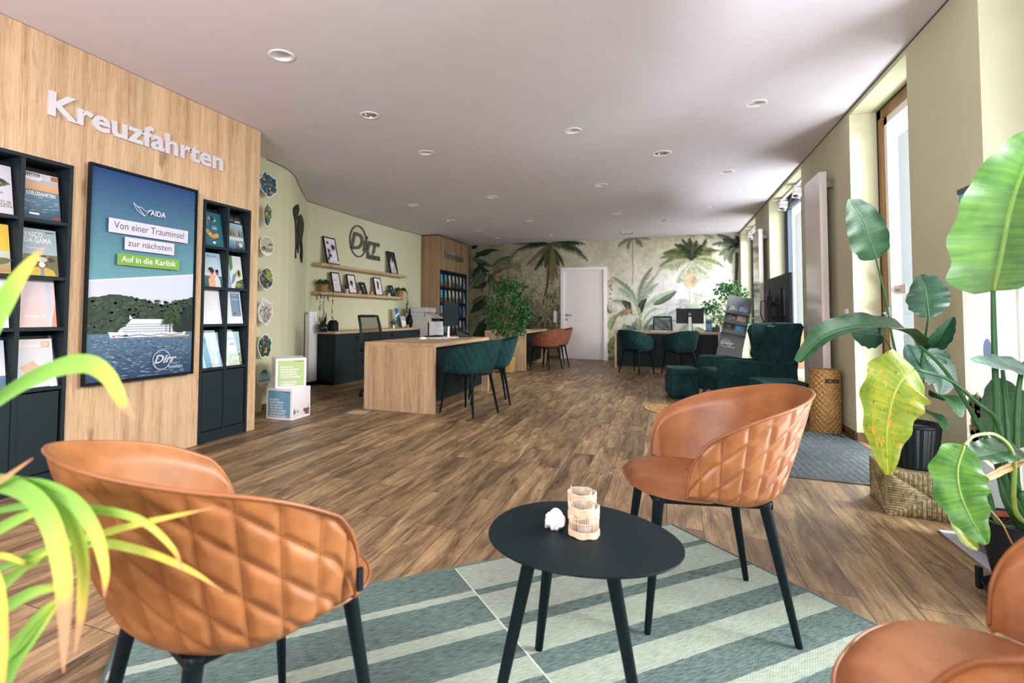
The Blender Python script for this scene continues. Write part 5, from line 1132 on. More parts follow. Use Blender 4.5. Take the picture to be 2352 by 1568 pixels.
# ================================================================== DESKS
def desk(label, x0, x1, y0, y1, axis, rec):
    """oak slab desk; axis 'Y' = long side faces +X, 'X' = long side faces -Y"""
    t = thing('desk', label, 'desk', ((x0+x1)/2, (y0+y1)/2, 0)); a, b, c, d = x0-(x0+x1)/2, x1-(x0+x1)/2, y0-(y0+y1)/2, y1-(y0+y1)/2; T = .042; Z = .753
    G().box(a, b, c, d, Z-T, Z).build('desktop', M['oak_y'] if axis == 'Y' else M['oak_x'], t, bevel=.0015)
    if axis == 'Y':
        G().box(a, b, c, c+.04, 0, Z-T).build('end_panel', M['oak'], t); G().box(a, b, d-.04, d, 0, Z-T).build('end_panel', M['oak'], t); g = G(); x = b-rec
        g.box(x-.02, x, c+.04, d-.04, .10, Z-T); n = int((d-c-.08)/.026)
        for k in range(n): yy_ = c+.045+k*.026; g.box(x, x+.010, yy_, yy_+.015, .10, Z-T)
        g.build('fluted_panel', M['slat'], t)
    else:
        G().box(a, a+.04, c, d, 0, Z-T).build('end_panel', M['oak'], t); G().box(b-.04, b, c, d, 0, Z-T).build('end_panel', M['oak'], t); g = G(); y = c+rec
        g.box(a+.04, b-.04, y, y+.02, .05, Z-T); n = int((b-a-.08)/.03)
        for k in range(n): xx = a+.045+k*.03; g.box(xx, xx+.018, y-.010, y, .05, Z-T)
        g.build('fluted_panel', M['slat'], t)
    return t
ZD = .753
desk('front left oak desk with black fluted front and two green chairs', -3.17, -2.30, 5.08, 6.93, 'Y', .10)
desk('rear left oak desk with two brown chairs, nearer the white door', -3.30, -2.475, 9.68, 11.55, 'Y', .12)
desk('wide oak-framed desk with black fluted front before the mural', -.955, .975, 10.95, 11.75, 'X', .03)
def monitor(label, x, y, rz, logo=False, w=.52, standmat=None, z=ZD):
    t = thing('monitor', label, 'monitor', (x, y, z), R(rz)); h = w*.60; zc = .16
    # local: screen faces -Y (towards the user at -Y), back towards +Y
    G().box(-w/2, w/2, -.012, .018, zc, zc+h).build('display_panel', M['plastic'], t, bevel=.004)
    G().box(-w/2+.008, w/2-.008, -.0135, -.012, zc+.012, zc+h-.008).build('screen', M['metal'], t)
    G().box(-.028, .028, .03, .042, .006, zc+h*.45).build('stand_neck', M['white'], t, bevel=.003); G().box(-.05, .05, .018, .03, zc+h*.3, zc+h*.5).build('mount', M['metal'], t)
    G().box(-.12, .12, -.07, .12, 0, .010).build('stand_foot', M['white'], t, bevel=.004)
    if logo:
        f = Flat(frame((0, .0185, zc+h*.62), (-1, 0, 0), (0, 0, 1), (0, 1, 0)), .0003); f.ell(0, 0, .022, .022, K(190, 194, 200), 30); f.text('hp', 0, -.008, width=.026, height=.032, col=K(30, 40, 44), shear=.3, align='C'); f.build('round_logo', M['print'], t)
        G().tube(spline([(.03, .05, zc+.02), (.09, .07, .09), (.12, .10, .03), (.2, .12, .004)], 6), .003, 6).build('cable', M['plastic'], t)
    return t
m1 = at(1048, 776, Z=ZD)
monitor('dark monitor on white stand, seen edge-on, front left desk', -2.70, 6.50, 92)
monitor('dark monitor on white stand on the rear left desk', -2.72, 10.62, 128, w=.50)
monitor('dark monitor with round silver logo on the wide rear desk', .46, 11.28, 180, True, w=.50)
def paperset(label, x, y, rz, z=ZD, n=3):
    g = G()
    for k in range(n): g.box(-.15, .15, -.105, .105, k*.004, k*.004+.003, None, Matrix.Rotation(R(k*7-5), 4, 'Z'))
    o = g.build('paper_stack', M['white']); o.location = (x, y, z); o.rotation_euler = (0, 0, R(rz)); return tag(o, label, 'papers')
def phone(label, x, y, rz, z=ZD):
    t = thing('desk_phone', label, 'telephone', (x, y, z), R(rz))
    G().prism([(-.10, 0), (.11, 0), (.11, .02), (-.10, .10)], -.10, .10, None, frame((0, 0, 0), (1, 0, 0), (0, 0, 1), (0, -1, 0))).build('base', M['plastic'], t, bevel=.004)
    G().tube([(-.085, -.07, .115), (-.03, -.075, .10), (.08, -.07, .055)], [.02, .013, .02], 10).build('handset', M['plastic'], t)
    f = Flat(frame((-.07, -.02, .0905), (0, 1, 0), (.93, 0, -.35)), .0004); f.rect(.0, .09, .01, .05, K(120, 140, 140)); f.build('display', M['gloss'], t)
def mouse(label, x, y, rz, z=ZD):
    o = G().grid(lambda u, v: Vector((.055*math.cos(2*PI*u)*math.sin(PI/2*v), .032*math.sin(2*PI*u)*math.sin(PI/2*v), .03*math.cos(PI/2*v))), 20, 8, closeu=True).build('computer_mouse', M['white']); o.location = (x, y, z); o.rotation_euler = (0, 0, R(rz)); tag(o, label, 'computer mouse')
paperset('small pile of papers on the front left desk', -2.80, 6.25, 20); mouse('white mouse beside the papers on the front left desk', -2.87, 5.98, 60)
phone('black desk phone behind the white monitor stand, front left desk', -2.62, 6.78, 20)
phone('black desk phone behind the monitor on rear left desk', -2.82, 11.0, 20); mouse('white mouse at the near edge of the rear left desk', -2.66, 9.95, 60)
def keyboard(label, x, y, rz, z=ZD):
    t = thing('keyboard', label, 'keyboard', (x, y, z), R(rz)); G().box(-.22, .22, -.065, .065, 0, .014).build('case', M['plastic'], t, bevel=.003); g = G()
    for r_ in range(5):
        for c_ in range(15): g.box(-.21+c_*.028, -.187+c_*.028, -.058+r_*.023, -.038+r_*.023, .014, .019)
    g.build('keys', M['metal'], t)
keyboard('black keyboard behind the monitor on the rear left desk', -3.05, 10.35, 90); keyboard('black keyboard on the front left desk', -3.02, 6.62, 90)
phone('black desk phone at the right end of the wide rear desk', .86, 11.30, 110)
paperset('papers between the two green chairs on the wide rear desk', -.12, 11.15, 5, n=2)
t = thing('flyer_holder', 'small blue flyer holder right of the logo monitor', 'leaflet stand', (.79, 11.12, ZD)); G().box(-.06, .06, 0, .05, 0, .004).build('foot', M['acryl'], t)
f = Flat(frame((0, 0, .004), (1, 0, 0), (0, .14, .99), (0, -.99, .14)), .0004); f.box(-.055, .055, 0, .25, -.004, 0, K(120, 160, 180), f.M); f.grad(-.055, .055, 0, .25, K(70, 110, 140), K(120, 176, 200)); f.rect(-.05, .05, .16, .22, K(50, 70, 90)); lines(f, -.045, .045, .12, 4, K(220, 226, 230), .02); f.build('flyer', M['print'], t)
# floor outlet box by the front desk
t = thing('floor_outlet', 'square floor outlet lid with grey rim by the front left desk', 'floor outlet', (-3.10, 4.86, 0), R(4)); g = G(); s = .125
g.box(-s, s, -s, -s+.022, 0, .004).box(-s, s, s-.022, s, 0, .004).box(-s, -s+.022, -s, s, 0, .004).box(s-.022, s, -s, s, 0, .004); g.build('rim', simple('grey_blue_rim', rgb(110, 120, 124), .5), t); G().box(-s+.022, s-.022, -s+.022, s-.022, 0, .0025).build('lid', M['oak_x'], t)
def office_chair(label, x, y, rz, back=True):
    """local +x = sitting direction"""
    t = thing('office_chair', label, 'office chair', (x, y, 0), R(rz))
    def mesh(u, v): yy_ = lerp(-.20, .20, u)*(1-.12*v); return Vector((-.22-.05*v-.03*(1-abs(2*u-1)**2)+.03*math.sin(PI*v), yy_, lerp(.60, 1.04, v)))
    net, nt, b = newmat('black_net'); setp(b, rgb(20, 30, 32), .8); L = nt.links.new; tr = nd(nt, 'ShaderNodeBsdfTransparent'); mx = nd(nt, 'ShaderNodeMixShader'); mx.inputs[0].default_value = .62; L(tr.outputs[0], mx.inputs[1]); L(b.outputs[0], mx.inputs[2]); L(mx.outputs[0], nt.nodes['Material Output'].inputs[0])
    G().grid(lambda u, v: mesh(lerp(.04, .96, u), lerp(.05, .96, v)), 12, 12).build('mesh_back', net, t)
    P = [mesh(0, k/8) for k in range(9)]+[mesh(k/8, 1) for k in range(1, 9)]+[mesh(1, 1-k/8) for k in range(1, 9)]+[mesh(1-k/8, 0) for k in range(1, 9)]
    G().tube(P, .018, 10, caps=False).build('back_frame', M['plastic'], t)
    G().tube([(-.25, 0, .75), (-.27, 0, .55), (-.15, 0, .44), (0, 0, .42)], [.03, .03, .03, .04], 8).build('back_support', M['plastic'], t)
    g = G(); g.grid(lambda u, v: Vector((.24*math.copysign(abs(math.cos(2*PI*u))**.6, math.cos(2*PI*u))*min(1, v*1.4), .24*math.copysign(abs(math.sin(2*PI*u))**.6, math.sin(2*PI*u))*min(1, v*1.4), .50-.07*max(0, v-.7)/.3)), 32, 10, closeu=True); g.build('seat', M['black'], t)
    G().tube([(0, 0, .43), (0, 0, .10)], [.03, .025], 12).build('gas_column', M['metal'], t)
    for s_ in (1, -1): G().tube([(.0, s_*.22, .44), (-.02, s_*.27, .46), (-.02, s_*.27, .64), (.02, s_*.27, .66), (.14, s_*.27, .66)], [.012, .014, .014, .018, .016], 8).build('armrest', M['plastic'], t)
    for k in range(5):
        a = 2*PI*k/5; q = G().tube([(0, 0, .11), (.28*math.cos(a), .28*math.sin(a), .075)], [.03, .015], 8).build('base_arm', M['plastic'], t)
        G().lathe([(.0001, -.025), (.028, -.02), (.03, 0), (.028, .02), (.0001, .025)], n=16, M=frame((.285*math.cos(a), .285*math.sin(a), .03), (0, 0, 1), (-math.sin(a), math.cos(a), 0))).build('caster', M['plastic'], q)
office_chair('black mesh office chair behind the front left desk', -3.42, 5.93, -12)
office_chair('black mesh office chair behind the wide rear desk', -.05, 12.15, -90)
# ================================================================== FICUS TREES
def ficus(label, x, y, h, pot, seeds, clumps, lean, leafmat, n=36, size=.075, pr=.17, ph=.30):
    t = thing('weeping_fig', label, 'potted tree', (x, y, 0)); rn = random.Random(seeds)
    if pot == 'wicker': basket_pot(t, pr, ph, M['wicker'])
    else: G().lathe([(.0001, 0), (pr*.8, 0), (pr, ph), (pr*.93, ph), (pr*.9, ph-.03), (.0001, ph-.03)], n=28).build('pot', pot, t)
    tr = G(); tr.tube(spline([(0, 0, ph-.04), (.02, .01, h*.25), (-.02+lean*.3, 0, h*.45), (lean*.6, .02, h*.7), (lean, 0, h*.92)], 5), [lerp(.022, .008, i/20) for i in range(21)], 8)
    fo = G()
    for (cx, cy, cz, r) in clumps:
        z0 = cz*.62; tr.tube(spline([(lean*.5*z0/h, 0, z0), (cx*.5, cy*.5, lerp(z0, cz, .6)), (cx, cy, cz)], 4), [.010]*4+[.006]*4+[.003], 5)
        leafy(fo, (cx, cy, cz), int(n*r/.12), size, rn, (r*1.1, r*1.1, r*.95), aspect=.55)
    tr.build('trunk', M['trunk'], t); fo.build('foliage', leafmat, t)
cl = [(0, 0, 1.70, .16), (-.12, .05, 1.58, .15), (.14, 0, 1.60, .14), (-.22, 0, 1.36, .17), (.05, -.1, 1.40, .19), (.28, .0, 1.34, .16), (-.30, 0, 1.14, .15), (-.08, -.12, 1.18, .18), (.18, -.05, 1.14, .19), (.38, .0, 1.14, .14), (-.22, 0, .95, .14), (0, -.1, .92, .17), (.22, 0, .90, .15), (.30, 0, 1.0, .12), (-.12, 0, .76, .12), (.10, -.08, .74, .14), (.24, 0, .78, .11), (.0, .0, 1.5, .16)]
ficus('bushy weeping fig behind the rear left desk', -2.74, 9.28, 1.75, 'wicker', 4, cl, .03, M['leaff'], 60, .075)
cl = [(0, 0, 1.70, .14), (-.10, 0, 1.62, .13), (.12, 0, 1.64, .13), (.24, 0, 1.55, .12), (.0, 0, 1.5, .15), (.2, 0, 1.42, .13), (-.30, 0, 1.30, .13), (-.36, -.05, 1.22, .10), (-.22, 0, 1.16, .15), (-.2, 0, 1.0, .14), (.26, 0, 1.2, .12), (.3, 0, 1.32, .1), (.1, .05, 1.1, .12), (.22, 0, .92, .13), (.1, 0, .85, .12), (-.14, 0, .82, .1), (.28, 0, 1.04, .1)]
ficus('weeping fig by the back window, behind the grey display stand', 1.18, 11.75, 1.78, M['white'], 9, cl, .06, M['leaff'], 55, .08, .15, .3)

# ================================================================== BACK WALL: door, switch, mural
dl, dr = at(1288.6, 614.7, Y=YB).x, at(1394, 611.5, Y=YB).x; dz = 2.225; fw_ = .075
D0 = G(); D0.box(dl, dl+fw_, YB-.06, YB, 0, dz).box(dr-fw_, dr, YB-.06, YB, 0, dz).box(dl+fw_, dr-fw_, YB-.06, YB, dz-fw_, dz)
# lining standing proud so the leaf sits back in it
dm = D0.build('door_1', M['white']); dm['kind'] = 'structure'
G().box(dl+fw_, dr-fw_, YB-.008, YB-.001, .012, dz-fw_).build('door_leaf', M['doorw'], dm)
g = G(); hx = dl+fw_+.055; g.tube([(hx, YB-.006, 1.07), (hx, YB-.05, 1.07), (hx+.02, YB-.055, 1.07), (hx+.14, YB-.055, 1.068)], .010, 8).box(hx-.026, hx+.026, YB-.014, YB-.007, 1.045, 1.095).box(hx-.026, hx+.026, YB-.014, YB-.007, .93, .98); g.build('door_handle', M['chrome'], dm)
p = at(1275, 727, Y=YB); t = thing('light_switch', 'tall white switch strip left of the white door', 'switch', (p.x, YB, p.z)); G().box(-.04, .04, -.010, 0, -.14, .14).build('frame', M['white'], t, bevel=.003)
for k in range(4): G().box(-.029, .029, -.013, -.009, -.125+k*.0665, -.075+k*.0665).build('rocker', M['white'], t, bevel=.002)
p = at(1946, 728, X=XR); t = thing('light_switch', 'white light switch on the green wall beside the glass door', 'switch', (XR, p.y, p.z)); G().box(-.010, 0, -.04, .04, -.075, .075).build('frame', M['white'], t, bevel=.003)
for k in range(2): G().box(-.013, -.009, -.028, .028, -.066+k*.07, -.004+k*.07).build('rocker', M['white'], t, bevel=.002)
# ================================================================== JUNGLE WALLPAPER
def mural():
    f = Flat(frame((0, YB-.001, 0), (1, 0, 0), (0, 0, 1), (0, -1, 0)), .000004); rn = random.Random(77)
    P = lambda px, py: (lambda q: (q.x, q.z))(at(px, py, Y=YB))
    S = lambda px: px/88.0      # px at this wall -> metres (approx.)
    C_ = lambda *c: K(*c)
    # misty ground tone cell by cell
    nx, ny = 90, 42; x0, x1, z0, z1 = XW+.0, XR, .08, HC
    def cell(u, v):
        x = lerp(x0, x1, u); z = lerp(z0, z1, v)
        base = (204, 198, 168)
        lf = smoothstep(-1.6, -4.6, x); mist = math.exp(-((x-.75)/1.15)**2-((z-1.45)/.75)**2); m2 = math.exp(-((x+.5)/1.0)**2-((z-1.6)/.6)**2)*.5
        c = mixc(base, (120, 114, 84), lf*.8); c = mixc(c, (88, 88, 66), smoothstep(1.6, .5, z)*smoothstep(-.8, -2.6, x)); c = mixc(c, (166, 170, 120), smoothstep(1.0, .3, z)*.7)
        c = mixc(c, (224, 216, 220), min(1, mist+m2)); n = 5*math.sin(x*7+z*3)+4*math.sin(x*17-z*11)+rn.uniform(-3, 3); return K(*[max(0, min(255, q+n)) for q in c])
    f.n = 1; Mx = f.M
    for i in range(nx):
        for j in range(ny):
            a, b, c, d = lerp(x0, x1, i/nx), lerp(x0, x1, (i+1)/nx), lerp(z0, z1, j/ny), lerp(z0, z1, (j+1)/ny)
            if a < dr and b > dl and c < dz-.02:
                continue
            f.poly([(a, c), (b, c), (b, d), (a, d)], cell((i+.5)/nx, (j+.5)/ny), z=0)
    f.n = 4
    def j(c, k=10): return K(*[max(0, min(255, q+rn.uniform(-k, k))) for q in c])
    def clipz(pts): return [(min(max(x, XW+.02), XR-.004), min(z, HZ(x, YB)-.003)) for x, z in pts]
    _p = f.poly
    def poly(pts, col, z=None):
        pts = clipz([tuple(q) for q in pts])
        cx = sum(p[0] for p in pts)/len(pts); cz = sum(p[1] for p in pts)/len(pts)
        if any(dl < p[0] < dr and p[1] < dz for p in pts) and not all(p[1] > dz for p in pts):
            pts = [(p[0], max(p[1], dz+.002)) if (cz > dz-.15 and dl+.1 < cx < dr-.1) else ((min(p[0], dl-.002) if cx < (dl+dr)/2 else max(p[0], dr+.002)), p[1]) for p in pts]
        return _p(pts, col, z)
    f.poly = poly
    def frond(px0, py0, px1, py1, sag, wid, col, per=6, k=8, dark=None):
        per = max(4, int(per*.9))
        a, b = Vector(P(px0, py0)), Vector(P(px1, py1)); d = b-a; nn = Vector((-d.y, d.x)).normalized()
        if nn.y < 0: nn = -nn
        pts = [a+d*(i/8)+nn*sag*4*(i/8)*(1-i/8) for i in range(9)]; w = wid/88.0
        zz = f.n
        for i in range(8):
            for q in range(per):
                s = (i+q/per)/8; p = pts[i].lerp(pts[i+1], q/per); t = (pts[i+1]-pts[i]).normalized(); n_ = Vector((-t.y, t.x)); ww = w*math.sin(PI*min(1, s*.85+.12))*rn.uniform(.55, 1.15)
                for sg in (1, -1):
                    e = p+t*ww*.8+n_*sg*ww*.8+Vector((0, -ww*rn.uniform(.2, .6))); hw = t*w*.06; f.n = zz+rn.randint(0, 3); poly([p-hw, p+hw, e], j(col if sg > 0 or not dark else dark, k))
        f.n = zz+5; f.stroke([tuple(p) for p in clipz([(q.x, q.y) for q in pts])], w*.12, w*.03, j(col, 4)); f.n += 1
    def bleaf(px0, py0, px1, py1, wid, col, vein=None, bend=.0):
        """broad banana-like leaf"""
        a, b = Vector(P(px0, py0)), Vector(P(px1, py1)); d = b-a; nn = Vector((-d.y, d.x)).normalized(); w = wid/88.0; up_, dn = [], []
        for i in range(11):
            s = i/10; m = a+d*s+nn*bend*4*s*(1-s)*d.length; ww = w*math.sin(PI*s**.85)**.75*rn.uniform(.9, 1.05); up_.append(m+nn*ww/2); dn.append(m-nn*ww/2)
        mid = [(u+v)/2 for u, v in zip(up_, dn)]
        for i in range(10):
            f.poly([up_[i], up_[i+1], mid[i+1], mid[i]], j(col, 5)); f.n -= 1; f.poly([mid[i], mid[i+1], dn[i+1], dn[i]], j(tuple(c*.84 for c in col), 5)); f.n -= 1
        f.n += 2
        for i in range(1, 10, 1): f.poly([mid[i], mid[i]+(up_[i]-mid[i])*.92+d.normalized()*w*.12, mid[i]+(up_[i]-mid[i])*.92+d.normalized()*w*.16], j(tuple(min(255, c*1.15) for c in col), 5))
        f.stroke([tuple(m) for m in clipz([(q.x, q.y) for q in mid])], w*.07, w*.02, j(vein or tuple(min(255, c*1.3+10) for c in col), 3)); f.n += 1
    def trunk(pts, w0, w1, col): f.stroke([P(*q) for q in pts], w0/88, w1/88, C_(*col))
    def scatter(px0, px1, py0, py1, n, cols, s0=1.5, s1=5):
        for _ in range(n):
            x, z = P(rn.uniform(px0, px1), rn.uniform(py0, py1)); s = rn.uniform(s0, s1)/88; a = rn.uniform(0, PI); d = Vector((math.cos(a), math.sin(a))); nn = Vector((-d.y, d.x)); p = Vector((x, z))
            f.n = base_n+rn.randint(0, 6); poly([p-d*s, p+nn*s*.35, p+d*s, p-nn*s*.35], j(rn.choice(cols), 8))
    DG = (38, 58, 44); MG = (70, 92, 62); OG = (104, 112, 62); LG = (130, 142, 90); PG = (176, 188, 158); BR = (110, 88, 56); GL_ = (206, 210, 190)
    # --- hazy middle growth on the left
    base_n = f.n; scatter(1085, 1290, 690, 822, 1800, [DG, (50, 56, 40), (90, 90, 62), (120, 112, 80), (60, 70, 46), (96, 88, 60)], 1, 3.6); f.n += 8
    base_n = f.n; scatter(1180, 1290, 630, 770, 1100, [(130, 122, 96), (104, 100, 76), (150, 140, 112), (84, 86, 64)], .8, 2.8); f.n += 8
    for _ in range(34): x_, y_ = rn.uniform(1175, 1285), rn.uniform(665, 800); frond(x_, y_, x_+rn.uniform(-26, 26), y_-rn.uniform(6, 30), .08, rn.uniform(4, 8), rn.choice([(64, 84, 60), (96, 104, 76), (130, 124, 94), (48, 64, 46)]), 5)
    # --- left dark jungle
    for a in [(1083, 600, 1150, 575, 10, DG), (1083, 590, 1135, 612, 12, MG), (1084, 640, 1120, 600, 12, DG), (1083, 570, 1098, 562, 14, (24, 44, 40)), (1128, 615, 1175, 588, 9, MG), (1128, 618, 1190, 575, 8, OG), (1125, 625, 1095, 600, 10, DG), (1122, 640, 1170, 612, 9, (80, 96, 70)), (1126, 640, 1085, 660, 12, DG), (1090, 580, 1132, 575, 10, DG), (1085, 700, 1120, 680, 18, (92, 76, 46)), (1120, 690, 1080, 720, 20, DG), (1085, 740, 1125, 720, 14, (120, 118, 84)), (1085, 790, 1115, 730, 26, (40, 54, 42)), (1120, 800, 1090, 760, 22, (50, 60, 44)), (1130, 790, 1150, 740, 20, (96, 78, 48)), (1095, 820, 1130, 790, 20, MG), (1165, 700, 1200, 670, 14, (60, 70, 48)), (1145, 720, 1190, 700, 16, (96, 78, 46))]:
        bleaf(a[0], a[1], a[2], a[3], a[4], a[5], bend=rn.uniform(-.15, .15))
    for k in range(13): a = R(200+k*13-30); frond(1118, 628, 1118+62*math.cos(a), 628-48*math.sin(a), .06, 9, rn.choice([DG, MG, (56, 76, 54)]), 5)
    for k in range(14): a = R(-20+k*17); frond(1166, 618, 1166+38*math.cos(a), 622-30*math.sin(a), .10, 6, rn.choice([(120, 112, 84), (96, 98, 72), (140, 130, 96)]), 4)
    trunk([(1120, 700), (1118, 660), (1120, 625)], 3, 2, (150, 138, 96)); trunk([(1164, 690), (1166, 650), (1166, 620)], 4, 2, (104, 92, 66))
    for k in range(10): a = R(50+k*9); p0_ = P(1142, 648); f.poly([p0_, (p0_[0]+.20*math.cos(a), p0_[1]+.26*math.sin(a)), (p0_[0]+.018, p0_[1])], j((186, 122, 72)))
    # --- big palm over the door, top cut by the ceiling
    trunk([(1247, 700), (1258, 650), (1262, 600), (1266, 560)], 3, 6, (84, 70, 50))
    for (x, y, w, c, sg) in [(1185, 575, 10, DG, .08), (1170, 585, 9, (50, 60, 44), .08), (1178, 560, 11, DG, .05), (1208, 610, 12, OG, .02), (1228, 620, 13, DG, -.02), (1215, 560, 14, DG, .05), (1240, 580, 12, OG, 0), (1300, 560, 14, OG, .06), (1318, 575, 14, OG, .1), (1338, 580, 13, MG, .12), (1352, 600, 12, DG, .14), (1330, 560, 14, MG, .06), (1345, 560, 12, DG, .06), (1290, 565, 12, OG, .04), (1284, 610, 14, DG, .0), (1296, 612, 10, (60, 66, 44), .04)]:
        frond(1262, 560, x, y, sg, w, c, 8, 9)
    for (x, y, w, c) in [(1259, 640, 14, (92, 78, 48)), (1271, 648, 15, OG), (1268, 665, 11, (150, 120, 56)), (1280, 640, 13, (118, 120, 66)), (1252, 615, 12, (84, 80, 50))]: frond(1266, 558, x, y, 0, w, c, 9, 9)
    trunk([(1195, 585), (1194, 660)], 1, 1, (100, 92, 66))
    # --- plants left of the door
    for k in range(8): a = R(80+k*20); frond(1283, 690, 1283+30*math.cos(a), 690-34*math.sin(a), .12, 6, rn.choice([(120, 130, 90), MG, (160, 160, 120)]), 5)
    bleaf(1262, 755, 1235, 725, 16, (64, 88, 62), (170, 160, 110)); bleaf(1270, 800, 1240, 745, 18, (80, 104, 76), (170, 160, 110)); bleaf(1255, 800, 1285, 760, 16, (56, 84, 66))
    for k in range(20): bleaf(1262+rn.uniform(-24, 22), 735+rn.uniform(-45, 35), 1262+rn.uniform(-34, 26), 715+rn.uniform(-50, 40), 5, rn.choice([(170, 156, 124), (90, 100, 78), (140, 128, 100)]))
    # --- faint small palm, top middle
    trunk([(1454, 548), (1453, 590), (1455, 620), (1452, 655)], 1.2, 1.0, (150, 140, 110))
    for (x, y, w) in [(1420, 566, 8), (1443, 573, 8), (1475, 568, 8), (1495, 552, 6), (1462, 562, 5)]: frond(1454, 546, x, y, .05, w, (128, 134, 96), 6)
    # --- fern-like palms right of the door
    for (x0_, y0_, x, y, w, c) in [(1462, 700, 1408, 636, 12, (128, 148, 116)), (1468, 705, 1500, 612, 12, (120, 140, 108)), (1465, 715, 1405, 690, 10, (140, 158, 128)), (1462, 710, 1420, 660, 12, (160, 176, 144)), (1470, 712, 1512, 650, 12, (150, 168, 138)), (1475, 715, 1555, 665, 10, (176, 190, 166)), (1462, 720, 1412, 728, 9, (120, 136, 100)), (1470, 720, 1540, 720, 12, (170, 184, 160)), (1478, 700, 1515, 625, 8, (150, 160, 130))]: frond(x0_, y0_, x, y, .10, w, c, 10)
    for (a, b, c_, d, w, c) in [(1460, 720, 1428, 690, 16, (66, 84, 66)), (1470, 722, 1486, 685, 14, (60, 80, 62)), (1475, 735, 1510, 705, 16, (196, 204, 186)), (1480, 740, 1540, 715, 18, (206, 212, 206)), (1468, 735, 1450, 690, 16, (190, 198, 170)), (1500, 700, 1555, 668, 12, (96, 116, 92)), (1455, 755, 1410, 775, 18, (104, 126, 104)), (1440, 780, 1470, 730, 24, (120, 142, 130)), (1470, 765, 1430, 745, 22, (112, 134, 122)), (1480, 765, 1500, 725, 18, (130, 150, 130)), (1490, 745, 1560, 735, 20, (186, 196, 190)), (1410, 790, 1440, 745, 18, (130, 146, 104)), (1400, 760, 1420, 720, 14, (150, 156, 110)), (1396, 800, 1412, 770, 16, (110, 120, 70)), (1530, 720, 1570, 700, 16, (206, 212, 216)), (1540, 760, 1500, 725, 16, (150, 166, 158))]: bleaf(a, b, c_, d, w, c, bend=rn.uniform(-.15, .15))
    for k in range(14): a = R(10+k*13); p0_ = P(1396, 718); e = (p0_[0]+.30*math.cos(a), p0_[1]+.26*math.sin(a)); f.poly([p0_, e, (p0_[0]+.012, p0_[1]+.012)], j((40, 48, 36)))
    base_n = f.n; scatter(1396, 1408, 640, 720, 70, [(150, 130, 84), (110, 104, 70), (80, 84, 56)], 1, 2.5); f.n += 8
    base_n = f.n; scatter(1395, 1420, 790, 822, 60, [(120, 128, 60), (96, 110, 60), (60, 84, 60)], 2, 5); f.n += 8
    for k in range(7): a = R(k*51); p0_ = P(1444, 714); f.poly([(p0_[0]-.02*math.sin(a), p0_[1]+.02*math.cos(a)), (p0_[0]+.16*math.cos(a), p0_[1]+.13*math.sin(a)), (p0_[0]+.02*math.sin(a), p0_[1]-.02*math.cos(a))], j((196, 112, 76)))
    trunk([(1467, 757), (1466, 730)], 8, 7, (170, 160, 130))
    # --- big bright palm
    trunk([(1589, 705), (1588, 660), (1592, 625)], 7, 5, (226, 214, 214))
    dk = (84, 92, 60); ol = (120, 124, 76); pl = (176, 182, 140)
    for (x, y, w, c, sg) in [(1550, 560, 12, dk, .06), (1566, 548, 11, dk, .04), (1584, 546, 12, (70, 78, 54), 0), (1600, 552, 12, dk, .0), (1622, 548, 11, dk, -.04), (1535, 575, 12, ol, .10), (1522, 582, 12, dk, .12), (1516, 592, 11, ol, .10), (1640, 572, 13, ol, .10), (1655, 575, 10, dk, .10), (1548, 575, 13, (104, 106, 60), .06), (1634, 585, 13, ol, .08), (1616, 570, 14, (128, 126, 72), .05), (1515, 612, 12, ol, .12), (1508, 626, 11, pl, .12), (1540, 620, 13, pl, .10), (1655, 602, 12, pl, .10), (1664, 615, 9, ol, .12), (1640, 620, 12, pl, .08), (1560, 560, 12, (60, 70, 50), .05), (1612, 562, 12, (60, 70, 50), .02)]: frond(1588, 598, x, y, sg, w, c, 9, 10)
    for (x, y, w, c) in [(1555, 648, 13, (170, 176, 140)), (1575, 655, 14, (214, 196, 150)), (1580, 663, 13, (222, 190, 140)), (1592, 660, 13, (206, 170, 120)), (1618, 642, 14, (200, 206, 180)), (1600, 630, 13, (196, 186, 140)), (1630, 640, 12, (180, 190, 160)), (1566, 640, 14, (206, 206, 176))]: frond(1590, 602, x, y, 0, w, c, 9, 9)
    # --- pale growth behind
    for k in range(16): frond(rn.uniform(1560, 1660), rn.uniform(700, 730), rn.uniform(1545, 1690), rn.uniform(660, 700), .08, 9, rn.choice([(206, 210, 200), (190, 200, 180), (196, 206, 206)]), 6, 5)
    for (x0_, y0_, x, y, w) in [(1700, 700, 1640, 685, 8), (1700, 710, 1630, 700, 8), (1700, 725, 1625, 712, 9), (1700, 735, 1632, 728, 9), (1690, 690, 1660, 668, 7), (1690, 745, 1630, 742, 9)]: frond(x0_, y0_, x, y, .06, w, (146, 156, 116), 8)
    bleaf(1668, 668, 1640, 650, 11, (150, 162, 176)); bleaf(1650, 770, 1625, 720, 24, (176, 186, 150)); bleaf(1560, 790, 1590, 740, 26, (150, 166, 140)); bleaf(1620, 790, 1600, 750, 26, (130, 146, 110)); bleaf(1690, 800, 1655, 760, 30, (196, 200, 200))
    # --- dark palm in the right-hand corner
    trunk([(1690, 660), (1692, 610), (1693, 580)], 5, 6, (84, 88, 72))
    for (x, y, w, c) in [(1645, 538, 10, (90, 100, 84)), (1634, 562, 9, (96, 106, 86)), (1660, 550, 11, (70, 80, 68)), (1652, 588, 9, (110, 118, 96)), (1665, 600, 9, (120, 128, 100)), (1690, 542, 12, (60, 70, 60)), (1672, 575, 11, (80, 90, 74)), (1699, 560, 10, (60, 70, 62)), (1680, 605, 9, (96, 104, 84))]: frond(1692, 568, x, y, .08, w, c, 8)
    for (x, y) in [(1570, 542), (1590, 540), (1640, 548), (1625, 540)]: frond(1605, 538, x, y, .05, 7, (150, 158, 126), 6)
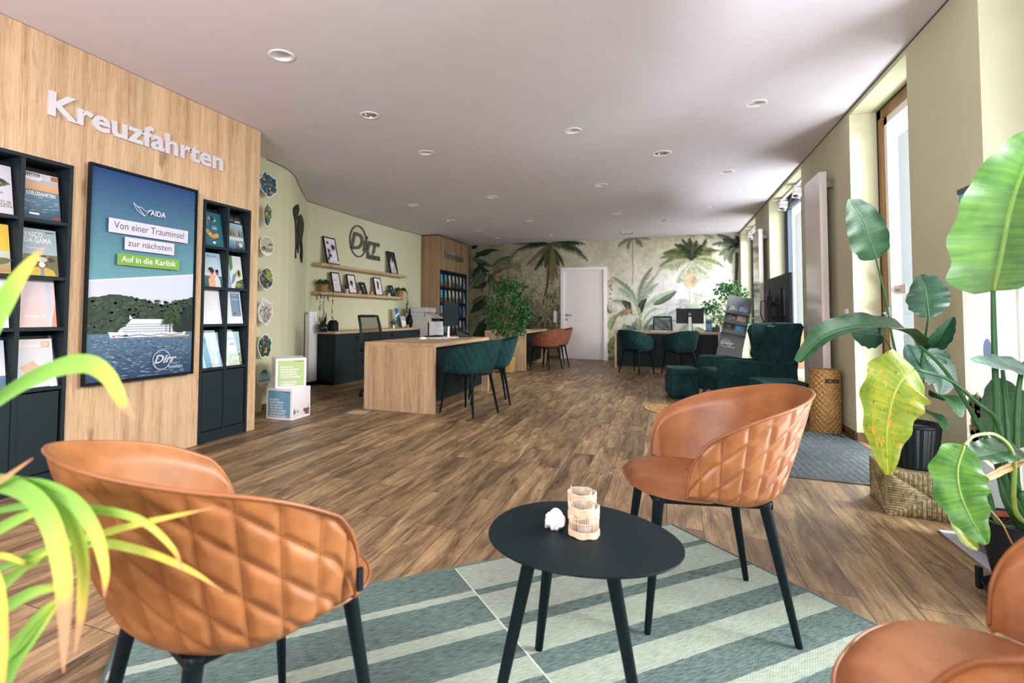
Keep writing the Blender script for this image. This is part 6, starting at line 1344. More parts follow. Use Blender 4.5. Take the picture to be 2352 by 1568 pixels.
    f.build('jungle_wallpaper', M['mural'])
mural(); tag(D.objects['jungle_wallpaper'], 'misty palm jungle wallpaper covering the whole back wall', 'wallpaper')
# ================================================================== RIGHT-HAND SIDE
def radiator(label, y0, y1, z0, z1, X=1.40):
    t = thing('panel_radiator', label, 'radiator', (XR, (y0+y1)/2, 0), group='tall flat wall radiators'); h = (y1-y0)/2; d = XR-X
    gm = D.materials.get('radiator_enamel') or simple('radiator_enamel', rgb(214, 204, 202), .10, .01, 20, spec=.6)
    G().box(-d, -d+.062, -h, h, z0, z1).build('front_panel', gm, t, bevel=.004)
    for z in (z0+.25, z1-.15): G().box(-d+.062, 0, -h+.03, -h+.06, z, z+.06).box(-d+.062, 0, h-.06, h-.03, z, z+.06).build('bracket', M['chrome'], t)
    g = G()
    for k in (-.05, .05): g.tube([(-d+.03, k, z0+.01), (-d+.03, k, .0)], .009, 8)
    g.build('pipe', M['chrome'], t)
radiator('large flat radiator nearer the camera, behind the wicker bin', 5.90, 6.47, .16, 2.47)
radiator('farther flat radiator between the rear windows', 9.40, 9.98, .16, 2.46)
def spots(label, y0, y1, X=1.66):
    t = thing('spotlight_rail', label, 'spotlight rail', (X, (y0+y1)/2, HC-.045)); h = (y1-y0)/2+.35; G().box(-.018, .018, -h, h, -.028, 0).build('rail', M['white'], t)
    for y in (y0, y1):
        q = y-(y0+y1)/2; b = G().box(-.045, .045, q-.05, q+.05, -.045, -.028).box(-.008, .008, q-.008, q+.008, -.07, -.045).build('adapter', M['white'], t)
        mx_ = Matrix.Translation((0, q, -.12)) @ Matrix.Rotation(R(-18), 4, 'X') @ Matrix.Rotation(R(12), 4, 'Y')
        s = G().box(-.05, .05, -.06, .06, -.055, .055, None, mx_).build('spot_housing', M['white'], t, bevel=.006)
        G().lathe([(.038, -.062), (.044, -.056), (.038, -.05), (.0001, -.05)], n=20, M=mx_).build('reflector_ring', M['chrome'], s)
spots('white rail with two spotlights above the middle window', 8.04, 8.93); spots('white rail with two spotlights above the last window', 11.6, 12.1)
# big display seen from behind
t = thing('presentation_screen', 'large flat screen on a stand seen from behind, by the middle window', 'screen', (1.45, 8.5, 0))
a, b = at(1810, 617, X=1.45).y-8.5, at(1754, 636, X=1.45).y-8.5
G().box(0, .045, a, b, .72, 1.625).build('housing', M['black'], t, bevel=.006)
G().box(-.015, 0, a+.40, a+.48, .85, 1.45).box(-.015, 0, b-.48, b-.40, .85, 1.45).box(-.03, -.015, a+.35, b-.35, 1.02, 1.07).box(-.03, -.015, a+.35, b-.35, 1.22, 1.27).build('wall_mount_rails', M['metal'], t)
for y in (a+.25, b-.25): G().box(-.003, 0, y-.035, y+.035, 1.08, 1.42).build('vent_panel', M['signdark'], t)
G().box(-.10, -.04, -.05, .05, .03, 1.36).build('stand_column', M['plastic'], t, bevel=.006); G().box(-.28, .05, -.30, .30, 0, .03).build('stand_base', M['plastic'], t)
G().tube([(-.07, .03, 1.3), (-.16, .03, 1.28), (-.17, .03, 1.1), (-.11, .02, .9)], .008, 6).build('cable', M['plastic'], t)
# wing chair
def soft(p0, p1, s): return Vector(p0).lerp(Vector(p1), s)
def wing_chair():
    t = thing('wing_chair', 'bottle green velvet wing armchair by the middle window', 'armchair', (.91, 7.15, 0), R(196)); V = M['velvet']
    # local: x forward (front .45), y sideways +-.38
    G().box(-.30, .42, -.29, .29, .16, .30).build('base', V, t, bevel=.03, seg=3)
    G().box(-.26, .45, -.275, .275, .30, .43).build('seat_cushion', V, t, bevel=.045, seg=4)
    for s in (1, -1):
        prof = [(.46, .14), (.46, .50), (.44, .555), (.38, .575), (.1, .565), (-.1, .535), (-.25, .53), (-.40, .60), (-.42, .14)]
        G().prism(prof, s*.29-.0 if s > 0 else -.37, s*.37 if s > 0 else -.29, None, frame((0, 0, 0), (1, 0, 0), (0, 0, 1), (0, 1, 0))).build('armrest', V, t, bevel=.028, seg=3)
        wing = [(-.24, .50), (-.18, .58), (-.20, .68), (-.18, .78), (-.155, .88), (-.18, .955), (-.25, .985), (-.46, .99), (-.50, .96), (-.46, .80), (-.40, .55)]
        G().prism(wing, .275*s-.0 if s > 0 else -.345, .345*s if s > 0 else -.275, None, frame((0, 0, 0), (1, 0, 0), (0, 0, 1), (0, 1, 0))).build('wing', V, t, bevel=.028, seg=3)
    back = [(-.26, .30), (-.30, .42), (-.44, .99), (-.52, .99), (-.42, .20), (-.34, .20)]
    G().prism(back, -.285, .285, None, frame((0, 0, 0), (1, 0, 0), (0, 0, 1), (0, 1, 0))).build('backrest', V, t, bevel=.03, seg=3)
    G().prism([(-.16, .40), (-.20, .44), (-.33, .94), (-.38, .96), (-.42, .93), (-.29, .42)], -.235, .235, None, frame((0, 0, 0), (1, 0, 0), (0, 0, 1), (0, 1, 0))).build('back_cushion', V, t, bevel=.035, seg=3)
    for sx, sy_ in ((.38, .28), (.38, -.28), (-.34, .28), (-.34, -.28)): G().tube([(sx, sy_, .17), (sx+.03*math.copysign(1, sx), sy_, 0)], [.024, .014], 10).build('leg', simple('dark_walnut_leg', rgb(60, 38, 28), .45) if not D.materials.get('dark_walnut_leg') else D.materials['dark_walnut_leg'], t)
wing_chair()
def pouf(label, x, y, rz, w, d, h, loop=True):
    t = thing('pouf', label, 'pouf', (x, y, 0), R(rz))
    G().box(-w/2, w/2, -d/2, d/2, .03, h-.09).build('body', M['velvet'], t, bevel=.03, seg=3); G().box(-w/2-.004, w/2+.004, -d/2-.004, d/2+.004, h-.10, h).build('lid_cushion', M['velvet'], t, bevel=.03, seg=4)
    G().box(-w/2+.03, w/2-.03, -d/2+.03, d/2-.03, 0, .03).build('plinth', M['plastic'], t)
    if loop: G().tube(spline([(-w/2+.03, -.03, h-.005), (-w/2-.02, -.03, h-.01), (-w/2-.035, -.03, h-.06), (-w/2-.012, -.03, h-.10)], 5), .010, 8, flat=.4).build('leather_loop', M['leather0'], t)
pouf('green velvet pouf in front of the wing chair', .195, 7.43, 12, .34, .40, .40); pouf('green velvet pouf beside the wicker bin, behind the brown chair', 1.07, 6.18, 8, .42, .42, .42, False)
# round jute mat
o = G().lathe([(.0001, .014)]+[(.36*k/36, .010+.004*abs(math.sin(k*PI/2))) for k in range(1, 37)]+[(.365, 0)], n=64).build('round_jute_rug', M['jute']); o.location = (.12, 6.42, 0); tag(o, 'small round braided jute rug beside the green pouf', 'rug')
# freestanding leaflet tower
t = thing('leaflet_tower', 'slim grey leaning leaflet tower with round white logo', 'leaflet stand')
A, B_ = at(1652, 838, Y=8.45), at(1702, 840, Y=8.45); Tm = (at(1682, 681, Y=8.95)+at(1722, 682, Y=8.95))/2; wv = .33
Bm = (A+B_)/2; Bm = Vector((Bm.x-.13, 8.28, 0.015)); Vv = (Tm-Bm); Hh = Vv.length; Vv.normalize(); Uu = (B_-A).normalized(); Uu = (Uu-Vv*Uu.dot(Vv)).normalized(); Mx = frame(Bm, Uu, Vv)
grey = simple('graphite_board', rgb(98, 102, 104), .5, .03, 40)
G().box(-wv/2, wv/2, 0, Hh, -.03, 0, None, Mx).build('board', grey, t, bevel=.003)
G().box(-wv/2, -wv/2+.012, .85, Hh-.02, 0, .07, None, Mx).box(wv/2-.012, wv/2, .85, Hh-.02, 0, .07, None, Mx).build('side_fins', grey, t)
G().box(Bm.x-.18, Bm.x+.18, Bm.y-.04, Bm.y+.42, 0, .014).build('floor_plate', grey, t)
f = Flat(Mx @ Matrix.Translation((0, 0, .0005)), .0003); dirr(f, -.075, .735, .066, K(206, 206, 210)); f.build('logo_print', M['print'], t)
for k in range(3):
    v0 = .88+k*.165; q = Mx @ Matrix.Translation((0, v0, .0))
    G().box(-wv/2+.012, wv/2-.012, 0, .012, 0, .06, None, q).box(-wv/2+.012, wv/2-.012, .012, .05, .055, .06, None, q).build('tray', grey, t)
cols_ = [('dark leaflet with a round photo', (40, 44, 50), (120, 96, 70)), ('blue seaside leaflet', (50, 120, 170), (90, 160, 200)), ('dark blue magazine with bicycle picture', (50, 76, 100), (190, 160, 130)), ('pale brown magazine', (150, 130, 110), (200, 180, 160)), ('teal coast magazine', (70, 120, 140), (200, 180, 150)), ('blue mountain lake magazine', (90, 130, 160), (170, 190, 200))]
for k, (lab, c1, c2) in enumerate(cols_):
    r_, c_ = k//2, k % 2; q = Mx @ Matrix.Translation((-.065+.13*c_, .895+.165*r_, .012+.012*c_)); f = Flat(Matrix.Identity(4), .0004); w_ = .118
    f.box(-w_/2, w_/2, 0, .145, -.006, 0, K(220, 216, 214)); f.grad(-w_/2, w_/2, 0, .145, K(*c2), K(*c1), 6)
    for i in range(5): f.blob(random.Random(k*9+i).uniform(-.03, .03), .03+.018*i, .022, .012, K(*mixc(c1, c2, i/4)))
    f.text('REISE', -w_*.4, .122, width=w_*.5, height=.016, col=WHT); o = f.build('magazine', M['gloss']); o.matrix_world = q; tag(o, lab+(', %s pocket row of the grey tower' % ['lowest', 'middle', 'top'][r_]), 'magazine', 'magazines in the grey tower')
# wicker bin
t = thing('wicker_bin', 'tall round woven wicker bin against the radiator', 'basket', (1.41, 5.52, 0)); h = .57; r = .118
bx = (at(1873, 988, Z=0)+at(1934, 990, Z=0))/2; t.location = (min(bx.x, XR-.145), bx.y-.05, 0)
g = G(); n = 64; rows = 22
def wk(u, v):
    a = 2*PI*u; rr = r*(.97+.03*v)+.009*math.sin(u*2*PI*16+(PI if int(v*rows) % 2 else 0))*math.sin(PI*((v*rows) % 1))+.003
    return Vector((rr*math.cos(a), rr*math.sin(a), h*v))
g.grid(wk, 96, rows*4, closeu=True); g.grid(lambda u, v: Vector(((r-.012)*math.cos(-2*PI*u), (r-.012)*math.sin(-2*PI*u), .01+(h-.01)*v)), 32, 2, closeu=True); g.lathe([(.0001, .01), (r-.012, .01)], n=32)
g.build('woven_body', M['wicker'], t); G().tube([((r-.002)*math.cos(2*PI*k/32), (r-.002)*math.sin(2*PI*k/32), h) for k in range(33)], .010, 8, caps=False).build('rim', M['wicker'], t)
G().prism([(-.055, -.018), (.055, -.018), (.055, .018), (-.055, .018)], -.012, .0055, None, frame((r*math.cos(R(-75)), r*math.sin(R(-75)), h-.09), (math.sin(R(75)), math.cos(R(-75)), 0), (0, 0, 1), (math.cos(R(-75)), math.sin(R(-75)), 0))).build('handle_opening', M['wickerdark'], t, bevel=.004)
# door mat
t = thing('door_mat', 'anthracite ribbed entrance mat before the glass door', 'mat', (0, 0, 0)); y0_, y1_ = 4.07, 5.66; x0_ = .63
mm = mat_weave('anthracite_pile', rgb(36, 46, 52), rgb(58, 68, 74), rgb(88, 96, 100)); g = G().box(x0_, XR-.005, y0_, y1_, 0, .006); g.build('pile', mm, t)
g = G(); k = 0
import itertools
s_ = .048
x = x0_+.02
while x < XR:
    # ribs run slantwise as in the photo
    a = Vector((x, y0_)); d = Vector((-.03, .99955)); b0 = a; L = (y1_-y0_)/d.y; b1_ = a+d*L
    ta = max(0, (a.x-(XR-.02))/.03); tb = min(L, (a.x-x0_)/.03) if a.x > x0_ else 0
    x += s_
    if tb-ta > .05:
        p, q = a+d*ta, a+d*tb; nn = Vector((d.y, -d.x))*.0065; g.add([(p.x-nn.x, p.y-nn.y, .006), (p.x+nn.x, p.y+nn.y, .006), (q.x+nn.x, q.y+nn.y, .006), (q.x-nn.x, q.y-nn.y, .006), (p.x, p.y, .011), (q.x, q.y, .011)], [(0, 1, 4), (1, 2, 5, 4), (2, 3, 5), (3, 0, 4, 5)])
x = XR-.0
while x < XR+.05:
    a = Vector((x, y0_)); d = Vector((-.03, .99955)); L = (y1_-y0_)/d.y; ta = max(0, (a.x-(XR-.02))/.03); x += s_
    if L-ta > .05: p, q = a+d*ta, a+d*L; nn = Vector((d.y, -d.x))*.0065; g.add([(p.x-nn.x, p.y-nn.y, .006), (p.x+nn.x, p.y+nn.y, .006), (q.x+nn.x, q.y+nn.y, .006), (q.x-nn.x, q.y-nn.y, .006), (p.x, p.y, .011), (q.x, q.y, .011)], [(0, 1, 4), (1, 2, 5, 4), (2, 3, 5), (3, 0, 4, 5)])
g.build('ribs', simple('grey_rib', rgb(120, 126, 130), .9, .2, 90), t)
G().box(x0_-.012, XR-.005, y0_-.012, y0_, 0, .008).box(x0_-.012, XR-.005, y1_, y1_+.012, 0, .008).box(x0_-.012, x0_, y0_, y1_, 0, .008).build('metal_edge', M['chrome'], t)
# roll-up banner seen from behind
t = thing('rollup_banner', 'white roll-up banner seen from behind at the right edge', 'banner'); X_ = 1.36
yb = at(2209, 632, X=X_).y; zt = at(2205, 445, X=X_).z
pm, nt, b = newmat('backlit_banner_cloth'); a_ = nd(nt, 'ShaderNodeVertexColor', layer_name='Col'); setp(b, rough=.7); nt.links.new(a_.outputs[0], b.inputs['Base Color']); tr = nd(nt, 'ShaderNodeBsdfTranslucent'); nt.links.new(a_.outputs[0], tr.inputs[0]); ms = nd(nt, 'ShaderNodeMixShader'); ms.inputs[0].default_value = .55; nt.links.new(b.outputs[0], ms.inputs[1]); nt.links.new(tr.outputs[0], ms.inputs[2]); nt.links.new(ms.outputs[0], nt.nodes['Material Output'].inputs[0])
W_ = .85; f = Flat(frame((X_, yb, .08), (0, -1, 0), (0, 0, 1), (-1, 0, 0)), .0002); Hb = zt-.08
f.box(0, W_, 0, Hb, -.002, 0, K(240, 238, 236), f.M); f.rect(0, W_, 0, Hb, K(240, 238, 236))
f.poly([(0, Hb), (0, Hb-.10), (.05, Hb-.085), (W_, Hb-.16), (W_, Hb)], K(110, 160, 190)); f.poly([(0, Hb-.14), (0, Hb-.1), (.05, Hb-.085), (.04, Hb-.12)], K(236, 232, 236))
f.text('exzellente', .70, Hb-.40, width=-.48, height=.10, col=K(120, 124, 132)); f.text('Reisen', .70, Hb-.47, width=-.3, height=.07, col=K(150, 150, 160))
f.ell(.20, Hb-.76, .035, .055, K(140, 156, 190)); rn = random.Random(8)
for i in range(60): f.n = 12+i % 5; f.blob(.05+.09*rn.random(), Hb-.98-.24*rn.random(), .03, .028, K(*rn.choice([(190, 190, 160), (170, 176, 140), (206, 202, 176), (150, 160, 120)])), .3, 8, rn)
f.n = 20; f.poly([(0, 0), (W_, 0), (W_, .22), (.3, .30), (0, .36)], K(190, 202, 206)); f.poly([(0, 0), (W_, 0), (W_, .06), (0, .10)], K(40, 140, 160))
f.build('banner_print', pm, t); G().box(X_-.04, X_+.05, yb-W_-.01, yb+.01, 0, .08).build('cassette', M['chrome'], t, bevel=.01); G().box(X_-.008, X_+.008, yb-W_, yb, zt-.004, zt+.02).build('top_rail', M['chrome'], t)
G().tube([(X_+.03, yb-W_/2, .05), (X_+.03, yb-W_/2, zt)], .008, 8).build('pole', M['chrome'], t)
G().box(X_-.10, X_-.0, yb-.55, yb+.06, 0, .010).build('foot_plate', simple('silver_foot', rgb(186, 190, 202), .4), t, bevel=.003)
# things outside
o = G().box(2.42, 2.78, 12.66, 12.9, -.02, .75).build('sign_board', simple('orange_red_board', rgb(226, 84, 40), .6)); tag(o, 'orange-red board outside, seen through the middle window behind the armchair', 'sign')

# ================================================================== PLANTS
def leaf(parent, mid, wid, mat, nrm, fold=.25, ripple=.0, name='leaf', tip=1.0, nu=10, nv=28, twist=0, seed=0, shape=None):
    """blade along the 3D midrib 'mid' (points), half width profile wid, facing roughly nrm"""
    P = spline(mid, max(2, int(nv/(len(mid)-1)))); n = len(P)-1; g = G(); g.uv = []; rn = random.Random(seed); ph = rn.random()*6
    def prof(s): return (math.sin(PI*min(1, s*.93+.03)**.80))**.72 if shape is None else shape(s)
    N0 = Vector(nrm).normalized()
    for i, p in enumerate(P):
        s = i/n; t = (P[min(i+1, n)]-P[max(i-1, 0)]).normalized(); side = t.cross(N0).normalized(); N = side.cross(t).normalized(); tw = twist*s; side, N = side*math.cos(tw)+N*math.sin(tw), N*math.cos(tw)-side*math.sin(tw); w = wid*prof(s)
        for k in range(nu+1):
            u = k/nu*2-1; rp = ripple*abs(u)**2*math.sin(s*26+ph+(2 if u > 0 else 0))*w/wid
            g.v.append(tuple(p+side*u*w*(1+.05*math.sin(s*31+u*3+ph)*(abs(u) > .99))+N*(fold*abs(u)*w+rp-.10*w*u*u))); g.uv.append((k/nu, s))
    for i in range(n):
        for k in range(nu): a = i*(nu+1)+k; g.f.append((a, a+1, a+nu+2, a+nu+1)); g.c.append(None); g.sm.append(True)
    o = g.build(name, mat, parent)
    G().tube([p+N0*-.0005*0 for p in P[:int(n*.93)]], [lerp(.0042, .001, i/n)*(wid/.12)**.5 for i in range(int(n*.93))], 6).build('midrib', M['stemy'] if mat in (M['leafb'], M['leafy']) else M['stem'], o)
    return o
def stalk(parent, pts, r0, r1, mat=None):
    P = spline(pts, 6); G().tube(P, [lerp(r0, r1, i/(len(P)-1)) for i in range(len(P))], 8).build('stalk', mat or M['stem'], parent)
def D_(d, *px): return [at(x, y, d=d if not isinstance(d, (list, tuple)) else lerp(d[0], d[1], i/(len(px)-1))) for i, (x, y) in enumerate(px)]
toC = -fw
# large bird-of-paradise plant at the right edge
t = thing('bird_of_paradise_plant', 'large bright-leaved plant in tapered black pot at the right edge', 'potted plant')
base = at(2345, 1330, d=1.95); PB = Vector((base.x+.04, base.y, 0)); dB = (PB-CAM).dot(fw)
PX = at(2350, 1250, d=dB); pz = at(2300, 1245, d=dB).z; ph = max(.30, pz)
G().lathe([(.0001, .03), (.105, .03), (.155, ph), (.148, ph), (.143, ph-.03), (.0001, ph-.03)], (PB.x, PB.y, 0), n=36).build('pot', M['plastic'], t)
G().lathe([(.141, ph-.028), (.135, ph-.005), (.128, ph-.005), (.12, ph-.04)], (PB.x, PB.y, 0), n=36, caps=False).build('inner_pot', M['terra'], t)
G().lathe([(.0001, ph-.026), (.130, ph-.024)], (PB.x, PB.y, 0), n=30).build('soil', M['soil'], t)
G().lathe([(.0001, .004), (.13, .004), (.145, .04), (.14, .04), (.125, .01), (.0001, .01)], (PB.x, PB.y, 0), n=36).build('saucer', M['plastic'], t)
root = Vector((PB.x, PB.y, ph-.03))
r0 = lambda dx, dy=0: root+Vector((dx, dy, 0))
d1 = dB
stalk(t, [r0(.0)]+D_(d1, (2300, 1080), (2288, 900), (2283, 760), (2281, 668)), .013, .007)
leaf(t, D_([d1, d1-.12], (2281, 668), (2298, 590), (2320, 480), (2350, 390), (2395, 300)), .29, M['leafb'], toC+Vector((.25, 0, .1)), .18, .008, seed=1, shape=lambda s: math.sin(PI*min(1, (s*.97+.015)**.62))**.62)
stalk(t, [r0(-.03)]+D_([d1, d1+.1], (2310, 1150), (2285, 1050), (2240, 960), (2170, 850), (2108, 790)), .012, .005)
leaf(t, D_([d1+.1, d1-.1], (2110, 793), (2085, 765), (2030, 752), (1960, 752), (1890, 775), (1832, 832)), .062, M['leafm'], Vector((0, .1, 1))+toC*.55, .55, .006, seed=2)
stalk(t, [r0(.02)]+D_([d1, d1-.05], (2318, 1150), (2295, 980), (2245, 925), (2180, 872), (2103, 848)), .010, .005)
leaf(t, D_([d1-.05, d1-.12], (2103, 850), (2072, 870), (2048, 920), (2036, 1000), (2040, 1090)), .105, M['leafy'], toC+Vector((-.1, 0, .25)), .10, .006, seed=3, shape=lambda s: 1.05*(math.sin(PI*min(1, s**.62*.97+.02))**.7))
stalk(t, [r0(.05)]+D_([d1-.05, d1-.25], (2335, 1180), (2328, 1050), (2290, 1000), (2240, 1000), (2215, 1022)), .009, .004, M['stemy'])
leaf(t, D_([d1-.25, d1-.32], (2215, 1024), (2200, 1075), (2205, 1130), (2230, 1190), (2266, 1250)), .085, M['leafb'], toC+Vector((-.1, 0, .2)), .16, .006, seed=4, shape=lambda s: 1.0*(math.sin(PI*min(1, s**.72*.97+.02))**.7))
leaf(t, D_(d1-.1, (2180, 1150), (2196, 1190), (2220, 1235), (2246, 1262)), .030, M['leafy'], toC, .3, seed=5)
leaf(t, D_([d1-.05, d1-.2], (2340, 1030), (2300, 1035), (2260, 1045), (2226, 1048)), .05, M['leafm'], Vector((0, 0, 1))+toC*.7, .3, .01, seed=6)
leaf(t, D_([d1-.06, d1-.2], (2352, 1060), (2310, 1075), (2275, 1092), (2250, 1098)), .016, M['tip'], toC, .3, seed=16)
leaf(t, D_([d1+.05, d1-.1], (2440, 880), (2352, 850), (2300, 838), (2232, 828)), .05, M['leafg'], Vector((0, 0, 1))+toC*.9, .3, .006, seed=7)
leaf(t, D_([d1+.12, d1+.15], (2335, 1030), (2315, 970), (2300, 915), (2285, 870)), .11, M['leafm'], toC, .2, .004, seed=8)
leaf(t, D_([d1+.05, d1-.05], (2320, 1150), (2345, 1130), (2372, 1120)), .05, M['leafb'], toC, .2, seed=9)
stalk(t, [r0(.03)]+D_([d1, d1+.1], (2325, 1100), (2315, 980), (2308, 900), (2303, 850)), .013, .006)
stalk(t, [r0(.07)]+D_([d1, d1+.05], (2345, 1150), (2335, 1000), (2345, 860), (2380, 800)), .012, .006)
stalk(t, [r0(-.05)]+D_([d1, d1+.15], (2290, 1200), (2270, 1130), (2235, 1080), (2180, 1030)), .010, .004)
stalk(t, [r0(.04)]+D_([d1-.05, d1-.2], (2340, 1260), (2300, 1200), (2262, 1160), (2240, 1150)), .003, .002, M['tip'])
for a_ in (R(150), R(270), R(30)):
    G().box(PB.x+.15*math.cos(a_)-.010, PB.x+.15*math.cos(a_)+.010, PB.y+.15*math.sin(a_)-.010, PB.y+.15*math.sin(a_)+.010, 0, .085).build('stand_post', M['plastic'], t, bevel=.003)
# second plant, in ribbed black pot on the seagrass box
P0, P1, P2 = at(2040, 1181, Z=0), at(2196, 1203, Z=0), at(2008, 1130, Z=0)
pu = (P1-P0).normalized(); pv = Vector((-pu.y, pu.x, 0)); w_ = .40; hb = .235
t2 = thing('seagrass_box', 'square seagrass box woven in triangles, below the darker plant', 'basket', (P0.x, P0.y, 0), math.atan2(pu.y, pu.x)); wd, dp = .36, .36
g = G(); g.box(0, wd, 0, dp, 0, hb); g.build('core', M['seagrass'], t2, bevel=.012)
g1, g2_ = G(), G(); cs = [g1, g2_]
def face(o, U, V, W, H):
    N = Vector(U).cross(Vector(V)); n = 54
    for k in range(n):
        s = (k+.5)/n
        for tri in range(4):
            # strands parallel to the nearest edge inside four triangles
            q = s/2
            a, b = [((q, q), (1-q, q)), ((1-q, q), (1-q, 1-q)), ((1-q, 1-q), (q, 1-q)), ((q, 1-q), (q, q))][tri]
            if tri in (0, 2): a, b = ((s, 0), (s, min(s, 1-s))) if tri == 0 else ((s, 1), (s, 1-min(s, 1-s)))
            else: a, b = ((0, s), (min(s, 1-s), s)) if tri == 3 else ((1, s), (1-min(s, 1-s), s))
            pa = Vector(o)+Vector(U)*a[0]*W+Vector(V)*a[1]*H+N*.002; pb = Vector(o)+Vector(U)*b[0]*W+Vector(V)*b[1]*H+N*.002
            (g1 if (k+tri) % 3 else g2_).tube([pa, pa.lerp(pb, .5)+N*.001, pb], .0036 if tri % 2 == 0 else .0026, 4)
face((0, 0, 0), (1, 0, 0), (0, 0, 1), wd, hb); face((0, dp, 0), (0, -1, 0), (0, 0, 1), dp, hb)
g1.build('woven_strands', M['seagrass'], t2); g2_.build('darker_strands', simple('dark_seagrass', rgb(128, 120, 84), .85, .2, 90), t2)
c2 = P0+pu*wd*.42+pv*dp*.5
t = thing('bird_of_paradise_plant', 'darker broad-leaved plant in ribbed black pot on the seagrass box', 'potted plant', (c2.x, c2.y, hb)); d2 = (c2-CAM).dot(fw)
g = G(); n = 72
def ribp(u, v): a = 2*PI*u; rr = lerp(.105, .13, v)*(1+.02*math.copysign(1, math.sin(24*a))); return Vector((rr*math.cos(a), rr*math.sin(a), .225*v))
g.grid(ribp, 96, 3, closeu=True); g.lathe([(.13, .222), (.136, .225), (.136, .245), (.125, .245), (.12, .21), (.0001, .205)], n=40); g.build('pot', M['plastic'], t)
top2 = Vector((c2.x, c2.y, hb+.21))
inv = Matrix.Translation((-c2.x, -c2.y, -hb))
def L2(*a, **k): o = leaf(t, *a, **k); o.matrix_local = inv; return o
def S2(*a, **k): stalk(t, *a, **k); t.children[-1].matrix_local = inv
def addstalk(pts, r0_, r1_): P = spline(pts, 6); o = G().tube(P, [lerp(r0_, r1_, i/(len(P)-1)) for i in range(len(P))], 8).build('stalk', M['stem'], t); o.matrix_local = inv
addstalk([top2+Vector((0, 0, -.01))]+D_(d2, (2085, 900), (2055, 800), (2035, 690), (2012, 594)), .009, .004)
L2(D_(d2, (2012, 594), (2000, 560), (1985, 515), (1965, 480), (1948, 457)), .128, M['leafm'], toC+Vector((.15, 0, 0)), .12, .005, seed=11, shape=lambda s: math.sin(PI*min(1, s**.66*.97+.03))**.72)
addstalk([top2]+D_([d2, d2-.25], (2108, 900), (2118, 820), (2126, 770), (2133, 726)), .008, .004)
L2(D_(d2-.25, (2133, 728), (2130, 700), (2125, 665), (2112, 632)), .108, M['leafd'], toC+Vector((-.1, 0, .1)), .2, .004, seed=12, shape=lambda s: math.sin(PI*min(1, s**1.0*.9+.06))**.7)
L2(D_([d2-.15, d2-.3], (2128, 802), (2150, 785), (2170, 757), (2189, 727)), .045, M['leafd'], toC+Vector((-.4, 0, 0)), .5, seed=13)
L2(D_(d2-.05, (2132, 850), (2112, 836), (2092, 815), (2078, 795)), .085, M['leafg'], toC+Vector((0, 0, .4)), .2, seed=14)
L2(D_(d2-.05, (2080, 862), (2050, 852), (2025, 845), (2002, 838)), .05, M['leafd'], toC+Vector((0, 0, .7)), .3, seed=15)
L2(D_(d2+.05, (2030, 770), (2005, 768), (1980, 765), (1955, 760)), .08, M['leafd'], toC, .2, seed=17)
addstalk([top2]+D_(d2+.02, (2085, 920), (2060, 850), (2045, 800), (2028, 770)), .006, .003)
addstalk([top2]+D_(d2-.05, (2110, 940), (2118, 890), (2130, 855)), .006, .003)
L2(D_(d2-.22, (2130, 830), (2150, 850), (2165, 875), (2160, 905)), .085, M['leafd'], toC, .2, seed=18); L2(D_(d2-.22, (2125, 820), (2150, 818), (2170, 822), (2180, 832)), .045, M['leafd'], toC+Vector((0, 0, .5)), .3, seed=19)
L2(D_([d2-.1, d2-.3], (2118, 935), (2135, 945), (2155, 965), (2168, 987)), .05, M['leafm'], toC+Vector((0, 0, .3)), .3, seed=20); L2(D_([d2-.15, d2-.35], (2140, 912), (2165, 908), (2190, 925), (2204, 957)), .055, M['leafm'], toC+Vector((0, 0, .5)), .3, seed=21)
addstalk([top2]+D_(d2-.04, (2105, 960), (2112, 945), (2120, 934)), .004, .003)
# foreground palm whose blades reach in from the left edge
t = thing('parlour_palm', 'out-of-focus palm blades reaching in from the left edge', 'potted plant', (-.78, .42, 0))
PO = Vector((-.78, .42, 0)); inv2 = Matrix.Translation(-PO)
G().lathe([(.0001, 0), (.13, 0), (.17, .30), (.16, .30), (.155, .27), (.0001, .27)], n=30).build('pot', M['plastic'], t)
G().lathe([(.0001, .272), (.152, .272)], n=24).build('soil', M['soil'], t)
def blade(d, w, pts, tip=None, ty=None):
    Q = D_(d, *pts); P = spline(Q, 8); n = len(P)-1; seg = [(0, n, M['leafp'])]
    wm = lambda s: w*(min(1, .55+.9*s) if s < .5 else 1)*(1-((s-.45)/.55)**2.2 if s > .45 else 1)+.0006
    m = bladeM(1-(tip or 0)-(ty or 0), 1-(tip or 0)); g = G(); g.uv = []
    for i in range(n+1):
        p = P[i]; tt = (P[min(i+1, n)]-P[max(i-1, 0)]).normalized(); side = tt.cross(toC+Vector((0, 0, .3))).normalized(); N = side.cross(tt); ww = wm(i/n)
        for u in (-1, -.5, 0, .5, 1): g.v.append(tuple(p+side*u*ww+N*abs(u)*ww*.35)); g.uv.append(((u+1)/2, i/n))
    for i in range(n):
        for k in range(4): q = i*5+k; g.f.append((q, q+1, q+6, q+5)); g.c.append(None); g.sm.append(True)
    o = g.build('blade', m, t); o.matrix_local = inv2
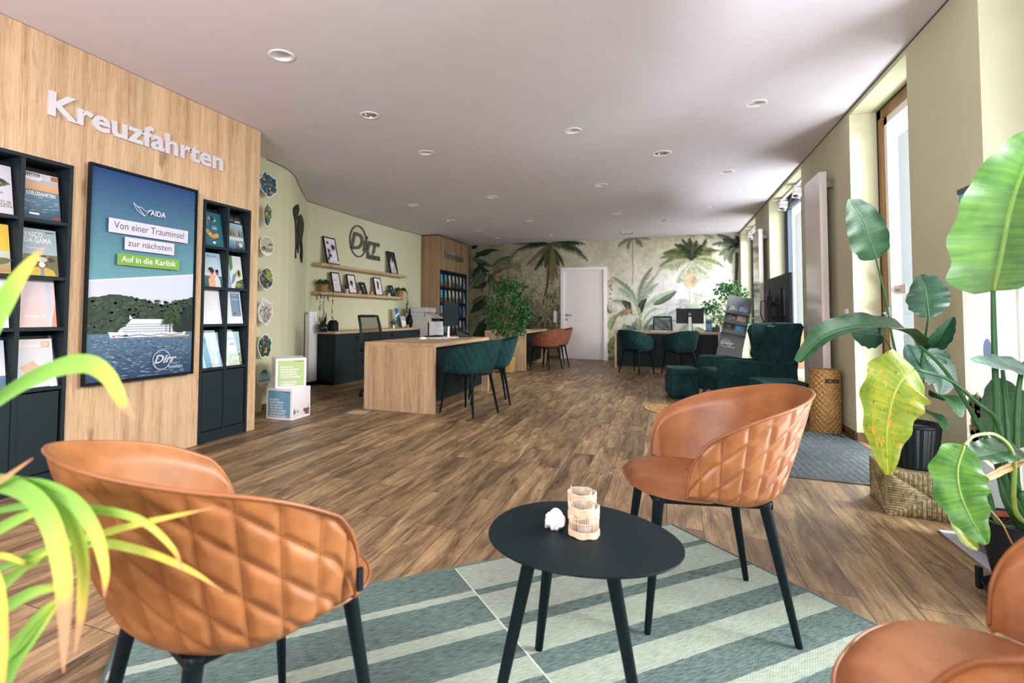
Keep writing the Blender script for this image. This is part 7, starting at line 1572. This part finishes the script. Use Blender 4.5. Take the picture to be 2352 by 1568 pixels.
def bladeM(a, b):
    m, nt, bs = newmat('palm_blade'); L = nt.links.new; setp(bs, rough=.5, spec=.3); tc = nd(nt, 'ShaderNodeTexCoord'); sp = nd(nt, 'ShaderNodeSeparateXYZ'); L(tc.outputs['UV'], sp.inputs[0])
    n = nd(nt, 'ShaderNodeTexNoise', inp={'Scale': 1, 'Detail': 2}); mp = nd(nt, 'ShaderNodeMapping'); mp.inputs['Scale'].default_value = (7, 3, 1); L(tc.outputs['UV'], mp.inputs[0]); L(mp.outputs[0], n.inputs[0])
    ad = nd(nt, 'ShaderNodeMath', operation='MULTIPLY_ADD'); L(n.outputs['Fac'], ad.inputs[0]); ad.inputs[1].default_value = .06; L(sp.outputs['Y'], ad.inputs[2])
    r = ramp(nt, [(0, rgb(70, 132, 62)), (max(.05, a-.22), rgb(134, 178, 78)), (a+.03, rgb(192, 196, 84)), (min(.97, b+.0), rgb(222, 180, 80)), (min(.99, b+.05), rgb(186, 138, 100))]); L(ad.outputs[0], r.inputs['Fac']); L(r.outputs[0], bs.inputs['Base Color'])
    tr = nd(nt, 'ShaderNodeBsdfTranslucent'); L(r.outputs[0], tr.inputs[0]); ms = nd(nt, 'ShaderNodeMixShader'); ms.inputs[0].default_value = .35
    L(bs.outputs[0], ms.inputs[1]); L(tr.outputs[0], ms.inputs[2]); L(ms.outputs[0], nt.nodes['Material Output'].inputs[0]); return m
o_ = (-160, 1180)
blade([.80, .62], .022, [(-260, 1150), (-120, 930), (-20, 770), (50, 650), (103, 568)], .05, .04)
blade([.80, .66], .013, [(-240, 1160), (-100, 1000), (20, 905), (120, 852), (200, 836), (250, 862), (285, 925), (312, 965)], .12, .06)
blade([.8, .7], .004, [(-240, 1200), (-80, 1150), (0, 1105), (76, 1052)], .4)
blade([.80, .60], .014, [(-240, 1180), (-60, 1115), (50, 1122), (115, 1185), (148, 1300), (152, 1420), (146, 1545)], .22, .08)
blade([.80, .64], .010, [(-240, 1175), (-60, 1105), (70, 1115), (155, 1170), (192, 1280), (190, 1400), (172, 1500)], .12, .12)
blade([.80, .64], .010, [(-240, 1170), (-40, 1120), (80, 1112), (170, 1150), (222, 1220), (244, 1310), (240, 1372)], .06, .16)
blade([.82, .68], .0055, [(-240, 1230), (-40, 1180), (80, 1160), (200, 1166), (320, 1192), (395, 1255), (422, 1312)], .10, .10)
blade([.84, .7], .0055, [(-240, 1400), (-60, 1330), (90, 1270), (200, 1235), (330, 1200), (492, 1165)], .04, .2)
blade([.84, .7], .006, [(-240, 1440), (-60, 1370), (80, 1290), (200, 1246), (320, 1262), (430, 1305), (512, 1357)], .06, .22)
blade([.84, .7], .008, [(-240, 1500), (-60, 1440), (30, 1385), (90, 1355), (165, 1345)], .03)
blade([.84, .7], .010, [(-240, 1620), (-60, 1560), (40, 1480), (100, 1410), (142, 1368)], .03)
blade([.84, .7], .010, [(-240, 1700), (-40, 1640), (50, 1500), (100, 1430), (144, 1372)], .03)
blade([.7, .6], .013, [(-240, 1400), (-80, 1300), (-15, 1330), (5, 1450), (8, 1600)], .0, .5)
blade([.84, .72], .004, [(-240, 1380), (-60, 1300), (0, 1275), (52, 1290), (60, 1294)], 0, .4)
blade([.84, .72], .008, [(-240, 1300), (-80, 1260), (0, 1215), (60, 1185), (120, 1165)], .03)
blade([.84, .72], .008, [(-240, 1420), (-80, 1390), (0, 1350), (60, 1300), (130, 1255)], .03)
